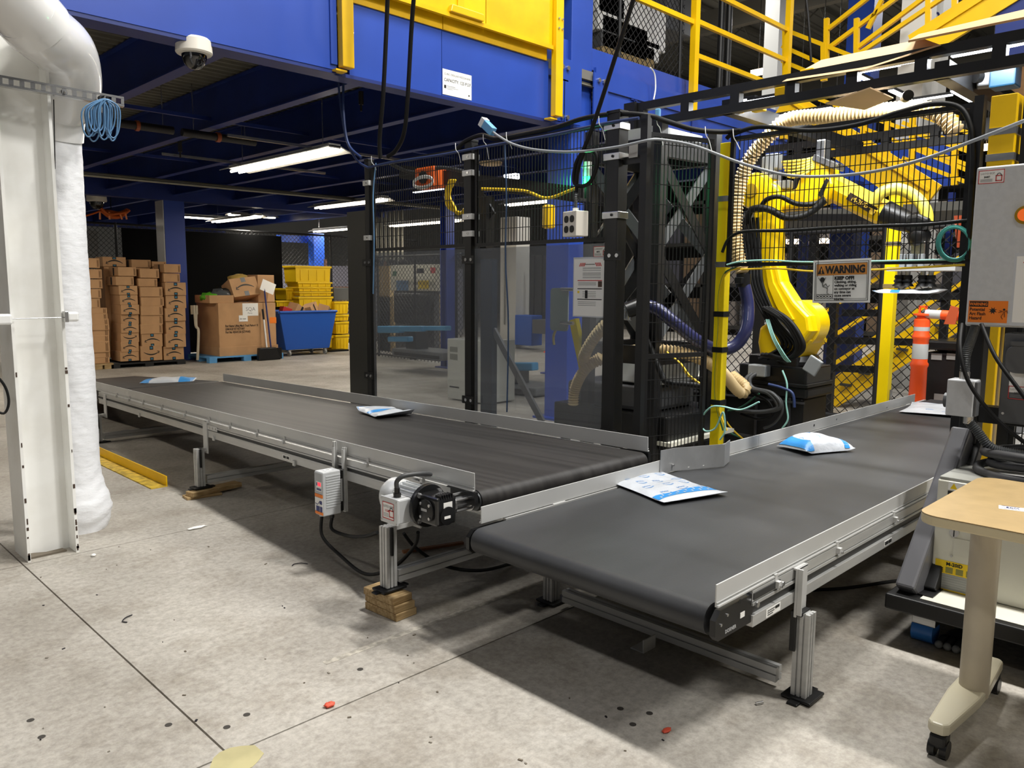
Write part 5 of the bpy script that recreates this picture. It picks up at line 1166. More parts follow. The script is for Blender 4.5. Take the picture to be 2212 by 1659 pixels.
# cardboard sheets on the frame
def sheet(pts, th, mat, lab):
    P_ = [V(p) for p in pts]; nn = (P_[1]-P_[0]).cross(P_[2]-P_[0]).normalized()*th; n = len(P_)
    return MB().add(P_+[p+nn for p in P_], [tuple(range(n-1, -1, -1)), tuple(range(n, 2*n))]+[(i, (i+1) % n, n+(i+1) % n, n+i) for i in range(n)]).build('cardboard_sheet', mat, None, lab, 'cardboard')
sheet([at(1690, 177, x=5.04), at(1870, 150, x=5.04), at(2034, 98, x=5.04), at(1995, 84, x=5.35), at(1775, 130, x=5.35)], .008, card_l, 'pale bent cardboard sheet lying over the overhead frame beam')
sheet([at(1962, 92, x=5.02), at(2260, 32, x=5.02), at(2260, 14, x=5.5), at(1985, 78, x=5.5)], .012, card, 'brown cardboard sheet on the overhead frame at the upper right')
sheet([at(1783, 222, z=2.77), at(1868, 235, z=2.77), at(1930, 210, z=2.77), at(1880, 188, z=2.77)], .008, card_l, 'tan cardboard sheet laid flat below the frame beside the cross beam')
MB().b2((5.5, .6, 2.93), (7.2, 1.55, 2.945)).build('cardboard_sheet', card, None, 'cardboard sheet resting on the right of the overhead frame', 'cardboard')
t = thing('scanner', 'blue boxed scanner unit under the right end of the overhead frame', 'scanner', at(2175, 170, x=5.6))
p = at(2172, 165, x=5.6); MB().box(p, (.14, .14, .14)).build('housing', M('scanner_blue', '#143c56', .4), t, bevel=.01)
p = at(2135, 168, x=5.6); MB().box(p, (.1, .12, .11), .3).build('lens_block', grey_d, t, bevel=.01); MB().cyl(p+V((-.05, .03, 0)), p+V((-.08, .05, 0)), .035).build('lens', blackm, t, smooth=40)
# ---------------------------------------------------------------- hoses in the cell
MB().hose([at(2066, 285, x=5.6), at(2035, 250, x=5.6), at(1990, 235, x=5.6), at(1900, 240, x=5.6), at(1800, 250, x=5.6), at(1705, 258, x=5.6), at(1665, 290, x=5.6), at(1622, 340, x=5.6), at(1598, 400, x=5.6), at(1588, 480, x=5.6), at(1592, 540, x=5.6), at(1604, 590, x=5.6)], .05, 12, 95, .13).build('corrugated_hose', tanhose, None, 'tan corrugated vacuum hose arching over the robot', 'hose', smooth=70)
t = thing('hose_coupling', 'black hose coupling joining the tan hose to the navy hose', 'coupling', at(1606, 605, x=5.6))
p = at(1606, 606, x=5.6); MB().cyl(p+Z*.05, p-Z*.05, .055, n=16).build('sleeve', blackm, t, smooth=40); MB().box(p+V((-.06, 0, 0)), (.05, .06, .05)).build('clamp', blackm, t, bevel=.006)
MB().tube(catmull([at(1607, 612, x=5.6), at(1616, 660, x=5.6), at(1612, 710, x=5.55), at(1590, 745, x=5.5), at(1555, 755, x=5.4), at(1510, 738, x=5.2), at(1460, 700, x=5.0), at(1420, 668, x=4.9), at(1385, 658, x=4.85)], 8), .047, 14).build('suction_hose', bluehose, None, 'thick navy blue hose curving behind the bright yellow corner post', 'hose', smooth=60)
t = thing('hose_coupling', 'black hose coupling behind the thick black post', 'coupling', at(1362, 662, x=4.8))
MB().tube([at(1388, 658, x=4.85), at(1352, 672, x=4.75)], .06, 14).build('sleeve', blackm, t, smooth=40); MB().tube([at(1355, 660, x=4.77), at(1350, 690, x=4.75)], .05, 10).build('clamp', zinc, t, smooth=40)
MB().hose([at(1350, 676, x=4.75), at(1310, 700, x=4.7), at(1280, 735, x=4.7), at(1262, 770, x=4.72), at(1268, 788, x=4.8), at(1290, 780, x=4.9), at(1340, 762, x=5.0), at(1420, 755, x=5.0), at(1500, 770, x=5.2), at(1555, 800, x=5.5), at(1590, 840, x=5.9), at(1605, 850, x=6.0), at(1610, 835, x=6.05), at(1580, 810, x=6.1)], .042, 12, 100, .14).build('corrugated_hose', tanhose, None, 'tan corrugated hose snaking low behind acrylic and mesh', 'hose', smooth=70)
MB().hose([at(1300, 770, x=4.8), at(1262, 800, x=4.75), at(1242, 840, x=4.75), at(1238, 875, x=4.75)], .04, 12, 24, .14).build('corrugated_hose', tanhose, None, 'short tan corrugated hose hanging down behind the acrylic', 'hose', smooth=70)
MB().tube(catmull([at(1380, 690, x=4.9), at(1402, 745, x=4.9), at(1425, 800, x=4.9), at(1440, 825, x=4.9), at(1480, 830, x=4.95), at(1515, 834, x=5.0)], 7), .024, 10).build('machine_cable', rubber, None, 'thick black cable dropping behind the narrow mesh panel', 'cable', smooth=60)
ystripe = M('yellow_cable', '#e8c020', .5)
for k in range(2):
    MB().tube(catmull([at(1440, 760+3*k, x=4.88), at(1470, 785, x=4.88), at(1485+4*k, 810, x=4.88), at(1512, 828, x=4.88)], 6), .006, 6).build('machine_cable', ystripe, None, 'yellow signal cable behind narrow mesh panel, '+('upper' if k else 'lower')+' of two', 'cable', smooth=60)
# cables on the yellow post
for k, (mt, lb, dx) in enumerate(((ystripe, 'yellow cable strapped down the yellow corner post', 0), (M('green_cable', '#2f6a50', .5), 'dark green cable strapped down the yellow corner post', -4), (M('pale_teal_cable'), 'pale teal cable looped around the foot of the yellow post', 3))):
    if k < 2: pts = [(1600-10*k, 578), (1568+dx, 592), (1556+dx, 640), (1556+dx, 700), (1552+dx, 760), (1548+dx, 830), (1552+dx, 880), (1570+dx*2, 930)]
    else: pts = [(1640, 868), (1600, 885), (1560, 878), (1535, 880), (1515, 905), (1522, 930), (1545, 925), (1562, 890), (1566, 930), (1555, 950)]
    MB().tube(catmull([at(a, b, x=4.76 if k < 2 else 4.70) for a, b in pts], 6), .006, 6).build('machine_cable', mt, None, lb, 'cable', smooth=60)
# panel cables along the mesh over the conveyor
MB().tube(catmull([at(1560, 545, x=4.74), at(1575, 515, x=4.74), at(1610, 500, x=4.74), at(1700, 498, x=4.74), at(1800, 492, x=4.74), at(1900, 488, x=4.74), at(2000, 485, x=4.74), at(2092, 476, x=4.74)], 6), .010, 8).build('panel_cable', rubber, None, 'black cable strung across the middle of the wide mesh panel', 'cable', smooth=60)
MB().tube(catmull([at(1570, 300, x=4.74), at(1580, 292, x=4.74), at(1640, 274, x=4.74), at(1750, 282, x=4.73), at(1850, 270, x=4.73), at(1950, 240, x=4.73), at(2020, 224, x=4.73), at(2072, 232, x=4.73), at(2095, 270, x=4.73), at(2102, 330, x=4.73), at(2098, 420, x=4.73), at(2090, 560, x=4.73)], 6), .014, 8).build('panel_cable', rubber, None, 'thick black cable along the top of wide mesh panel and down its right edge', 'cable', smooth=60)
MB().tube(catmull([at(1570, 572, x=4.74), at(1600, 565, x=4.74), at(1660, 562, x=4.74), at(1760, 566, x=4.74), at(2085, 560, x=4.74)], 6), .006, 6).build('panel_cable', M('pale_teal_cable'), None, 'pale teal cable along bottom rail of the wide mesh panel', 'cable', smooth=60)
MB().tube(catmull([at(1600, 582, x=4.74), at(1680, 580, x=4.74), at(1760, 586, x=4.73), at(1900, 582, x=4.74), at(2085, 572, x=4.74)], 6), .007, 6).build('panel_cable', ystripe, None, 'yellow cable hanging along the bottom rail of wide mesh panel', 'cable', smooth=60)
t = thing('cable_coil', 'teal cable coil hanging on the right of the wide mesh panel', 'cable', at(2060, 520, x=4.74))
for k in range(3):
    MB().tube(catmull([at(2062+(38-3*k)*math.cos(a), 526+(38-2*k)*math.sin(a), x=4.735-.006*k) for a in [2*math.pi*q/10 for q in range(10)]], 4, True), .007, 6, True).build('cable_loop', M('teal_cable', '#3f8f86', .45), t, smooth=60)
# ---------------------------------------------------------------- cables on top of the front fence
MB().tube([at(838, -40, x=4.0), at(838, -40, x=4.0)+V((0, 0, 4.5))], .018, 10).tube(catmull([at(838, -40, x=4.0), at(836, 30, x=4.05), at(828, 200, x=4.1), at(820, 300, x=4.15), at(822, 342, x=4.18)], 8), .018, 10).build('power_drop', rubber, None, 'left of two black power cables dropping from above to the fence', 'cable', smooth=60)
MB().tube([at(897, -40, x=4.0), at(897, -40, x=4.0)+V((0, 0, 4.5))], .018, 10).tube(catmull([at(897, -40, x=4.0), at(889, 60, x=4.05), at(880, 220, x=4.1), at(872, 290, x=4.15), at(855, 325, x=4.18), at(838, 338, x=4.18)], 8), .018, 10).build('power_drop', rubber, None, 'right of two black power cables bending into the fence top', 'cable', smooth=60)
MB().tube([at(1385, -60, x=4.0), at(1385, -60, x=4.0)+V((.25, -.4, 4.0))], .014, 10).tube(catmull([at(1385, -60, x=4.0), at(1368, 0, x=4.0), at(1330, 120, x=4.05), at(1290, 245, x=4.1), at(1262, 320, x=4.12), at(1245, 352, x=4.12), at(1240, 390, x=4.12), at(1252, 402, x=4.12), at(1272, 396, x=4.12), at(1285, 372, x=4.12), at(1290, 340, x=4.12), at(1278, 326, x=4.12), at(1262, 330, x=4.12), at(1248, 370, x=4.12), at(1246, 430, x=4.12)], 8), .014, 10).build('power_drop', rubber, None, 'black cable slanting down and looping above the hanging outlet box', 'cable', smooth=60)
gw = M('pale_grey_cable', '#92969b', .4)
MB().tube(catmull([at(1065, 285, x=4.1), at(1080, 296, x=4.1), at(1110, 312, x=4.1), at(1160, 324, x=4.1), at(1240, 328, x=4.1), at(1330, 318, x=4.1), at(1400, 303, x=4.12), at(1430, 302, x=4.2), at(1500, 315, x=4.3), at(1600, 352, x=4.45), at(1700, 378, x=4.55), at(1800, 380, x=4.6), at(1900, 368, x=4.6), at(2000, 342, x=4.55), at(2100, 305, x=4.5), at(2240, 250, x=4.4)], 8), .009, 8).build('draped_cable', gw, None, 'pale grey cable draped across the whole fence front', 'cable', smooth=60)
t = thing('connector_plug', 'blue and white connector plug at the end of the pale grey cable', 'plug', at(1058, 280, x=4.1))
a, b = at(1065, 285, x=4.1), at(1048, 268, x=4.1)
MB().bar(a, b, .05, .06).build('plug_body', M('plug_blue', '#6aa8d8', .4), t, bevel=.004); MB().bar(b, b+(b-a)*.35, .055, .065).build('plug_face', whitep, t)
MB().tube(catmull([at(730, 165, x=4.15), at(736, 230, x=4.15), at(748, 300, x=4.15), at(770, 345, x=4.15), at(795, 362, x=4.15)], 6), .01, 8).tube(catmull([at(742, 160, x=4.2), at(742, 240, x=4.15), at(752, 310, x=4.15), at(780, 340, x=4.15)], 6), .012, 8).build('cable_bundle', M('navy_cable', '#2a3a66', .45), None, 'navy cable bundle dropping from the yellow clip to the fence corner', 'cable', smooth=60)
MB().tube(catmull([at(795, 362, x=4.14), at(850, 350, x=4.14), at(950, 335, x=4.14), at(1040, 318, x=4.14), at(1120, 304, x=4.14), at(1200, 290, x=4.14), at(1300, 268, x=4.13), at(1380, 255, x=4.13)], 6), .010, 8).build('fence_cable', M('navy_cable'), None, 'navy cable tied along the top of the mesh fence', 'cable', smooth=60)
MB().tube(catmull([at(985, 325, x=4.16), at(1005, 305, x=4.16), at(1040, 292, x=4.16), at(1070, 300, x=4.17), at(1120, 292, x=4.18), at(1200, 275, x=4.18), at(1260, 256, x=4.18), at(1330, 246, x=4.18), at(1400, 250, x=4.2), at(1440, 262, x=4.35), at(1500, 280, x=4.55), at(1560, 285, x=4.72), at(1600, 282, x=4.74)], 6), .016, 8).build('fence_cable', rubber, None, 'thick black cable lying along the fence top rail', 'cable', smooth=60)
MB().tube(catmull([at(1090, 312, x=4.15), at(1094, 420, x=4.15), at(1092, 560, x=4.16), at(1098, 700, x=4.15), at(1095, 890, x=4.15)], 6), .006, 6).build('fence_cable', M('blue_grey_cable', '#3d5578', .45), None, 'thin blue cable hanging down beside the middle fence post', 'cable', smooth=60)
MB().tube(catmull([at(812, 352, x=4.15), at(806, 420, x=4.15), at(808, 520, x=4.15), at(806, 635, x=4.15)], 6), .006, 6).build('fence_cable', bc, None, 'thin light blue cable hanging down the leftmost fence post', 'cable', smooth=60)
for k, (px, py) in enumerate(((808, 345), (990, 318), (1050, 300), (1100, 295), (1300, 262), (1425, 262), (1590, 290), (1530, 285))):
    xx = 4.14 if px < 1400 else 4.3; wl = ('at the left fence corner', 'left of the middle fence post', 'right of the middle fence post', 'below the blue plug', 'left of the thick black post', 'above the narrow mesh panel', 'right of the yellow corner post', 'left of the yellow corner post')[k]
    p = at(px, py, x=xx); MB().tube(catmull([p+V((-.02, .01, .03)), p+V((-.025, .0, -.02)), p+V((-.005, -.01, -.05)), p+V((-.0, -.03, -.09-.03*(k % 3)))], 4), .0028, 5).build('cable_tie', whitep, None, 'white cable tie on the fence top cables '+wl, 'cable tie', 'white cable ties along the fence top', smooth=60)
# hanging outlet box
t = thing('outlet_box', 'white quad outlet box hanging in front of the mesh fence', 'outlet box', at(1243, 505, x=4.1))
oc = at(1243, 484, x=4.08)
MB().box(oc, (.10, .155, .165), -.25).build('box_body', M('ivory_plastic'), t, bevel=.005)
RO = Matrix.Rotation(-.25, 3, 'Z')
for dy in (-.032, .032):
    for dz in (-.036, .03):
        MB().prism(rrect(.048, .046, .02, 4), oc+RO @ V((-.0505, dy, dz)), RO @ V((0, -1, 0)), Z, .003).build('socket', blackm, t)
decal('label', oc+RO @ V((-.0502, .035, .062)), RO @ V((0, -1, 0)), Z, .06, .014, paper, t)
MB().cyl(oc+Z*.083, oc+Z*.105, .02, n=8).build('strain_relief', whitep, t)
MB().hose([oc+Z*.1, oc+Z*.18, at(1246, 420, x=4.11)], .012, 8, 14, .15).build('cord_grip', M('braided_sleeve'), t, smooth=60)
# stack light
sl = at(1268, 398, x=4.32); t = thing('stack_light', 'tower signal light glowing green behind the mesh fence', 'signal light', sl)
MB().cyl(sl, sl+Z*.05, .030, n=20).build('green_module', M('green_glow', '#40ff90', emit='#10ff60', es=9), t, smooth=40)
MB().cyl(sl+Z*.052, sl+Z*.10, .030, n=20).build('clear_module', M('grey_lens', '#9aa39c', .3), t, smooth=40)
MB().cyl(sl+Z*.102, sl+Z*.15, .030, n=20).build('clear_module', M('white_lens', '#d8dcd8', .3), t, smooth=40)
MB().cyl(sl+Z*.152, sl+Z*.20, .030, n=20).build('top_module', blackm, t, smooth=40); MB().cyl(sl-Z*.12, sl, .022, n=16).build('base', blackm, t, smooth=40); MB().bar(sl-Z*.11, V((4.21, sl.y, sl.z-.11)), .03, .02).build('bracket', black, t)
l = bpy.data.lights.new('stack_light_lamp', 'POINT'); l.energy = 3.0; l.color = (.08, 1, .35); l.shadow_soft_size = .03; lo_ = bpy.data.objects.new('stack_light_lamp', l); COL.objects.link(lo_); lo_.location = sl+V((-.06, 0, .02))
# black machine beam behind mesh with cables, orange device
t = thing('machine_beam', 'black horizontal beam with cables behind the upper mesh', 'beam', at(1150, 400, x=5.0))
MB().bar(at(870, 372, x=5.0), at(1325, 430, x=5.3), .08, .13).build('beam', black, t)
MB().bar(at(1052, 425, x=5.1), at(1052, 540, x=5.1), .08, .10).build('drop_bar', black, t)
MB().bar(at(1030, 412, x=5.1), at(1062, 470, x=5.1), .02, .12).build('gusset', black, t)
MB().tube(catmull([at(1040, 408, x=4.95), at(1130, 412, x=4.98), at(1180, 428, x=5.0), at(1230, 412, x=5.05), at(1260, 400, x=5.05)], 6), .013, 8).build('yellow_cable', ystripe, t, smooth=60)
MB().tube(catmull([at(840, 352, x=4.95), at(890, 372, x=4.95), at(950, 362, x=4.95), at(1010, 372, x=4.95)], 6), .018, 8).build('grey_hose', M('grey_cable'), t, smooth=60)
t = thing('air_reel', 'orange device with white cords above a light tray behind mesh', 'device', at(925, 385, x=5.0))
p = at(930, 385, x=5.0); MB().box(p, (.16, .30, .20)).build('body', M('orange_plastic_dull', '#e0601c', .5), t, bevel=.02); MB().cyl(p+V((-.085, -.0, 0)), p+V((-.10, -.0, 0)), .06).build('hub', blackm, t, smooth=40)
for k in range(3): MB().tube(catmull([p+V((-.11, .15*math.cos(a)-.02, .05*math.sin(a)-.04-.01*k)) for a in [2*math.pi*q/8 for q in range(8)]], 4, True), .007, 6, True).build('cord', whitep, t, smooth=60)
ledbar(at(925, 412, x=5.1), .45, Y, 'led bar under the orange device behind mesh', 6)
t = thing('hose_coil', 'coiled yellow hose hanging behind the upper mesh', 'hose', at(990, 450, x=4.9))
for k in range(4): MB().tube(catmull([at(972+4*k, 388, x=4.9), at(962+3*k, 420, x=4.9), at(968+5*k, 448, x=4.9), at(990, 458+2*k, x=4.9), at(1005, 461-4*k, x=4.9)], 6), .011, 8).build('hose_loop', ystripe, t, smooth=60)
for k, (px, py, lb) in enumerate(((1105, 382, 'small white light on black beam behind mesh'), (1060, 350, 'pale round emergency lamp under the deck behind mesh'))):
    p = at(px, py, x=5.4 if k == 0 else 7.8); 
    if k == 0: MB().box(p, (.06, .16, .05)).build('small_lamp', led, None, lb, 'light', bevel=.008)
    else: MB().lathe([(.16, 0), (.15, -.04), (.05, -.05)], p, Z, 24).build('ceiling_lamp', M('lamp_cream', '#cdb48c', .5), None, lb, 'light', smooth=40)
MB().b2(at(1193, 470, x=5.6)-V((.05, .0, .1)), at(1193, 470, x=5.6)+V((.05, .09, .12))).build('fan_box', yel, None, 'small yellow and black fan box behind outlet', 'fan', bevel=.02)
# orange delineator post and bar
t = thing('delineator_post', 'orange traffic post with white reflective bands at conveyor end', 'traffic post', (8.55, 2.62, 0))
dc = V((8.5, at(1982, 840, x=8.5).y, 0)); zt_ = at(1980, 660, x=8.5).z
MB().lathe([(.20, 0), (.2, .03), (.085, .05), (.075, zt_-.62), (.085, zt_-.60), (.085, zt_-.58), (.072, zt_-.56), (.072, zt_-.34), (.085, zt_-.32), (.085, zt_-.30), (.072, zt_-.28), (.075, zt_-.14), (.05, zt_-.12), (.05, zt_-.10), (.085, zt_-.095), (.085, zt_-.08), (.035, zt_-.075)], dc, Z, 28).build('post_body', M('delineator_orange', '#ff5a1e', .45), t, smooth=35)
for z in (zt_-.53, zt_-.25): MB().lathe([(.0735, 0), (.0735, .15 if z < zt_-.4 else .1)], dc+Z*z, Z, 28).build('reflective_band', M('reflective_grey', '#c3c6c6', .3), t, smooth=35)
m = MB()
for s in (-1, 1): m.b2((dc.x-.015, dc.y+s*.03-.008, zt_-.08), (dc.x+.015, dc.y+s*.03+.008, zt_))
m.b2((dc.x-.015, dc.y-.038, zt_-.02), (dc.x+.015, dc.y+.038, zt_)); m.build('handle', M('delineator_orange'), t, bevel=.004)
t = thing('barrier_bar', 'orange and white retractable barrier bar beside the traffic post', 'barrier', at(2050, 678, x=8.5))
a, b = at(2000, 678, x=8.5), at(2100, 684, x=8.5)
MB().tube([a, a.lerp(b, .35)], .045, 14).build('white_sleeve', M('reflective_grey'), t, smooth=40); MB().tube([a.lerp(b, .35), b], .047, 14).build('orange_tube', M('delineator_orange'), t, smooth=40)
MB().prism([(0, 0), (.10, 0), (.12, .16), (.05, .18)], at(2040, 700, x=8.4), -Y, Z, .02).build('flag', M('dull_red_orange', '#b8502c', .5), t)
t = MB().prism([(0, 0), (.1, 0), (.06, .2), (-.03, .2)], at(2068, 535, x=5.6), -Y, Z, .012).build('flag_marker', M('dull_red_orange'), None, 'dull orange flag marker behind the wide mesh panel', 'flag')

# small extras around the frame and upper deck
for k, (px, py) in enumerate(((1690, 198), (1592, 236), (1640, 232), (1745, 160))):
    MB().box(at(px, py, x=5.2), (.05, .09, .06)).build('yellow_clip', yel, bpy.data.objects['light_frame'], bevel=.006)
for k, px in enumerate((1553, 1569)):
    p = at(px, 190, y=7.9); MB().tube([(p.x, 7.9, 4.0), (p.x, 7.9, 8.5)], .06, 10).build('riser_pipe', M('riser_black', '#141414', .4), None, ('left' if k == 0 else 'right')+' of two black riser pipes behind the yellow railing', 'pipe', smooth=60)
MB().tube([at(1738, -30, x=9.5), at(1738, -30, x=9.5)+V((0, 0, 4.5))], .016, 10).tube(catmull([at(1738, -30, x=9.5), at(1746, 40, x=9.5), at(1752, 132, x=9.5)], 5), .016, 8).build('power_drop', rubber, None, 'thin black cable hanging before the yellow landing railing', 'cable', smooth=60)
MB().tube(catmull([at(1405, 146, y=6.0), at(1414, 160, y=6.0), at(1416, 190, y=6.0), at(1412, 215, y=6.0)], 5), .010, 6).build('data_cable', whitep, None, 'white cable hanging over the blue fascia right of column', 'cable', smooth=60)
MB().box(at(1421, 250, x=5.0), (.03, .04, .10), .2).build('sensor_head', M('plug_blue'), None, 'light blue sensor behind the narrow mesh panel top', 'sensor', bevel=.008)
for k, (px0, py0, px1, py1) in enumerate(((1316, 352, 1305, 412), (1348, 358, 1368, 408))):
    MB().tube(catmull([at(1180+px0/4.61*1.0, 220+py0, x=4.9), at(1180+px1/4.61*1.0, 220+py1, x=4.9)], 3), .004, 5).build('loose_tie', whitep, None, ('left' if k == 0 else 'right')+' loose white tie hanging behind the narrow mesh panel', 'cable tie') if False else None

pedc = bpy.data.objects['robot_pedestal']
for k in range(4):
    y_ = 2.98+.3*k; MB().b2((6.258, y_, .12), (6.27, y_+.02, pz-.12)).build('gusset', M('edge_grey'), pedc)
MB().b2((6.25, 2.86, pz-.165), (6.27, 4.2, pz-.15)).build('stiffener', M('edge_grey'), pedc)
for k, (mt, pts) in enumerate(((M('pale_teal_cable'), [(1690, 800), (1700, 830), (1698, 870), (1702, 905), (1690, 925)]), (M('green_cable'), [(1640, 850), (1600, 880), (1560, 890), (1545, 900), (1570, 930), (1600, 945)]), (ystripe, [(1560, 890), (1572, 915), (1590, 935), (1605, 948)]), (M('grey_cable'), [(1655, 845), (1685, 862), (1690, 890), (1672, 915), (1650, 925)]), (rubber, [(1625, 850), (1660, 868), (1668, 895), (1640, 905), (1600, 895)]), (M('navy_cable'), [(1660, 830), (1690, 838), (1712, 850), (1716, 880)]))):
    MB().tube(catmull([at(a, b, x=6.12) for a, b in pts], 6), .012 if k > 2 else .008, 7).build('pedestal_cable', mt, pedc, smooth=60)
# ================================================================ STORAGE AREA UNDER THE MEZZANINE
def pbox(px0, py0, px1, py1, y, s=3.95, ox=0, oy=400):
    a = at(ox+px0/s, oy+py0/s, y=y); b = at(ox+px1/s, oy+py1/s, y=y); return a.x, b.z, b.x, a.z
BXN = [0]
def carton(r, y, dep, lab, smiley, mat=card, grp='parcel boxes stacked on pallets', flip=False, tapes=True):
    x0, z0, x1, z1 = r; g = .003; w, h = x1-x0-2*g, z1-z0-g
    t = thing('parcel_box', lab, 'box', ((x0+x1)/2, y+dep/2, z0+g), grp)
    jit = random.uniform(-.012, .012)
    MB().b2((x0+g, y+jit, z0+g), (x1-g, y+dep+jit, z1)).build('carton', mat, t, bevel=.004, seg=1)
    yy = y+jit-.0012; cx_ = (x0+x1)/2; cz = (z0+z1)/2
    if smiley:
        m = MB()
        for q in smile(w*.36):
            m.add([(cx_+(-1 if not flip else 1)*a, yy, cz+(-1 if not flip else 1)*(b+w*.36*.17)) for a, b in q], [(0, 1, 2, 3)])
        m.build('smile_print', ink, t)
        for zz, hh in ((z1-h*.26, h*.25), (z0+g+h*.01, h*.22)):
            MB().b2((cx_-w*.085, yy, zz), (cx_+w*.085, yy+.001, zz+hh)).build('tape', tape, t)
            MB().b2((cx_-w*.05, yy-.0008, zz+hh*.3), (cx_+w*.05, yy, zz+hh*.7)).build('tape_print', tape_b, t)
    else:
        for k in range(3): MB().b2((x1-g-w*(.15-.035*k), yy, z0+h*.12), (x1-g-w*(.13-.035*k), yy+.001, z1-h*(.12+.1*(k % 2)))).build('code_print', M('brown_ink', '#6b4a2c', .8), t)
    if tapes and not smiley:
        MB().b2((x0+g-.001, y+dep*.42+jit, z0+g+.01), (x0+g, y+dep*.58+jit, z1-.01)).build('tape', tape, t)
    return t
YS = 15.9
A_ = [(690, 620, 855, 708), (690, 715, 875, 798), (690, 802, 877, 882), (690, 885, 868, 965), (690, 968, 860, 1048), (690, 1050, 917, 1095), (690, 1098, 920, 1143), (690, 1145, 930, 1190), (690, 1192, 935, 1237), (690, 1240, 937, 1285), (690, 1288, 937, 1335), (690, 1338, 940, 1425), (690, 1428, 945, 1470), (690, 1472, 940, 1518)]
C1_ = [(1005, 698, 1167, 778, 0), (985, 779, 1145, 857, 0), (1010, 858, 1177, 937, 1), (1018, 938, 1178, 1020, 1), (1028, 1021, 1190, 1102, 1), (1030, 1103, 1190, 1183, 1), (1030, 1184, 1190, 1259, 1), (1028, 1260, 1190, 1338, 2), (1030, 1339, 1190, 1419, 1), (1022, 1420, 1190, 1498, 1)]
C2_ = [(1194, 712, 1362, 794, 0), (1180, 795, 1347, 867, 0), (1194, 868, 1390, 953, 0), (1200, 954, 1400, 1031, 0), (1198, 1032, 1392, 1110, 0), (1199, 1111, 1392, 1188, 0), (1199, 1189, 1392, 1266, 0), (1205, 1267, 1390, 1375, 1), (1197, 1376, 1388, 1492, 2)]
C3_ = [(1395, 672, 1543, 750, 0), (1395, 751, 1540, 829, 0), (1405, 830, 1590, 940, 1), (1413, 941, 1592, 1050, 1), (1407, 1051, 1588, 1158, 1), (1415, 1159, 1590, 1268, 1), (1410, 1269, 1590, 1380, 1), (1395, 1381, 1575, 1486, 1)]
ordn = ['topmost', 'second from top', 'third from top', 'fourth from top', 'fifth from top', 'sixth from top', 'seventh from top', 'eighth from top', 'ninth from top', 'tenth from top', 'eleventh from top', 'twelfth from top', 'thirteenth from top', 'lowest']
for i, r in enumerate(A_): carton(pbox(*r, YS), YS, .45, ordn[min(i, 13)]+' plain box in stack beside the white wrapped pipe', 0, grp='parcel boxes beside the white wrapped pipe')
for col, nm in ((C1_, 'left column on the black pallet'), (C2_, 'middle column on the black pallet'), (C3_, 'right column on the black pallet')):
    for i, r in enumerate(col):
        sm_ = r[4]; lab = ordn[i]+(' arrow-printed' if sm_ else ' plain')+' parcel box in '+nm
        carton(pbox(*r[:4], YS-(.0 if i % 2 else .02)), YS-(.0 if i % 2 else .02), .5, lab, sm_ == 1 or sm_ == 2, flip=(sm_ == 2))
for r, lb, sm_ in (((872, 610, 1078, 698), 'large arrow-printed box topping the left pallet column at the rear', 1), ((1120, 634, 1290, 706), 'round-cornered plain box at the rear top of middle column', 0), ((1295, 650, 1420, 700), 'plain box at the rear top beside the blue column', 0)):
    y_ = YS+.52; x0, z0, x1, z1 = pbox(*r, y_); carton((x0, z0, x1, z1), y_, .4, lb, sm_)
    MB().b2((x0+.02, y_+.02, .16), (x1-.02, y_+.42, z0-.002)).build('parcel_stack_core', card, None, 'tall plain cartons under the '+lb[:40].split(' topping')[0], 'box')
def pallet(x0, x1, y0, y1, mat, lab, h=.13):
    t = thing('pallet', lab, 'pallet', ((x0+x1)/2, (y0+y1)/2, 0))
    MB().b2((x0, y0, h-.03), (x1, y1, h)).build('deck', mat, t)
    w = (x1-x0)
    for i in range(3):
        for j in range(3):
            xx = x0+(w-.16)*i/2; yy = y0+(y1-y0-.14)*j/2
            MB().b2((xx, yy, 0), (xx+.16, yy+.14, h-.03)).build('block', mat, t)
    return t
r = pbox(1000, 1485, 1580, 1560, YS); zt = pbox(1022, 1420, 1190, 1498, YS)[1]
pallet(r[0]-.12, r[2], YS-.03, YS+1.0, M('black_pallet_plastic', '#201f1e', .7), 'black plastic pallet under the three box columns', max(.08, pbox(1395, 1381, 1575, 1486, YS)[1]))
r = pbox(690, 1472, 965, 1520, YS); pallet(r[0], r[2], YS-.03, YS+.9, wood, 'light wooden pallet beside the wrapped pipe', max(.06, pbox(690, 1472, 940, 1518, YS)[1]))
# big corrugated bin on blue pallet
def q6(px, py, y): return at(380+px/4.61, 460+py/4.61, y=y)
YG = 15.75; a = q6(418, 900, YG); b = q6(1005, 1395, YG)
t = thing('cardboard_bin', 'large brown cardboard bin on the blue pallet with papers taped on', 'bin', ((a.x+b.x)/2, YG+.5, b.z))
pz_ = b.z
MB().b2((a.x, YG, pz_), (b.x, YG+1.05, a.z)).build('carton', card, t, bevel=.006)
f_ = q6(418, 1340, YG).z; MB().b2((a.x-.012, YG-.012, pz_), (b.x+.03, YG+1.06, f_)).build('bottom_tray', card, t, bevel=.004)
text('Part Name: Lifting Mech Track Perm-A 10\nLINKAGE KIT ROTARY\nPart No: 420-01258 (SZYWA0)', .068, q6(492, 1138, YG)+V((0, -.002, 0)), X, Z, ink, t, wide=.62, bold=.001)
def sheet6(n, x0, y0, x1, y1, mt, par, k=.004):
    p, q = q6(x0, y0, YG), q6(x1, y1, YG); return MB().b2((p.x, YG-k, q.z), (q.x, YG-k+.002, p.z)).build(n, mt, par)
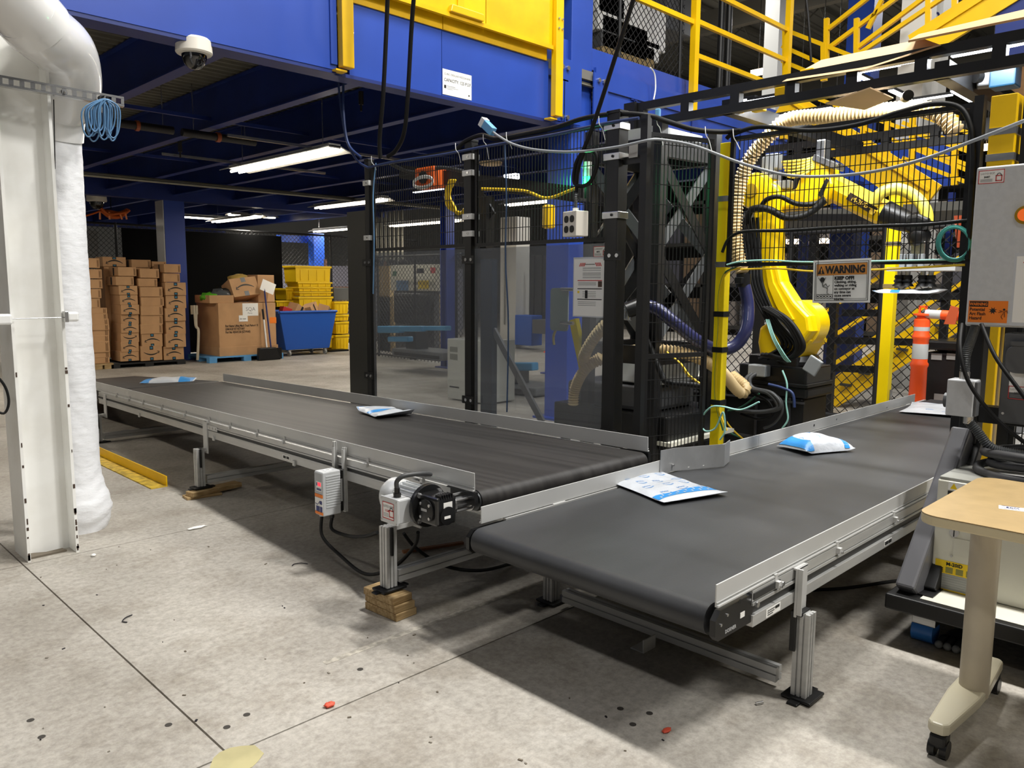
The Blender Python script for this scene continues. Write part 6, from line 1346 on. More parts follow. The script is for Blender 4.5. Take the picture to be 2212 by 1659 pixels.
sh = sheet6('taped_paper', 660, 900, 820, 1022, paper, t); text('SQA', .11, q6(695, 975, YG)+V((0, -.0045, 0)), X, Z, M('faded_ink'), t); text('Parts', .05, q6(715, 1005, YG)+V((0, -.0045, 0)), X, Z, M('faded_ink'), t)
sheet6('taped_paper', 625, 1020, 715, 1080, paper, t, .0055); text('do not', .05, q6(635, 1062, YG)+V((0, -.006, 0)), X, Z, ink, t)
sheet6('orange_label', 933, 1040, 1000, 1097, orange_l, t)
m = MB()
for k in range(3): 
    p = q6(250+34*k, 1250, YG); 
bm_ = M('pallet_light_blue', '#5f9fd4', .5)
pallet(a.x-.25, b.x+.12, YG-.06, YG+1.08, bm_, 'light blue pallet under the large cardboard bin', pz_)
# things on top of the big bin
zt = a.z+.002
t = thing('open_tray', 'shallow open cardboard tray full of packaging on the big bin', 'tray', (a.x, YG+.3, zt))
p0, p1 = q6(320, 880, YG), q6(585, 820, YG)
xl, xr = a.x-.15, p1.x; th_ = .16
MB().b2((xl, YG+.05, zt), (xr, YG+.75, zt+.02)).build('tray_floor', card, t)
for c in (((xl, YG+.05), (xr, YG+.07)), ((xl, YG+.73), (xr, YG+.75)), ((xl, YG+.07), (xl+.02, YG+.73)), ((xr-.02, YG+.07), (xr, YG+.73))):
    MB().b2((c[0][0], c[0][1], zt+.02), (c[1][0], c[1][1], zt+th_)).build('tray_side', card, t)
def lump(name, c, s, mat, lab, cat, seed=0, n=16):
    rnd = random.Random(seed); ph = [rnd.uniform(0, 6) for _ in range(4)]
    def f(u, v):
        th = math.pi*v; p_ = 2*math.pi*u; k = 1+.18*math.sin(5*p_+ph[0])*math.sin(4*th+ph[1])+.1*math.sin(9*p_+7*th+ph[2])
        return V(c)+V((s[0]*math.sin(th)*math.cos(p_)*k, s[1]*math.sin(th)*math.sin(p_)*k, s[2]*(math.cos(th)*k+1)))
    return MB().grid(f, n, 10).build(name, mat, None, lab, cat, smooth=70)
lump('plastic_bag', (q6(380, 0, YG).x, YG+.35, zt+.03), (.2, .2, .09), M('green_film', '#5fae2c', .25), 'bright green plastic bag in the shallow tray', 'bag', 1)
lump('plastic_bag', (q6(500, 0, YG).x, YG+.35, zt+.03), (.26, .22, .13), M('grey_film', '#55585a', .2), 'shiny dark grey plastic bag in the shallow tray', 'bag', 2)
ob = q6(700, 860, YG+.1); t = thing('parcel_box', 'tilted arrow-printed parcel box lying on the big bin', 'box', (ob.x, YG+.3, zt), 'parcel boxes on the big bin')
Rb = Matrix.Rotation(-.12, 3, 'Y') @ Matrix.Rotation(-.35, 3, 'X')
cb = V((ob.x, YG+.32, zt+.27)); MB().box(cb, (.6, .42, .40), Rb).build('carton', card, t, bevel=.006)
m = MB()
for q in smile(.2): m.add([cb+Rb @ V((-a_, -.2115, -(b_+.03))) for a_, b_ in q], [(0, 1, 2, 3)])
m.build('smile_print', ink, t)
for zz in (.13, -.17): MB().prism([(-.05, 0), (.05, 0), (.05, .1), (-.05, .1)], cb+Rb @ V((0, -.2112, zz-.03)), Rb @ X, Rb @ Z, .001).build('tape', tape, t)
bx = q6(890, 0, YG); MB().box((bx.x+.03, YG+.35, zt+.30), (.40, .4, .58), .08).build('parcel_box', card, None, 'upright plain parcel box at right rear of the big bin', 'box', 'parcel boxes on the big bin', bevel=.005)
lump('plush_toy', (q6(770, 0, YG).x, YG+.7, zt+.42), (.25, .15, .09), M('plush_tan', '#c0a050', .9), 'tan plush shape peeking over boxes on the big bin', 'toy', 4)
# folded chair edge, broom and dustpan
t = thing('folded_chair', 'folded beige chair standing between blue column and big bin', 'chair', q6(205, 1460, 15.9))
for dx in (0, .1): MB().tube(catmull([q6(180+dx*250, 920, 15.9), q6(195+dx*100, 1120, 15.9), q6(222+dx*60, 1180, 15.9), q6(212+dx*60, 1465, 15.9)], 5), .022, 8).build('frame_tube', beige_m, t, smooth=60)
MB().b2(q6(160, 1010, 15.92), q6(205, 920, 15.98)).build('back_panel', beige_m, t)
t = thing('dustpan', 'black long handled dustpan leaning against the big bin', 'dustpan', q6(915, 1470, 15.55))
MB().tube([q6(905, 1345, 15.6), q6(875, 1060, 15.66)], .018, 8).build('handle', whitep, t, smooth=60); MB().tube([q6(875, 1060, 15.66), q6(862, 958, 15.68)], .022, 8).build('grip', blackm, t, smooth=60)
p, q = q6(828, 1470, 15.5), q6(1005, 1335, 15.5); MB().prism([(0, 0), (q.x-p.x+.1, 0), (q.x-p.x, q.z-p.z), (0.02, q.z-p.z)], (p.x, 15.5, .005), X, Z, -.12).build('pan', blackm, t, bevel=.02)
t = thing('broom', 'upright broom with dark blue handle and paper tag at the big bin', 'broom', q6(960, 1460, 15.62))
MB().tube([q6(946, 1340, 15.60), q6(876, 720, 15.72)], .017, 8).build('handle', M('navy_paint', '#27336e', .4), t, smooth=60)
MB().b2(q6(900, 1460, 15.62), q6(1040, 1340, 15.68)).build('bristles', M('dark_bristle', '#222', .9) if False else rubber, t)
MB().prism([(0, 0), (.3, -.12), (.38, .1), (.08, .22)], q6(835, 760, 15.70), X, Z, .003).build('paper_tag', paper, t)
# blue rolling bin with parcels
YB = 15.95; tl, tr, bl, br = q6(1030, 990, YB), q6(1600, 990, YB), q6(1115, 1370, YB), q6(1550, 1370, YB)
t = thing('rolling_bin', 'blue plastic tub truck on castors full of parcels', 'tub truck', ((tl.x+tr.x)/2, YB+.4, 0))
zt2, zb2 = tl.z, bl.z; D_ = .85; bb = M('tub_blue', '#1f55b0', .45)
def ring(x0, x1, y0, y1, z): return [(x0, y0, z), (x1, y0, z), (x1, y1, z), (x0, y1, z)]
vs = ring(bl.x, br.x, YB+.08, YB+D_-.08, zb2)+ring(tl.x, tr.x, YB, YB+D_, zt2)+ring(tl.x+.03, tr.x-.03, YB+.03, YB+D_-.03, zt2)+ring(tl.x+.08, tr.x-.08, YB+.1, YB+D_-.1, zt2-.25)
fs = [(0, 3, 2, 1)]+[(o+i, o+(i+1) % 4, o+4+(i+1) % 4, o+4+i) for o in (0, 4, 8) for i in range(4)]+[(12, 13, 14, 15)]
MB().add(vs, fs).build('tub', bb, t, bevel=.012)
m = MB()
for a_, b_ in zip(ring(tl.x, tr.x, YB, YB+D_, zt2), ring(tl.x, tr.x, YB, YB+D_, zt2)[1:]+ring(tl.x, tr.x, YB, YB+D_, zt2)[:1]): m.tube([a_, b_], .028, 8)
m.build('rim', bb, t, smooth=60)
for x_ in (bl.x+.1, br.x-.1):
    for y_ in (YB+.12, YB+D_-.12):
        c_ = MB().b2((x_-.03, y_-.03, .07), (x_+.03, y_+.03, zb2+.003)).build('castor', zinc, t); MB().cyl((x_-.02, y_, .062), (x_+.02, y_, .062), .062, n=18).build('castor_wheel', M('grey_rubber', '#8f8f8c', .5), c_, smooth=40)
for k, (px, py, sz, rx, lb) in enumerate(((1090, 960, .22, .3, 'small white and red package in the blue tub'), (1200, 930, .34, .5, 'tilted parcel box at left of the blue tub'), (1330, 930, .36, -.4, 'parcel box with black tape in the middle of the blue tub'), (1470, 970, .3, .35, 'small parcel box at the right of the blue tub'))):
    p = q6(px, py, YB+.3); tt = thing('parcel_box', lb, 'box', p, 'parcels in the blue tub'); Rq = Matrix.Rotation(rx, 3, 'Y') @ Matrix.Rotation(.3*k, 3, 'Z')
    MB().box((p.x, p.y, zt2+.02), (sz, sz*.8, sz*.7), Rq).build('carton', card if k else M('red_white_pack', '#b8302c', .4), tt, bevel=.004)
    if k: MB().prism([(-.03, -sz*.34), (.03, -sz*.34), (.03, sz*.34), (-.03, sz*.34)], V((p.x, p.y, zt2+.02))+Rq @ V((0, -sz*.4-.001, 0)), Rq @ X, Rq @ Z, .001).build('tape', tape, tt)
# yellow totes
ty = M('tote_yellow', '#f2c80c', .45); YT = 17.0
def tote(x0, y0, x1, y1, lab, yy=YT, dep=.6):
    p, q = q6(x0, y1, yy), q6(x1, y0, yy); t = thing('yellow_tote', lab, 'tote', ((p.x+q.x)/2, yy+dep/2, p.z), 'yellow plastic totes'); h = q.z-p.z; w = q.x-p.x
    k = .02
    vs = [(p.x+k*2, yy+k*2, p.z), (q.x-k*2, yy+k*2, p.z), (q.x-k*2, yy+dep-k*2, p.z), (p.x+k*2, yy+dep-k*2, p.z), (p.x+k, yy+k, q.z), (q.x-k, yy+k, q.z), (q.x-k, yy+dep-k, q.z), (p.x+k, yy+dep-k, q.z)]
    MB().add(vs, [(0, 3, 2, 1), (4, 5, 6, 7), (0, 1, 5, 4), (1, 2, 6, 5), (2, 3, 7, 6), (3, 0, 4, 7)]).build('tub', ty, t, bevel=.008)
    MB().b2((p.x, yy, q.z-min(.05, h*.3)), (q.x, yy+dep, q.z)).build('rim', ty, t, bevel=.006)
    for i in range(4): MB().b2((p.x+w*(.15+.22*i), yy+k-.004, p.z+h*.1), (p.x+w*(.17+.22*i), yy+k+.01, q.z-h*.25)).build('rib', ty, t)
for i, r in enumerate(((1190, 532, 1552, 688), (1215, 690, 1560, 738), (1222, 740, 1563, 784), (1228, 786, 1565, 830), (1225, 832, 1570, 960), (1225, 962, 1572, 1090), (1225, 1092, 1572, 1225), (1225, 1227, 1572, 1362))): tote(*r, ordn[i]+' yellow tote in the tall stack behind the blue tub')
for r, lb in (((1095, 752, 1205, 868), 'small yellow tote behind the tub left of the tall stack'), ((1000, 870, 1205, 935), 'low yellow tote with rim left behind the blue tub')): tote(*r, lb, 17.3)
for i, r in enumerate(((1578, 880, 1730, 1008), (1580, 1010, 1735, 1078), (1592, 1080, 1735, 1208), (1592, 1210, 1735, 1365))): tote(*r, ordn[i] if i == 0 else ordn[i], 17.1) if False else tote(*r, ordn[i]+' yellow tote in right stack beside the dark board', 16.9)
MB().b2(q6(1575, 870, 17.2), q6(1700, 745, 17.6)).build('grey_tote', M('tote_grey', '#5c5d5a', .5), None, 'grey tote on the right yellow stack beside dark board', 'tote', bevel=.01)
MB().box((q6(1600, 1390, 16.6).x, 16.6, .02), (.5, .3, .04)).build('floor_mat', rubber, None, 'small black pad on floor below the yellow totes', 'pad')
# ---------------------------------------------------------------- chain-link fences
linkm = M('black_chainlink', '#17181a', .5)
def chainlink(name, a, b, z0, z1, lab, pitch=.075, r=.0035, mat=linkm, posts=(), pr=.03, rails=True, screens=()):
    a, b = V(a), V(b); d = b-a; d.z = 0; L = d.length; d.normalize(); n = d.cross(Z); Hh = z1-z0
    t = thing(name, lab, 'fence', V(((a.x+b.x)/2, (a.y+b.y)/2, z0)))
    q = lambda s, z, o=0: V((a.x+d.x*s+n.x*o, a.y+d.y*s+n.y*o, z))
    m = MB(); s = -Hh
    while s < L:
        for sg in (1, -1):
            u0, u1 = s, s+Hh; za, zb_ = (z0, z1) if sg > 0 else (z1, z0)
            t0 = max(0, -u0/Hh); t1 = min(1, (L-u0)/Hh)
            if t1 > t0: m.bar(q(u0+t0*Hh, za+(zb_-za)*t0, .002*sg), q(u0+t1*Hh, za+(zb_-za)*t1, .002*sg), r*2, r*2, n)
        s += pitch*1.414
    m.build('wire_mesh', mat, t, kind='stuff')
    for s in posts: MB().cyl(q(s, z0), q(s, z1+.03), pr, n=10).build('post', mat, t, smooth=40)
    if rails:
        for z in (z0+.05, z1): MB().tube([q(0, z), q(L, z)], pr*.8, 8).build('rail', mat, t, smooth=60)
    for s0, s1, zz in screens: MB().bar(q(s0, (z0+zz)/2, .05), q(s1, (z0+zz)/2, .05), .006, zz-z0).build('privacy_screen', M('black_screen', '#08090a', .75, spec=.15), t)
    return t
FYY = 18.2
zc = at(400, 492, y=FYY).z
xa_, xb_ = at(150, 500, y=FYY).x, at(900, 500, y=FYY).x
chainlink('chainlink_fence', (xa_, FYY, 0), (xb_, FYY, 0), .03, zc, 'black chain-link fence with dark privacy screens behind the storage area', pitch=.075, posts=[.9, 2.3, 4.0, 6.2, 8.3, 10.5], screens=((1.0, at(605, 500, y=FYY).x-xa_, zc-.08),))
MB().b2((xa_, FYY+.15, .0), (at(216, 500, y=FYY).x, FYY+.2, zc-.15)).build('mesh_gate', M('pale_mesh_back', '#8a8c8a', .6), None, 'pale gate panel behind fence left of the screens', 'gate')
# things behind the fence on the right
MB().b2(at(680, 620, y=20)-V((0, 0, 1.2)), at(700, 505, y=20)+V((0, .3, 0))).build('steel_upright', M('bright_blue_frame', '#2558c8', .4), None, 'bright blue steel upright behind the chain-link fence', 'post')
MB().b2(at(605, 522, y=20.4), at(690, 512, y=20.5)+V((0, .1, .0))).build('steel_beam', M('bright_blue_frame'), None, 'bright blue horizontal beam behind the chain-link fence', 'beam')
MB().b2((at(605, 700, y=22).x, 22, 0), (at(1000, 700, y=22).x, 22.1, 2.2)).build('partition_wall', M('mauve_grey_panel', '#7d7c86', .7), None, 'grey partition behind the chain-link fence', 'partition')
t = thing('storage_rack', 'rack of brown goods behind fence right of yellow totes', 'rack', (at(730, 700, y=19.5).x, 19.5, 0))
for z in (.1, .8, 1.5): MB().b2((at(700, 700, y=19.5).x, 19.4, z), (at(830, 700, y=19.5).x, 20.2, z+.05)).build('shelf', M('rack_brown', '#6b4a3a', .6), t)
for x_ in (at(701, 700, y=19.5).x, at(829, 700, y=19.5).x): MB().b2((x_, 19.4, 0), (x_+.06, 19.46, 2.3)).build('upright', M('rack_brown'), t)
for k in range(12):
    x_ = at(704, 700, y=19.5).x+.26*(k % 6); z_ = .15+.7*(k//6); MB().b2((x_, 19.5, z_), (x_+.24, 20, z_+.3+.25*random.random())).build('stored_carton', M('tan_goods', '#a08a60', .7), t)
# orange cord bundle hanging at the ceiling
t = thing('cord_bundle', 'orange extension cord bundle hanging above the box stacks', 'cord', at(245, 460, y=17.6)); oc_ = M('orange_cord', '#d8641c', .5)
for k in range(7):
    y_ = 17.6+.05*k
    MB().tube(catmull([at(216+random.uniform(-4, 4), 452+random.uniform(-3, 6), y=y_), at(235, 462+random.uniform(-8, 8), y=y_), at(258, 464+random.uniform(-6, 6), y=y_), at(276+random.uniform(-4, 4), 456+random.uniform(-4, 4), y=y_)], 5), .03, 7).build('cord_strand', oc_, t, smooth=60)
for px, dx in ((216, 0), (236, 1), (258, 6), (270, 4)): MB().tube([at(px, 458, y=17.6), at(px+dx, 474, y=17.6)], .018, 6).build('cord_end', M('pale_orange_cord', '#ff9a5a', .5), t)
MB().tube([at(240, 452, y=17.6), V((at(240, 452, y=17.6).x, 17.6, 3.88))], .01, 5).build('hanging_wire', rubber, t)
MB().tube(catmull([at(218, 455, y=17.6), at(200, 462, y=17.6), at(170, 470, y=17.6)], 4), .02, 6).build('cord_lead', oc_, t, smooth=60)
# yellow floor angle
t = thing('floor_guard', 'yellow steel angle bolted to floor under the sloping conveyor', 'floor guard', (2.4, 7, 0))
MB().b2((2.40, 6.28, 0), (2.408, 7.9, .085)).build('upright_leg', yel, t); MB().b2((2.28, 6.28, 0), (2.40, 7.9, .008)).build('flat_leg', M('dirty_yellow', '#b79a30', .6, var=.3, scale=14), t)
# ---------------------------------------------------------------- things behind the acrylic
def gb(px0, py0, px1, py1, x, d=.5):
    a, b = at(px0, py0, x=x), at(px1, py1, x=x); return (x, b.y, b.z), (x+d, a.y, a.z)
t = thing('machine_cabinet', 'pale grey machine cabinet with vents behind the middle black post', 'cabinet', (7.2, at(1005, 880, x=7.2).y, 0))
a, b = gb(966, 731, 1012, 886, 7.2, .55); w1_ = at(1050, 760, x=7.2).y
MB().b2((7.2, w1_, 0.02), (7.75, a[1]+(b[1]-a[1]), b[2])).build('body', M('pale_machine_grey', '#b5b6ae', .4), t, bevel=.01)
for z0, z1 in ((.82, .90), (.70, .79)): MB().b2((7.196, b[1]-.22, b[2]-.02-(1-z0)*.9), (7.2, b[1]-.06, b[2]-.02-(1-z1)*.9)).build('vent', M('vent_grey', '#777870', .5), t)
MB().b2((7.197, b[1]-.25, .18), (7.2, b[1]-.05, .2)).build('slot', ink, t)
pad = M('pale_blue_pad', '#4d9ed0', .4)
def stool(c_list, base, lab, x):
    "low robotic cart with blue bumper pads"
    t = thing('robot_cart', lab, 'cart', at((base[0]+base[2])/2, base[3], x=x))
    for r in c_list:
        a, b = at(r[0], (r[1]+r[3])/2, x=x), at(r[2], (r[1]+r[3])/2, x=x); MB().bar(a, b, .14, max(.05, abs(at(r[0], r[1], x=x).z-at(r[0], r[3], x=x).z))).build('bumper_pad', pad, t, bevel=.02)
    a, b = gb(*base, x, .7); MB().b2((a[0], a[1], max(.02, a[2])), (b[0], b[1], b[2])).build('chassis', M('cart_grey', '#6a6c6e', .4), t, bevel=.03)
    MB().b2((a[0]-.01, a[1]+.1, max(.02, a[2])+.02), (a[0], b[1]-.1, max(.02, a[2])+.08)).build('sensor_slot', ink, t)
    cpx = (base[0]+base[2])/2; p = at(cpx, base[1], x=x+.3); MB().b2((p.x-.15, p.y-.15, b[2]-.01), (p.x+.15, p.y+.15, at(cpx, c_list[0][3], x=x).z)).build('lift_column', M('cart_dark', '#38393b', .5), t)
    return t
stool([(821, 704, 868, 719), (868, 704, 916, 716), (922, 704, 969, 714), (843, 727, 887, 738)], (845, 752, 957, 780), 'low cart with pale blue bumper pads seen through left acrylic', 9.0)
stool([(1081, 783, 1157, 800)], (1068, 828, 1157, 860), 'low cart with pale blue pad seen through right acrylic', 8.2)
a, b = gb(848, 633, 900, 702, 10.4, .4); MB().b2(a, b).build('covered_monitor', M('black_cover', '#1a1a1c', .6), None, 'black covered monitor behind the left acrylic panel', 'monitor', bevel=.06)
MB().b2((10.55, (a[1]+b[1])/2-.04, 0), (10.63, (a[1]+b[1])/2+.04, a[2])).build('monitor_stand', blackm, None, 'thin black stand below the covered monitor', 'stand')
t = thing('panel_board', 'white electrical panel board with stickers behind left acrylic', 'panel board', (10.9, at(890, 630, x=10.9).y, 0))
a, b = gb(843, 573, 940, 629, 10.9, .25); MB().b2(a, b).build('enclosure', M('panel_cream', '#d6d2bf', .5), t, bevel=.01)
MB().b2((10.95, a[1]+.1, 0), (11.1, b[1]-.1, a[2])).build('support', grey_d, t)
for px0, py0, px1, py1, mt in ((903, 606, 926, 624, 'hazard_yellow'), (900, 580, 915, 590, 'black_ink'), (848, 586, 856, 596, 'green_cable'), (856, 606, 882, 628, 'light_blue_cable'), (930, 578, 940, 590, 'red_ink')):
    a2, b2_ = gb(px0, py0, px1, py1, 10.89, .008); MB().b2(a2, b2_).build('sticker', MATS[mt], t)
for k in range(7):
    px = 815+9*k; p = at(px, 500, x=12.0); MB().tube([(12.0, p.y, at(px, 560+2*(k % 3), x=12.0).z), (12.0, p.y, 3.88)], .03, 8).build('conduit', cond, None, ('first', 'second', 'third', 'fourth', 'fifth', 'sixth', 'seventh')[k]+' from the left of the vertical conduits above white panel board', 'conduit', 'conduits above the panel board', smooth=60)
chainlink('chainlink_fence', (10.2, at(812, 700, x=10.2).y, 0), (10.2, at(1000, 700, x=10.2).y, 0), .05, at(900, 552, x=10.2).z, 'chain-link cage seen through the left acrylic panel', pitch=.08, posts=[.1, 1.4, 2.7], pr=.025)
for k, (r, lb) in enumerate((((815, 575, 842, 640), 'tall tan carton stack in the cage behind left acrylic'), ((815, 640, 850, 706), 'wide tan carton in the cage at lower left'), ((905, 636, 945, 700), 'tan carton in the cage right of covered monitor'))):
    a, b = gb(*r, 11.4, .12); MB().b2((a[0], a[1], 0.01), b).build('stored_carton', M('tan_goods'), None, lb, 'box')
t = MB().b2((14.5, at(1114, 700, x=14.5).y, 0), (15.0, at(1080, 700, x=14.5).y, 3.35)).build('white_pillar', M('pillar_white', '#c6c4bc', .5), None, 'pale square pillar with conduit behind the right acrylic panel', 'pillar', bevel=.01)
MB().tube([(14.46, at(1092, 700, x=14.5).y, .6), (14.46, at(1092, 700, x=14.5).y, 3.3)], .02, 8).build('conduit', cond, None, 'grey conduit on the pale square pillar', 'conduit')
a, b = gb(1145, 552, 1186, 715, 14.8, .3)
t = thing('black_curtain', 'black strip curtain hanging behind the right acrylic panel', 'curtain', (14.8, (a[1]+b[1])/2, a[2]))
for k in range(5):
    w_ = (b[1]-a[1])/5; MB().b2((14.8+.03*(k % 2), a[1]+w_*k, a[2]), (14.84+.03*(k % 2), a[1]+w_*(k+1)-.01, b[2])).build('strip', M('curtain_black', '#15171a', .5), t)
p = at(1186, 735, x=14.2); MB().lathe([(.14, 0), (.12, .03), (.06, .05), (.055, at(1186, 632, x=14.2).z-.1), (.03, at(1186, 628, x=14.2).z)], (14.2, p.y, 0), Z, 16).build('delineator_post', M('delineator_orange'), None, 'far orange traffic post seen through right acrylic', 'traffic post', smooth=40)
a, b = gb(1112, 680, 1148, 728, 14.4, .4); MB().b2((a[0], a[1], .1), b).build('blue_tote', bb, None, 'far blue tote cart seen through right acrylic', 'tote', bevel=.02)
a, b = gb(1150, 690, 1182, 722, 14.3, .4); MB().b2((a[0], a[1], max(.05, a[2])), b).build('wire_cart', grey_d, None, 'small dark cart before the black curtain', 'cart')
t = MB().bar(at(1066, 712, x=5.9), at(1172, 912, x=5.9), .03, .07).build('diagonal_strut', grey_d, None, 'dark diagonal steel strut behind right acrylic panel', 'strut')
MB().b2((5.86, at(1068, 690, x=5.9).y, .02), (5.94, at(1044, 690, x=5.9).y, at(1060, 560, x=5.9).z)).build('dark_cover', M('navy_cover', '#12202e', .5), None, 'dark navy machine cover beside the middle black post', 'cover')
MB().bar(at(1240, 690, x=5.0), at(1268, 825, x=5.0), .05, .07).build('yellow_strut', yel_b, None, 'yellow slanted strut behind the posted notice', 'strut')
# ---------------------------------------------------------------- upper deck clutter (behind the railing)
chainlink('chainlink_fence', (7.6, 7.6, 0), (11.5, 7.6, 0), 4.0, 7.2, 'black chain-link screen on the mezzanine behind the yellow railing', pitch=.09, posts=[.05, 2.2, 3.8], r=.004)
for k, (r, lb, mt) in enumerate((((1290, 0, 1350, 22), 'white duct section at top behind the screen', whitep), ((1292, 30, 1440, 62), 'long white conveyor side behind the mezzanine screen', whitep), ((1300, 66, 1400, 100), 'dark machine housing behind the mezzanine screen', grey_d), ((1300, 105, 1415, 128), 'tan rolled hose on the mezzanine behind the screen', M('tan_goods')), ((1370, 96, 1425, 118), 'pale bin on the mezzanine behind the screen', whitep), ((1440, 0, 1495, 60), 'grey machine panel behind the screen at top', grey_d))):
    a, b = at(r[0], r[3], y=8.4), at(r[2], r[1], y=8.4); MB().b2((a.x, 8.4, a.z), (b.x, 8.9, b.z)).build('upper_equipment', mt, None, lb, 'equipment', bevel=.02)
MB().b2((7.44, 8.3, 4.06), (12.1, 9.2, 4.62)).build('upper_machine', M('upper_machine_grey', '#4c4c48', .6), None, 'dark conveyor machine base on the mezzanine deck', 'machine')
MB().b2((6.62, 6.9, 4.06), (7.04, 6.95, 6.4)).build('dark_curtain', M('curtain_navy', '#141a33', .6), None, 'dark navy curtain between yellow post and blue column', 'curtain')
# ---------------------------------------------------------------- stairs and landing at the right
SXp = 12.6
def yb_(px0, py0, px1, py1, w, h, x, par, name='handrail', mat=yel): return MB().bar(at(px0, py0, x=x), at(px1, py1, x=x), w, h).build(name, mat, par)
t = thing('stair_flight', 'yellow steel stair flight rising to upper right corner', 'stairs', at(1790, 160, x=SXp))
for (a) in ((1875, 62, 1905, 0), (1790, 62, 1895, -20), (1795, 100, 1945, -10), (1850, 105, 2010, -15), (1850, 120, 2060, -20)): yb_(*a, .06, .06, SXp, t)
yb_(1975, 105, 2260, -75, .06, .42, SXp-.2, t, 'stringer'); yb_(1985, 86, 2260, -90, .12, .06, SXp-.2, t, 'stringer_flange')
for px in (1785, 1850, 2005, 2062): yb_(px, 130 if px < 1900 else 80, px+1, 40 if px < 1900 else -30, .07, .07, SXp, t, 'rail_post')
t = thing('landing_railing', 'yellow landing railing between mezzanine and stair flight', 'railing', at(1740, 150, x=SXp))
for a in ((1690, 62, 1850, 125), (1690, 100, 1780, 140), (1690, 132, 1770, 165)): yb_(*a, .06, .06, SXp, t)
for px in (1697, 1780): yb_(px, 175, px, 60 if px < 1700 else 95, .08, .08, SXp, t, 'rail_post')
t = thing('stair_flight', 'yellow stair stringer descending right behind the robot elbow', 'stairs', at(1850, 330, x=10.5))
yb_(1690, 225, 2010, 432, .06, .40, 10.5, t, 'stringer'); yb_(1700, 212, 2010, 412, .12, .04, 10.5, t, 'stringer_flange')
for a in ((1770, 215, 2100, 330), (1780, 242, 2100, 372), (1990, 250, 2100, 290)): yb_(*a, .05, .05, 11.6, t)
for px, y0, y1 in ((1865, 300, 215), (1915, 420, 250), (2062, 400, 250), (1970, 400, 235)): yb_(px, y0, px+2, y1, .07, .07, 11.6, t, 'rail_post')
for k in range(3):
    yb_(1950, 265+38*k, 2100, 322+38*k, .05, .05, 11.6, t)
t = thing('stair_flight', 'lower yellow stair flight rising right behind traffic post', 'stairs', at(1900, 800, x=10.6))
yb_(1745, 885, 2130, 640, .06, .36, 10.6, t, 'stringer'); yb_(1745, 822, 2130, 578, .05, .05, 10.6, t); yb_(1745, 760, 2100, 540, .05, .05, 10.6, t); yb_(1740, 700, 1960, 560, .05, .05, 10.9, t)
for k in range(8): yb_(1800+40*k, 850-25*k, 1800+40*k+22, 850-25*k+3, .8, .03, 10.9, t, 'tread', M('dark_tread', '#3a3a36', .6))
gp_ = MB().b2(at(1800, 420, x=13.2), at(2060, 290, x=13.3)).build('blue_guard_panel', blue, None, 'blue guard panel behind the stairs above robot wrist', 'panel')
for px in (1802, 2055): MB().b2((13.22, at(px, 400, x=13.2).y-.04, 0), (13.30, at(px, 400, x=13.2).y+.04, at(px, 415, x=13.2).z)).build('panel_post', blue_d, gp_)
MB().b2((13.4, at(1985, 300, x=13.4).y, 0), (13.8, at(1930, 300, x=13.4).y, 10)).build('white_pillar', M('pillar_white_bright', '#dcdcd8', .5), None, 'white pillar behind the mesh panel above the robot wrist', 'pillar')
t = thing('white_pillar', 'tall white pillar lettered N 2 behind the stairs', 'pillar', (14.5, at(2000, 100, x=14.5).y, 0)); yl_, yr_ = at(1962, 60, x=14.5).y, at(2035, 60, x=14.5).y
MB().b2((14.5, yr_, 0), (14.9, yl_, 10.3)).build('shaft', M('pillar_white_bright'), t)
text('N', .32, at(1989, 62, x=14.498), -Y, Z, M('navy_ink'), t); text('2', .32, at(2010, 58, x=14.498), -Y, Z, M('navy_ink'), t)
MB().b2((16, at(1681, 100, x=16).y, 0), (16.4, at(1650, 100, x=16).y, 10.3)).build('white_pillar', M('pillar_white_bright'), None, 'slim white pillar behind the yellow landing railing', 'pillar')
MB().b2((15, at(1886, 60, x=15).y, 0), (15.4, at(1830, 60, x=15).y, 10.3)).build('blue_pillar', blue, None, 'tall blue column behind the stair handrails', 'column')
MB().b2((12.2, at(1832, 700, x=12.2).y, 0), (12.5, at(1785, 700, x=12.2).y, 3.2)).build('blue_pillar', blue_d, None, 'dark blue column behind lower stair flight', 'column')
MB().b2((12.4, at(2300, 60, x=12.4).y, 4.6), (12.6, at(2150, 60, x=12.4).y, 6.2)).build('blue_guard_panel', blue_d, None, 'dark blue wall panel at the upper right corner', 'panel')
chainlink('chainlink_fence', (9.3, at(1560, 700, x=9.3).y, 0), (9.3, at(2120, 700, x=9.3).y, 0), .05, at(1800, 500, x=9.3).z, 'black chain-link guard fence behind the robot', pitch=.085, r=.004, posts=[.9, 2.0, 3.2], pr=.03)
for k, (x0, y0, x1, y1) in enumerate(((1700, 470, 1925, 470), (1820, 676, 1925, 676), (1800, 735, 2090, 742), (1900, 640, 2100, 640), (1800, 795, 1920, 800))): MB().bar(at(x0, y0, x=9.35), at(x1, y1, x=9.35), .05, .08).build('fence_rail', black, None, 'black horizontal rail of guard fence behind robot, '+('at elbow height', 'just left of yellow post', 'below the warning sign', 'right of yellow post', 'lowest left of yellow post')[k], 'rail')
for k, px in enumerate((1740, 1790, 1895, 2030)):
    MB().b2((9.38, at(px+16, 700, x=9.4).y, 0), (9.46, at(px, 700, x=9.4).y, at(px, 560, x=9.4).z if k else at(px, 500, x=9.4).z)).build('fence_post', black, None, 'black square upright behind the robot, '+('first', 'second', 'third', 'fourth')[k]+' from the robot elbow', 'post')
MB().b2((10.2, 2.2, 2.50), (13.0, 6.2, 2.60)).build('shade_slab', M('shade_slab_grey', '#5a5954', .7), None, 'added grey steel slab shading the lower stair flight', 'landing')  # added slab on legs, put here to shade the stair flight below
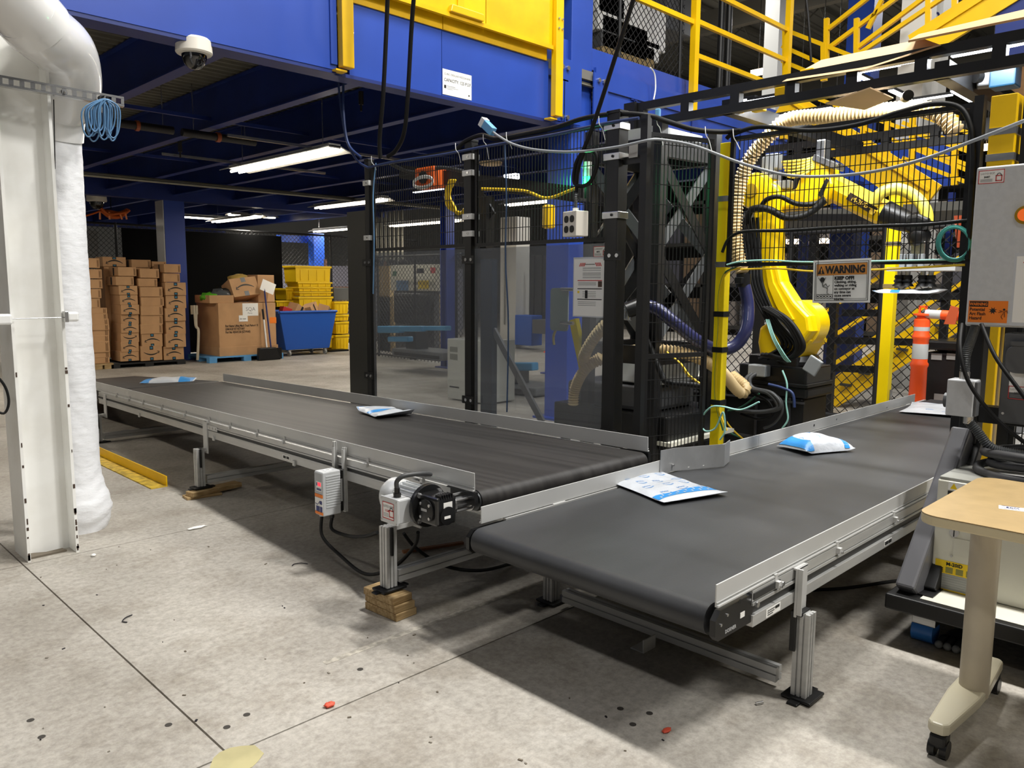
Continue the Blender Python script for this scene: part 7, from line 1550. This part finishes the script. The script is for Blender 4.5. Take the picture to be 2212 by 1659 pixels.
for x_, y_ in ((10.3, 6.05), (12.9, 6.05), (12.9, 2.3)): MB().b2((x_-.06, y_-.06, 0), (x_+.06, y_+.06, 2.50)).build('shade_slab_leg', blue_d, bpy.data.objects['shade_slab'])
# black pallet cage at the conveyor end
t = thing('wire_bin', 'black bulk container behind the traffic post', 'container', (9.0, at(2040, 800, x=9.0).y, 0))
a, b = gb(2000, 735, 2090, 760, 8.9, .7); MB().b2(a, b).build('rim', blackm, t, bevel=.02)
a, b = gb(2000, 760, 2090, 860, 8.95, .6); MB().b2((a[0], a[1], .1), b).build('body', black, t, bevel=.02)
for r in ((2012, 763, 2034, 778), (2045, 763, 2070, 778), (2018, 850, 2060, 873)):
    a, b = gb(*r, 8.94, .006); MB().b2(a, b).build('opening', M('pale_opening', '#8c8a86', .7), t)
LAST = [None]
# distant racks and lights seen between the stairs and robot
rk = M('rack_dark', '#2c2b28', .7)
for k in range(5):
    y0_ = 2+3.2*k; t = thing('pallet_rack', 'distant dark storage rack behind the fence, '+('first', 'second', 'third', 'fourth', 'fifth')[k]+' from the right', 'rack', (24, y0_, 0), 'distant racks')
    for z in (.2, 1.6, 3.0, 4.4): MB().b2((24, y0_, z), (25, y0_+3, z+.12)).build('shelf', rk, t)
    for y_ in (y0_, y0_+2.95): MB().b2((24, y_, 0), (25, y_+.08, 5.4)).build('upright', rk, t)
    for q in range(9): MB().b2((24.1, y0_+.1+.95*(q % 3), .32+1.4*(q//3)), (24.9, y0_+.85+.95*(q % 3), 1.0+1.4*(q//3)+.3*random.random())).build('stored_goods', M('stored_goods_%d' % (q % 3), ('#6a5846', '#4a4a52', '#77706a')[q % 3], .8), t)
for k, (px, py) in enumerate(((1715, 522), (1757, 521), (1790, 520), (1858, 517), (1638, 156), (2130, 318))):
    p = at(px, py, x=20); LAST[0] = MB().box(p, (.2, .34, .12)).build('distant_lamp', M('warm_lamp_glow', '#ffffff', emit='#ffd9b0', es=12), None, ('first', 'second', 'third', 'fourth', 'upper', 'right')[k]+' distant warm lamp glowing behind the fence', 'light', 'distant lamps'); MB().tube([p+Z*.06, V((p.x, p.y, 10.4))], .01, 5).build('hanger_rod', rk, bpy.context.scene.objects[-1] if False else LAST[0])
# ---------------------------------------------------------------- litter on the floor
dk = M('litter_black', '#1b1820', .5)
def tie(px, py, s, rz, lab):
    p = at(px, py, z=.004); R_ = Matrix.Rotation(rz, 3, 'Z')
    MB().tube(catmull([p+R_ @ V(v)*s for v in ((-.05, -.02, 0), (-.045, .015, 0), (0, .025, .004), (.05, .02, 0), (.0, .0, 0), (-.03, -.01, 0))][:4], 4), .0028, 5).build('cable_tie', dk, None, lab, 'cable tie', smooth=60)
tie(280, 1336, .8, .6, 'cut black cable tie on the open floor left of centre'); tie(648, 1220, .8, -.8, 'cut black cable tie near the speed controller shadow')
lump('paper_scrap', at(712, 1526, z=0), (.022, .016, .008), M('red_scrap', '#d8563c', .6), 'small red scrap on the floor near the bottom', 'scrap', 5)
lump('paper_scrap', at(1440, 1580, z=0), (.022, .012, .005), M('red_scrap'), 'small red scrap on the floor in the conveyor shadow', 'scrap', 6)
lump('paper_scrap', at(425, 1142, z=0), (.06, .018, .008), paper, 'torn white paper strip near the rear conveyor foot', 'scrap', 7)
lump('paper_scrap', at(202, 1202, z=0), (.014, .012, .008), paper, 'small white crumb beside the white column', 'scrap', 8)
t = thing('corner_bracket', 'small white plastic corner bracket on floor behind the cross bar', 'bracket', at(1385, 1410, z=0)); p = at(1390, 1412, z=0)
MB().b2((p.x, p.y, 0), (p.x+.09, p.y+.006, .06)).build('upright_face', M('dim_white', '#c8c6c0', .6), t); MB().b2((p.x, p.y+.006, 0), (p.x+.09, p.y+.07, .006)).build('flat_face', M('dim_white'), t)
MB().cyl(at(1633, 1520, z=.006), at(1648, 1517, z=.006), .006, n=10).build('dowel_pin', zinc, None, 'small shiny metal pin beside the front right conveyor foot', 'pin', smooth=40)
MB().bar(at(870, 1192, z=.008), at(1000, 1172, z=.008), .03, .014).build('wood_stick', M('dark_pine', '#8a5a38', .7), None, 'brown wooden stick lying under the conveyor behind the motor', 'stick')
for k in range(40):
    px, py = random.uniform(20, 900), random.uniform(1180, 1640)
    if k > 30: px, py = random.uniform(900, 1500), random.uniform(1480, 1650)
    p = at(px, py, z=0); s = random.uniform(.003, .008)
    MB().box((p.x, p.y, .0018), (s*random.uniform(1, 2.6), s, .0036), random.uniform(0, 3)).build('floor_crumb', random.choice((dk, joint, MATS['dust_debris'])), None, 'tiny dark crumb of litter on the concrete floor', 'litter', 'crumbs on the floor')
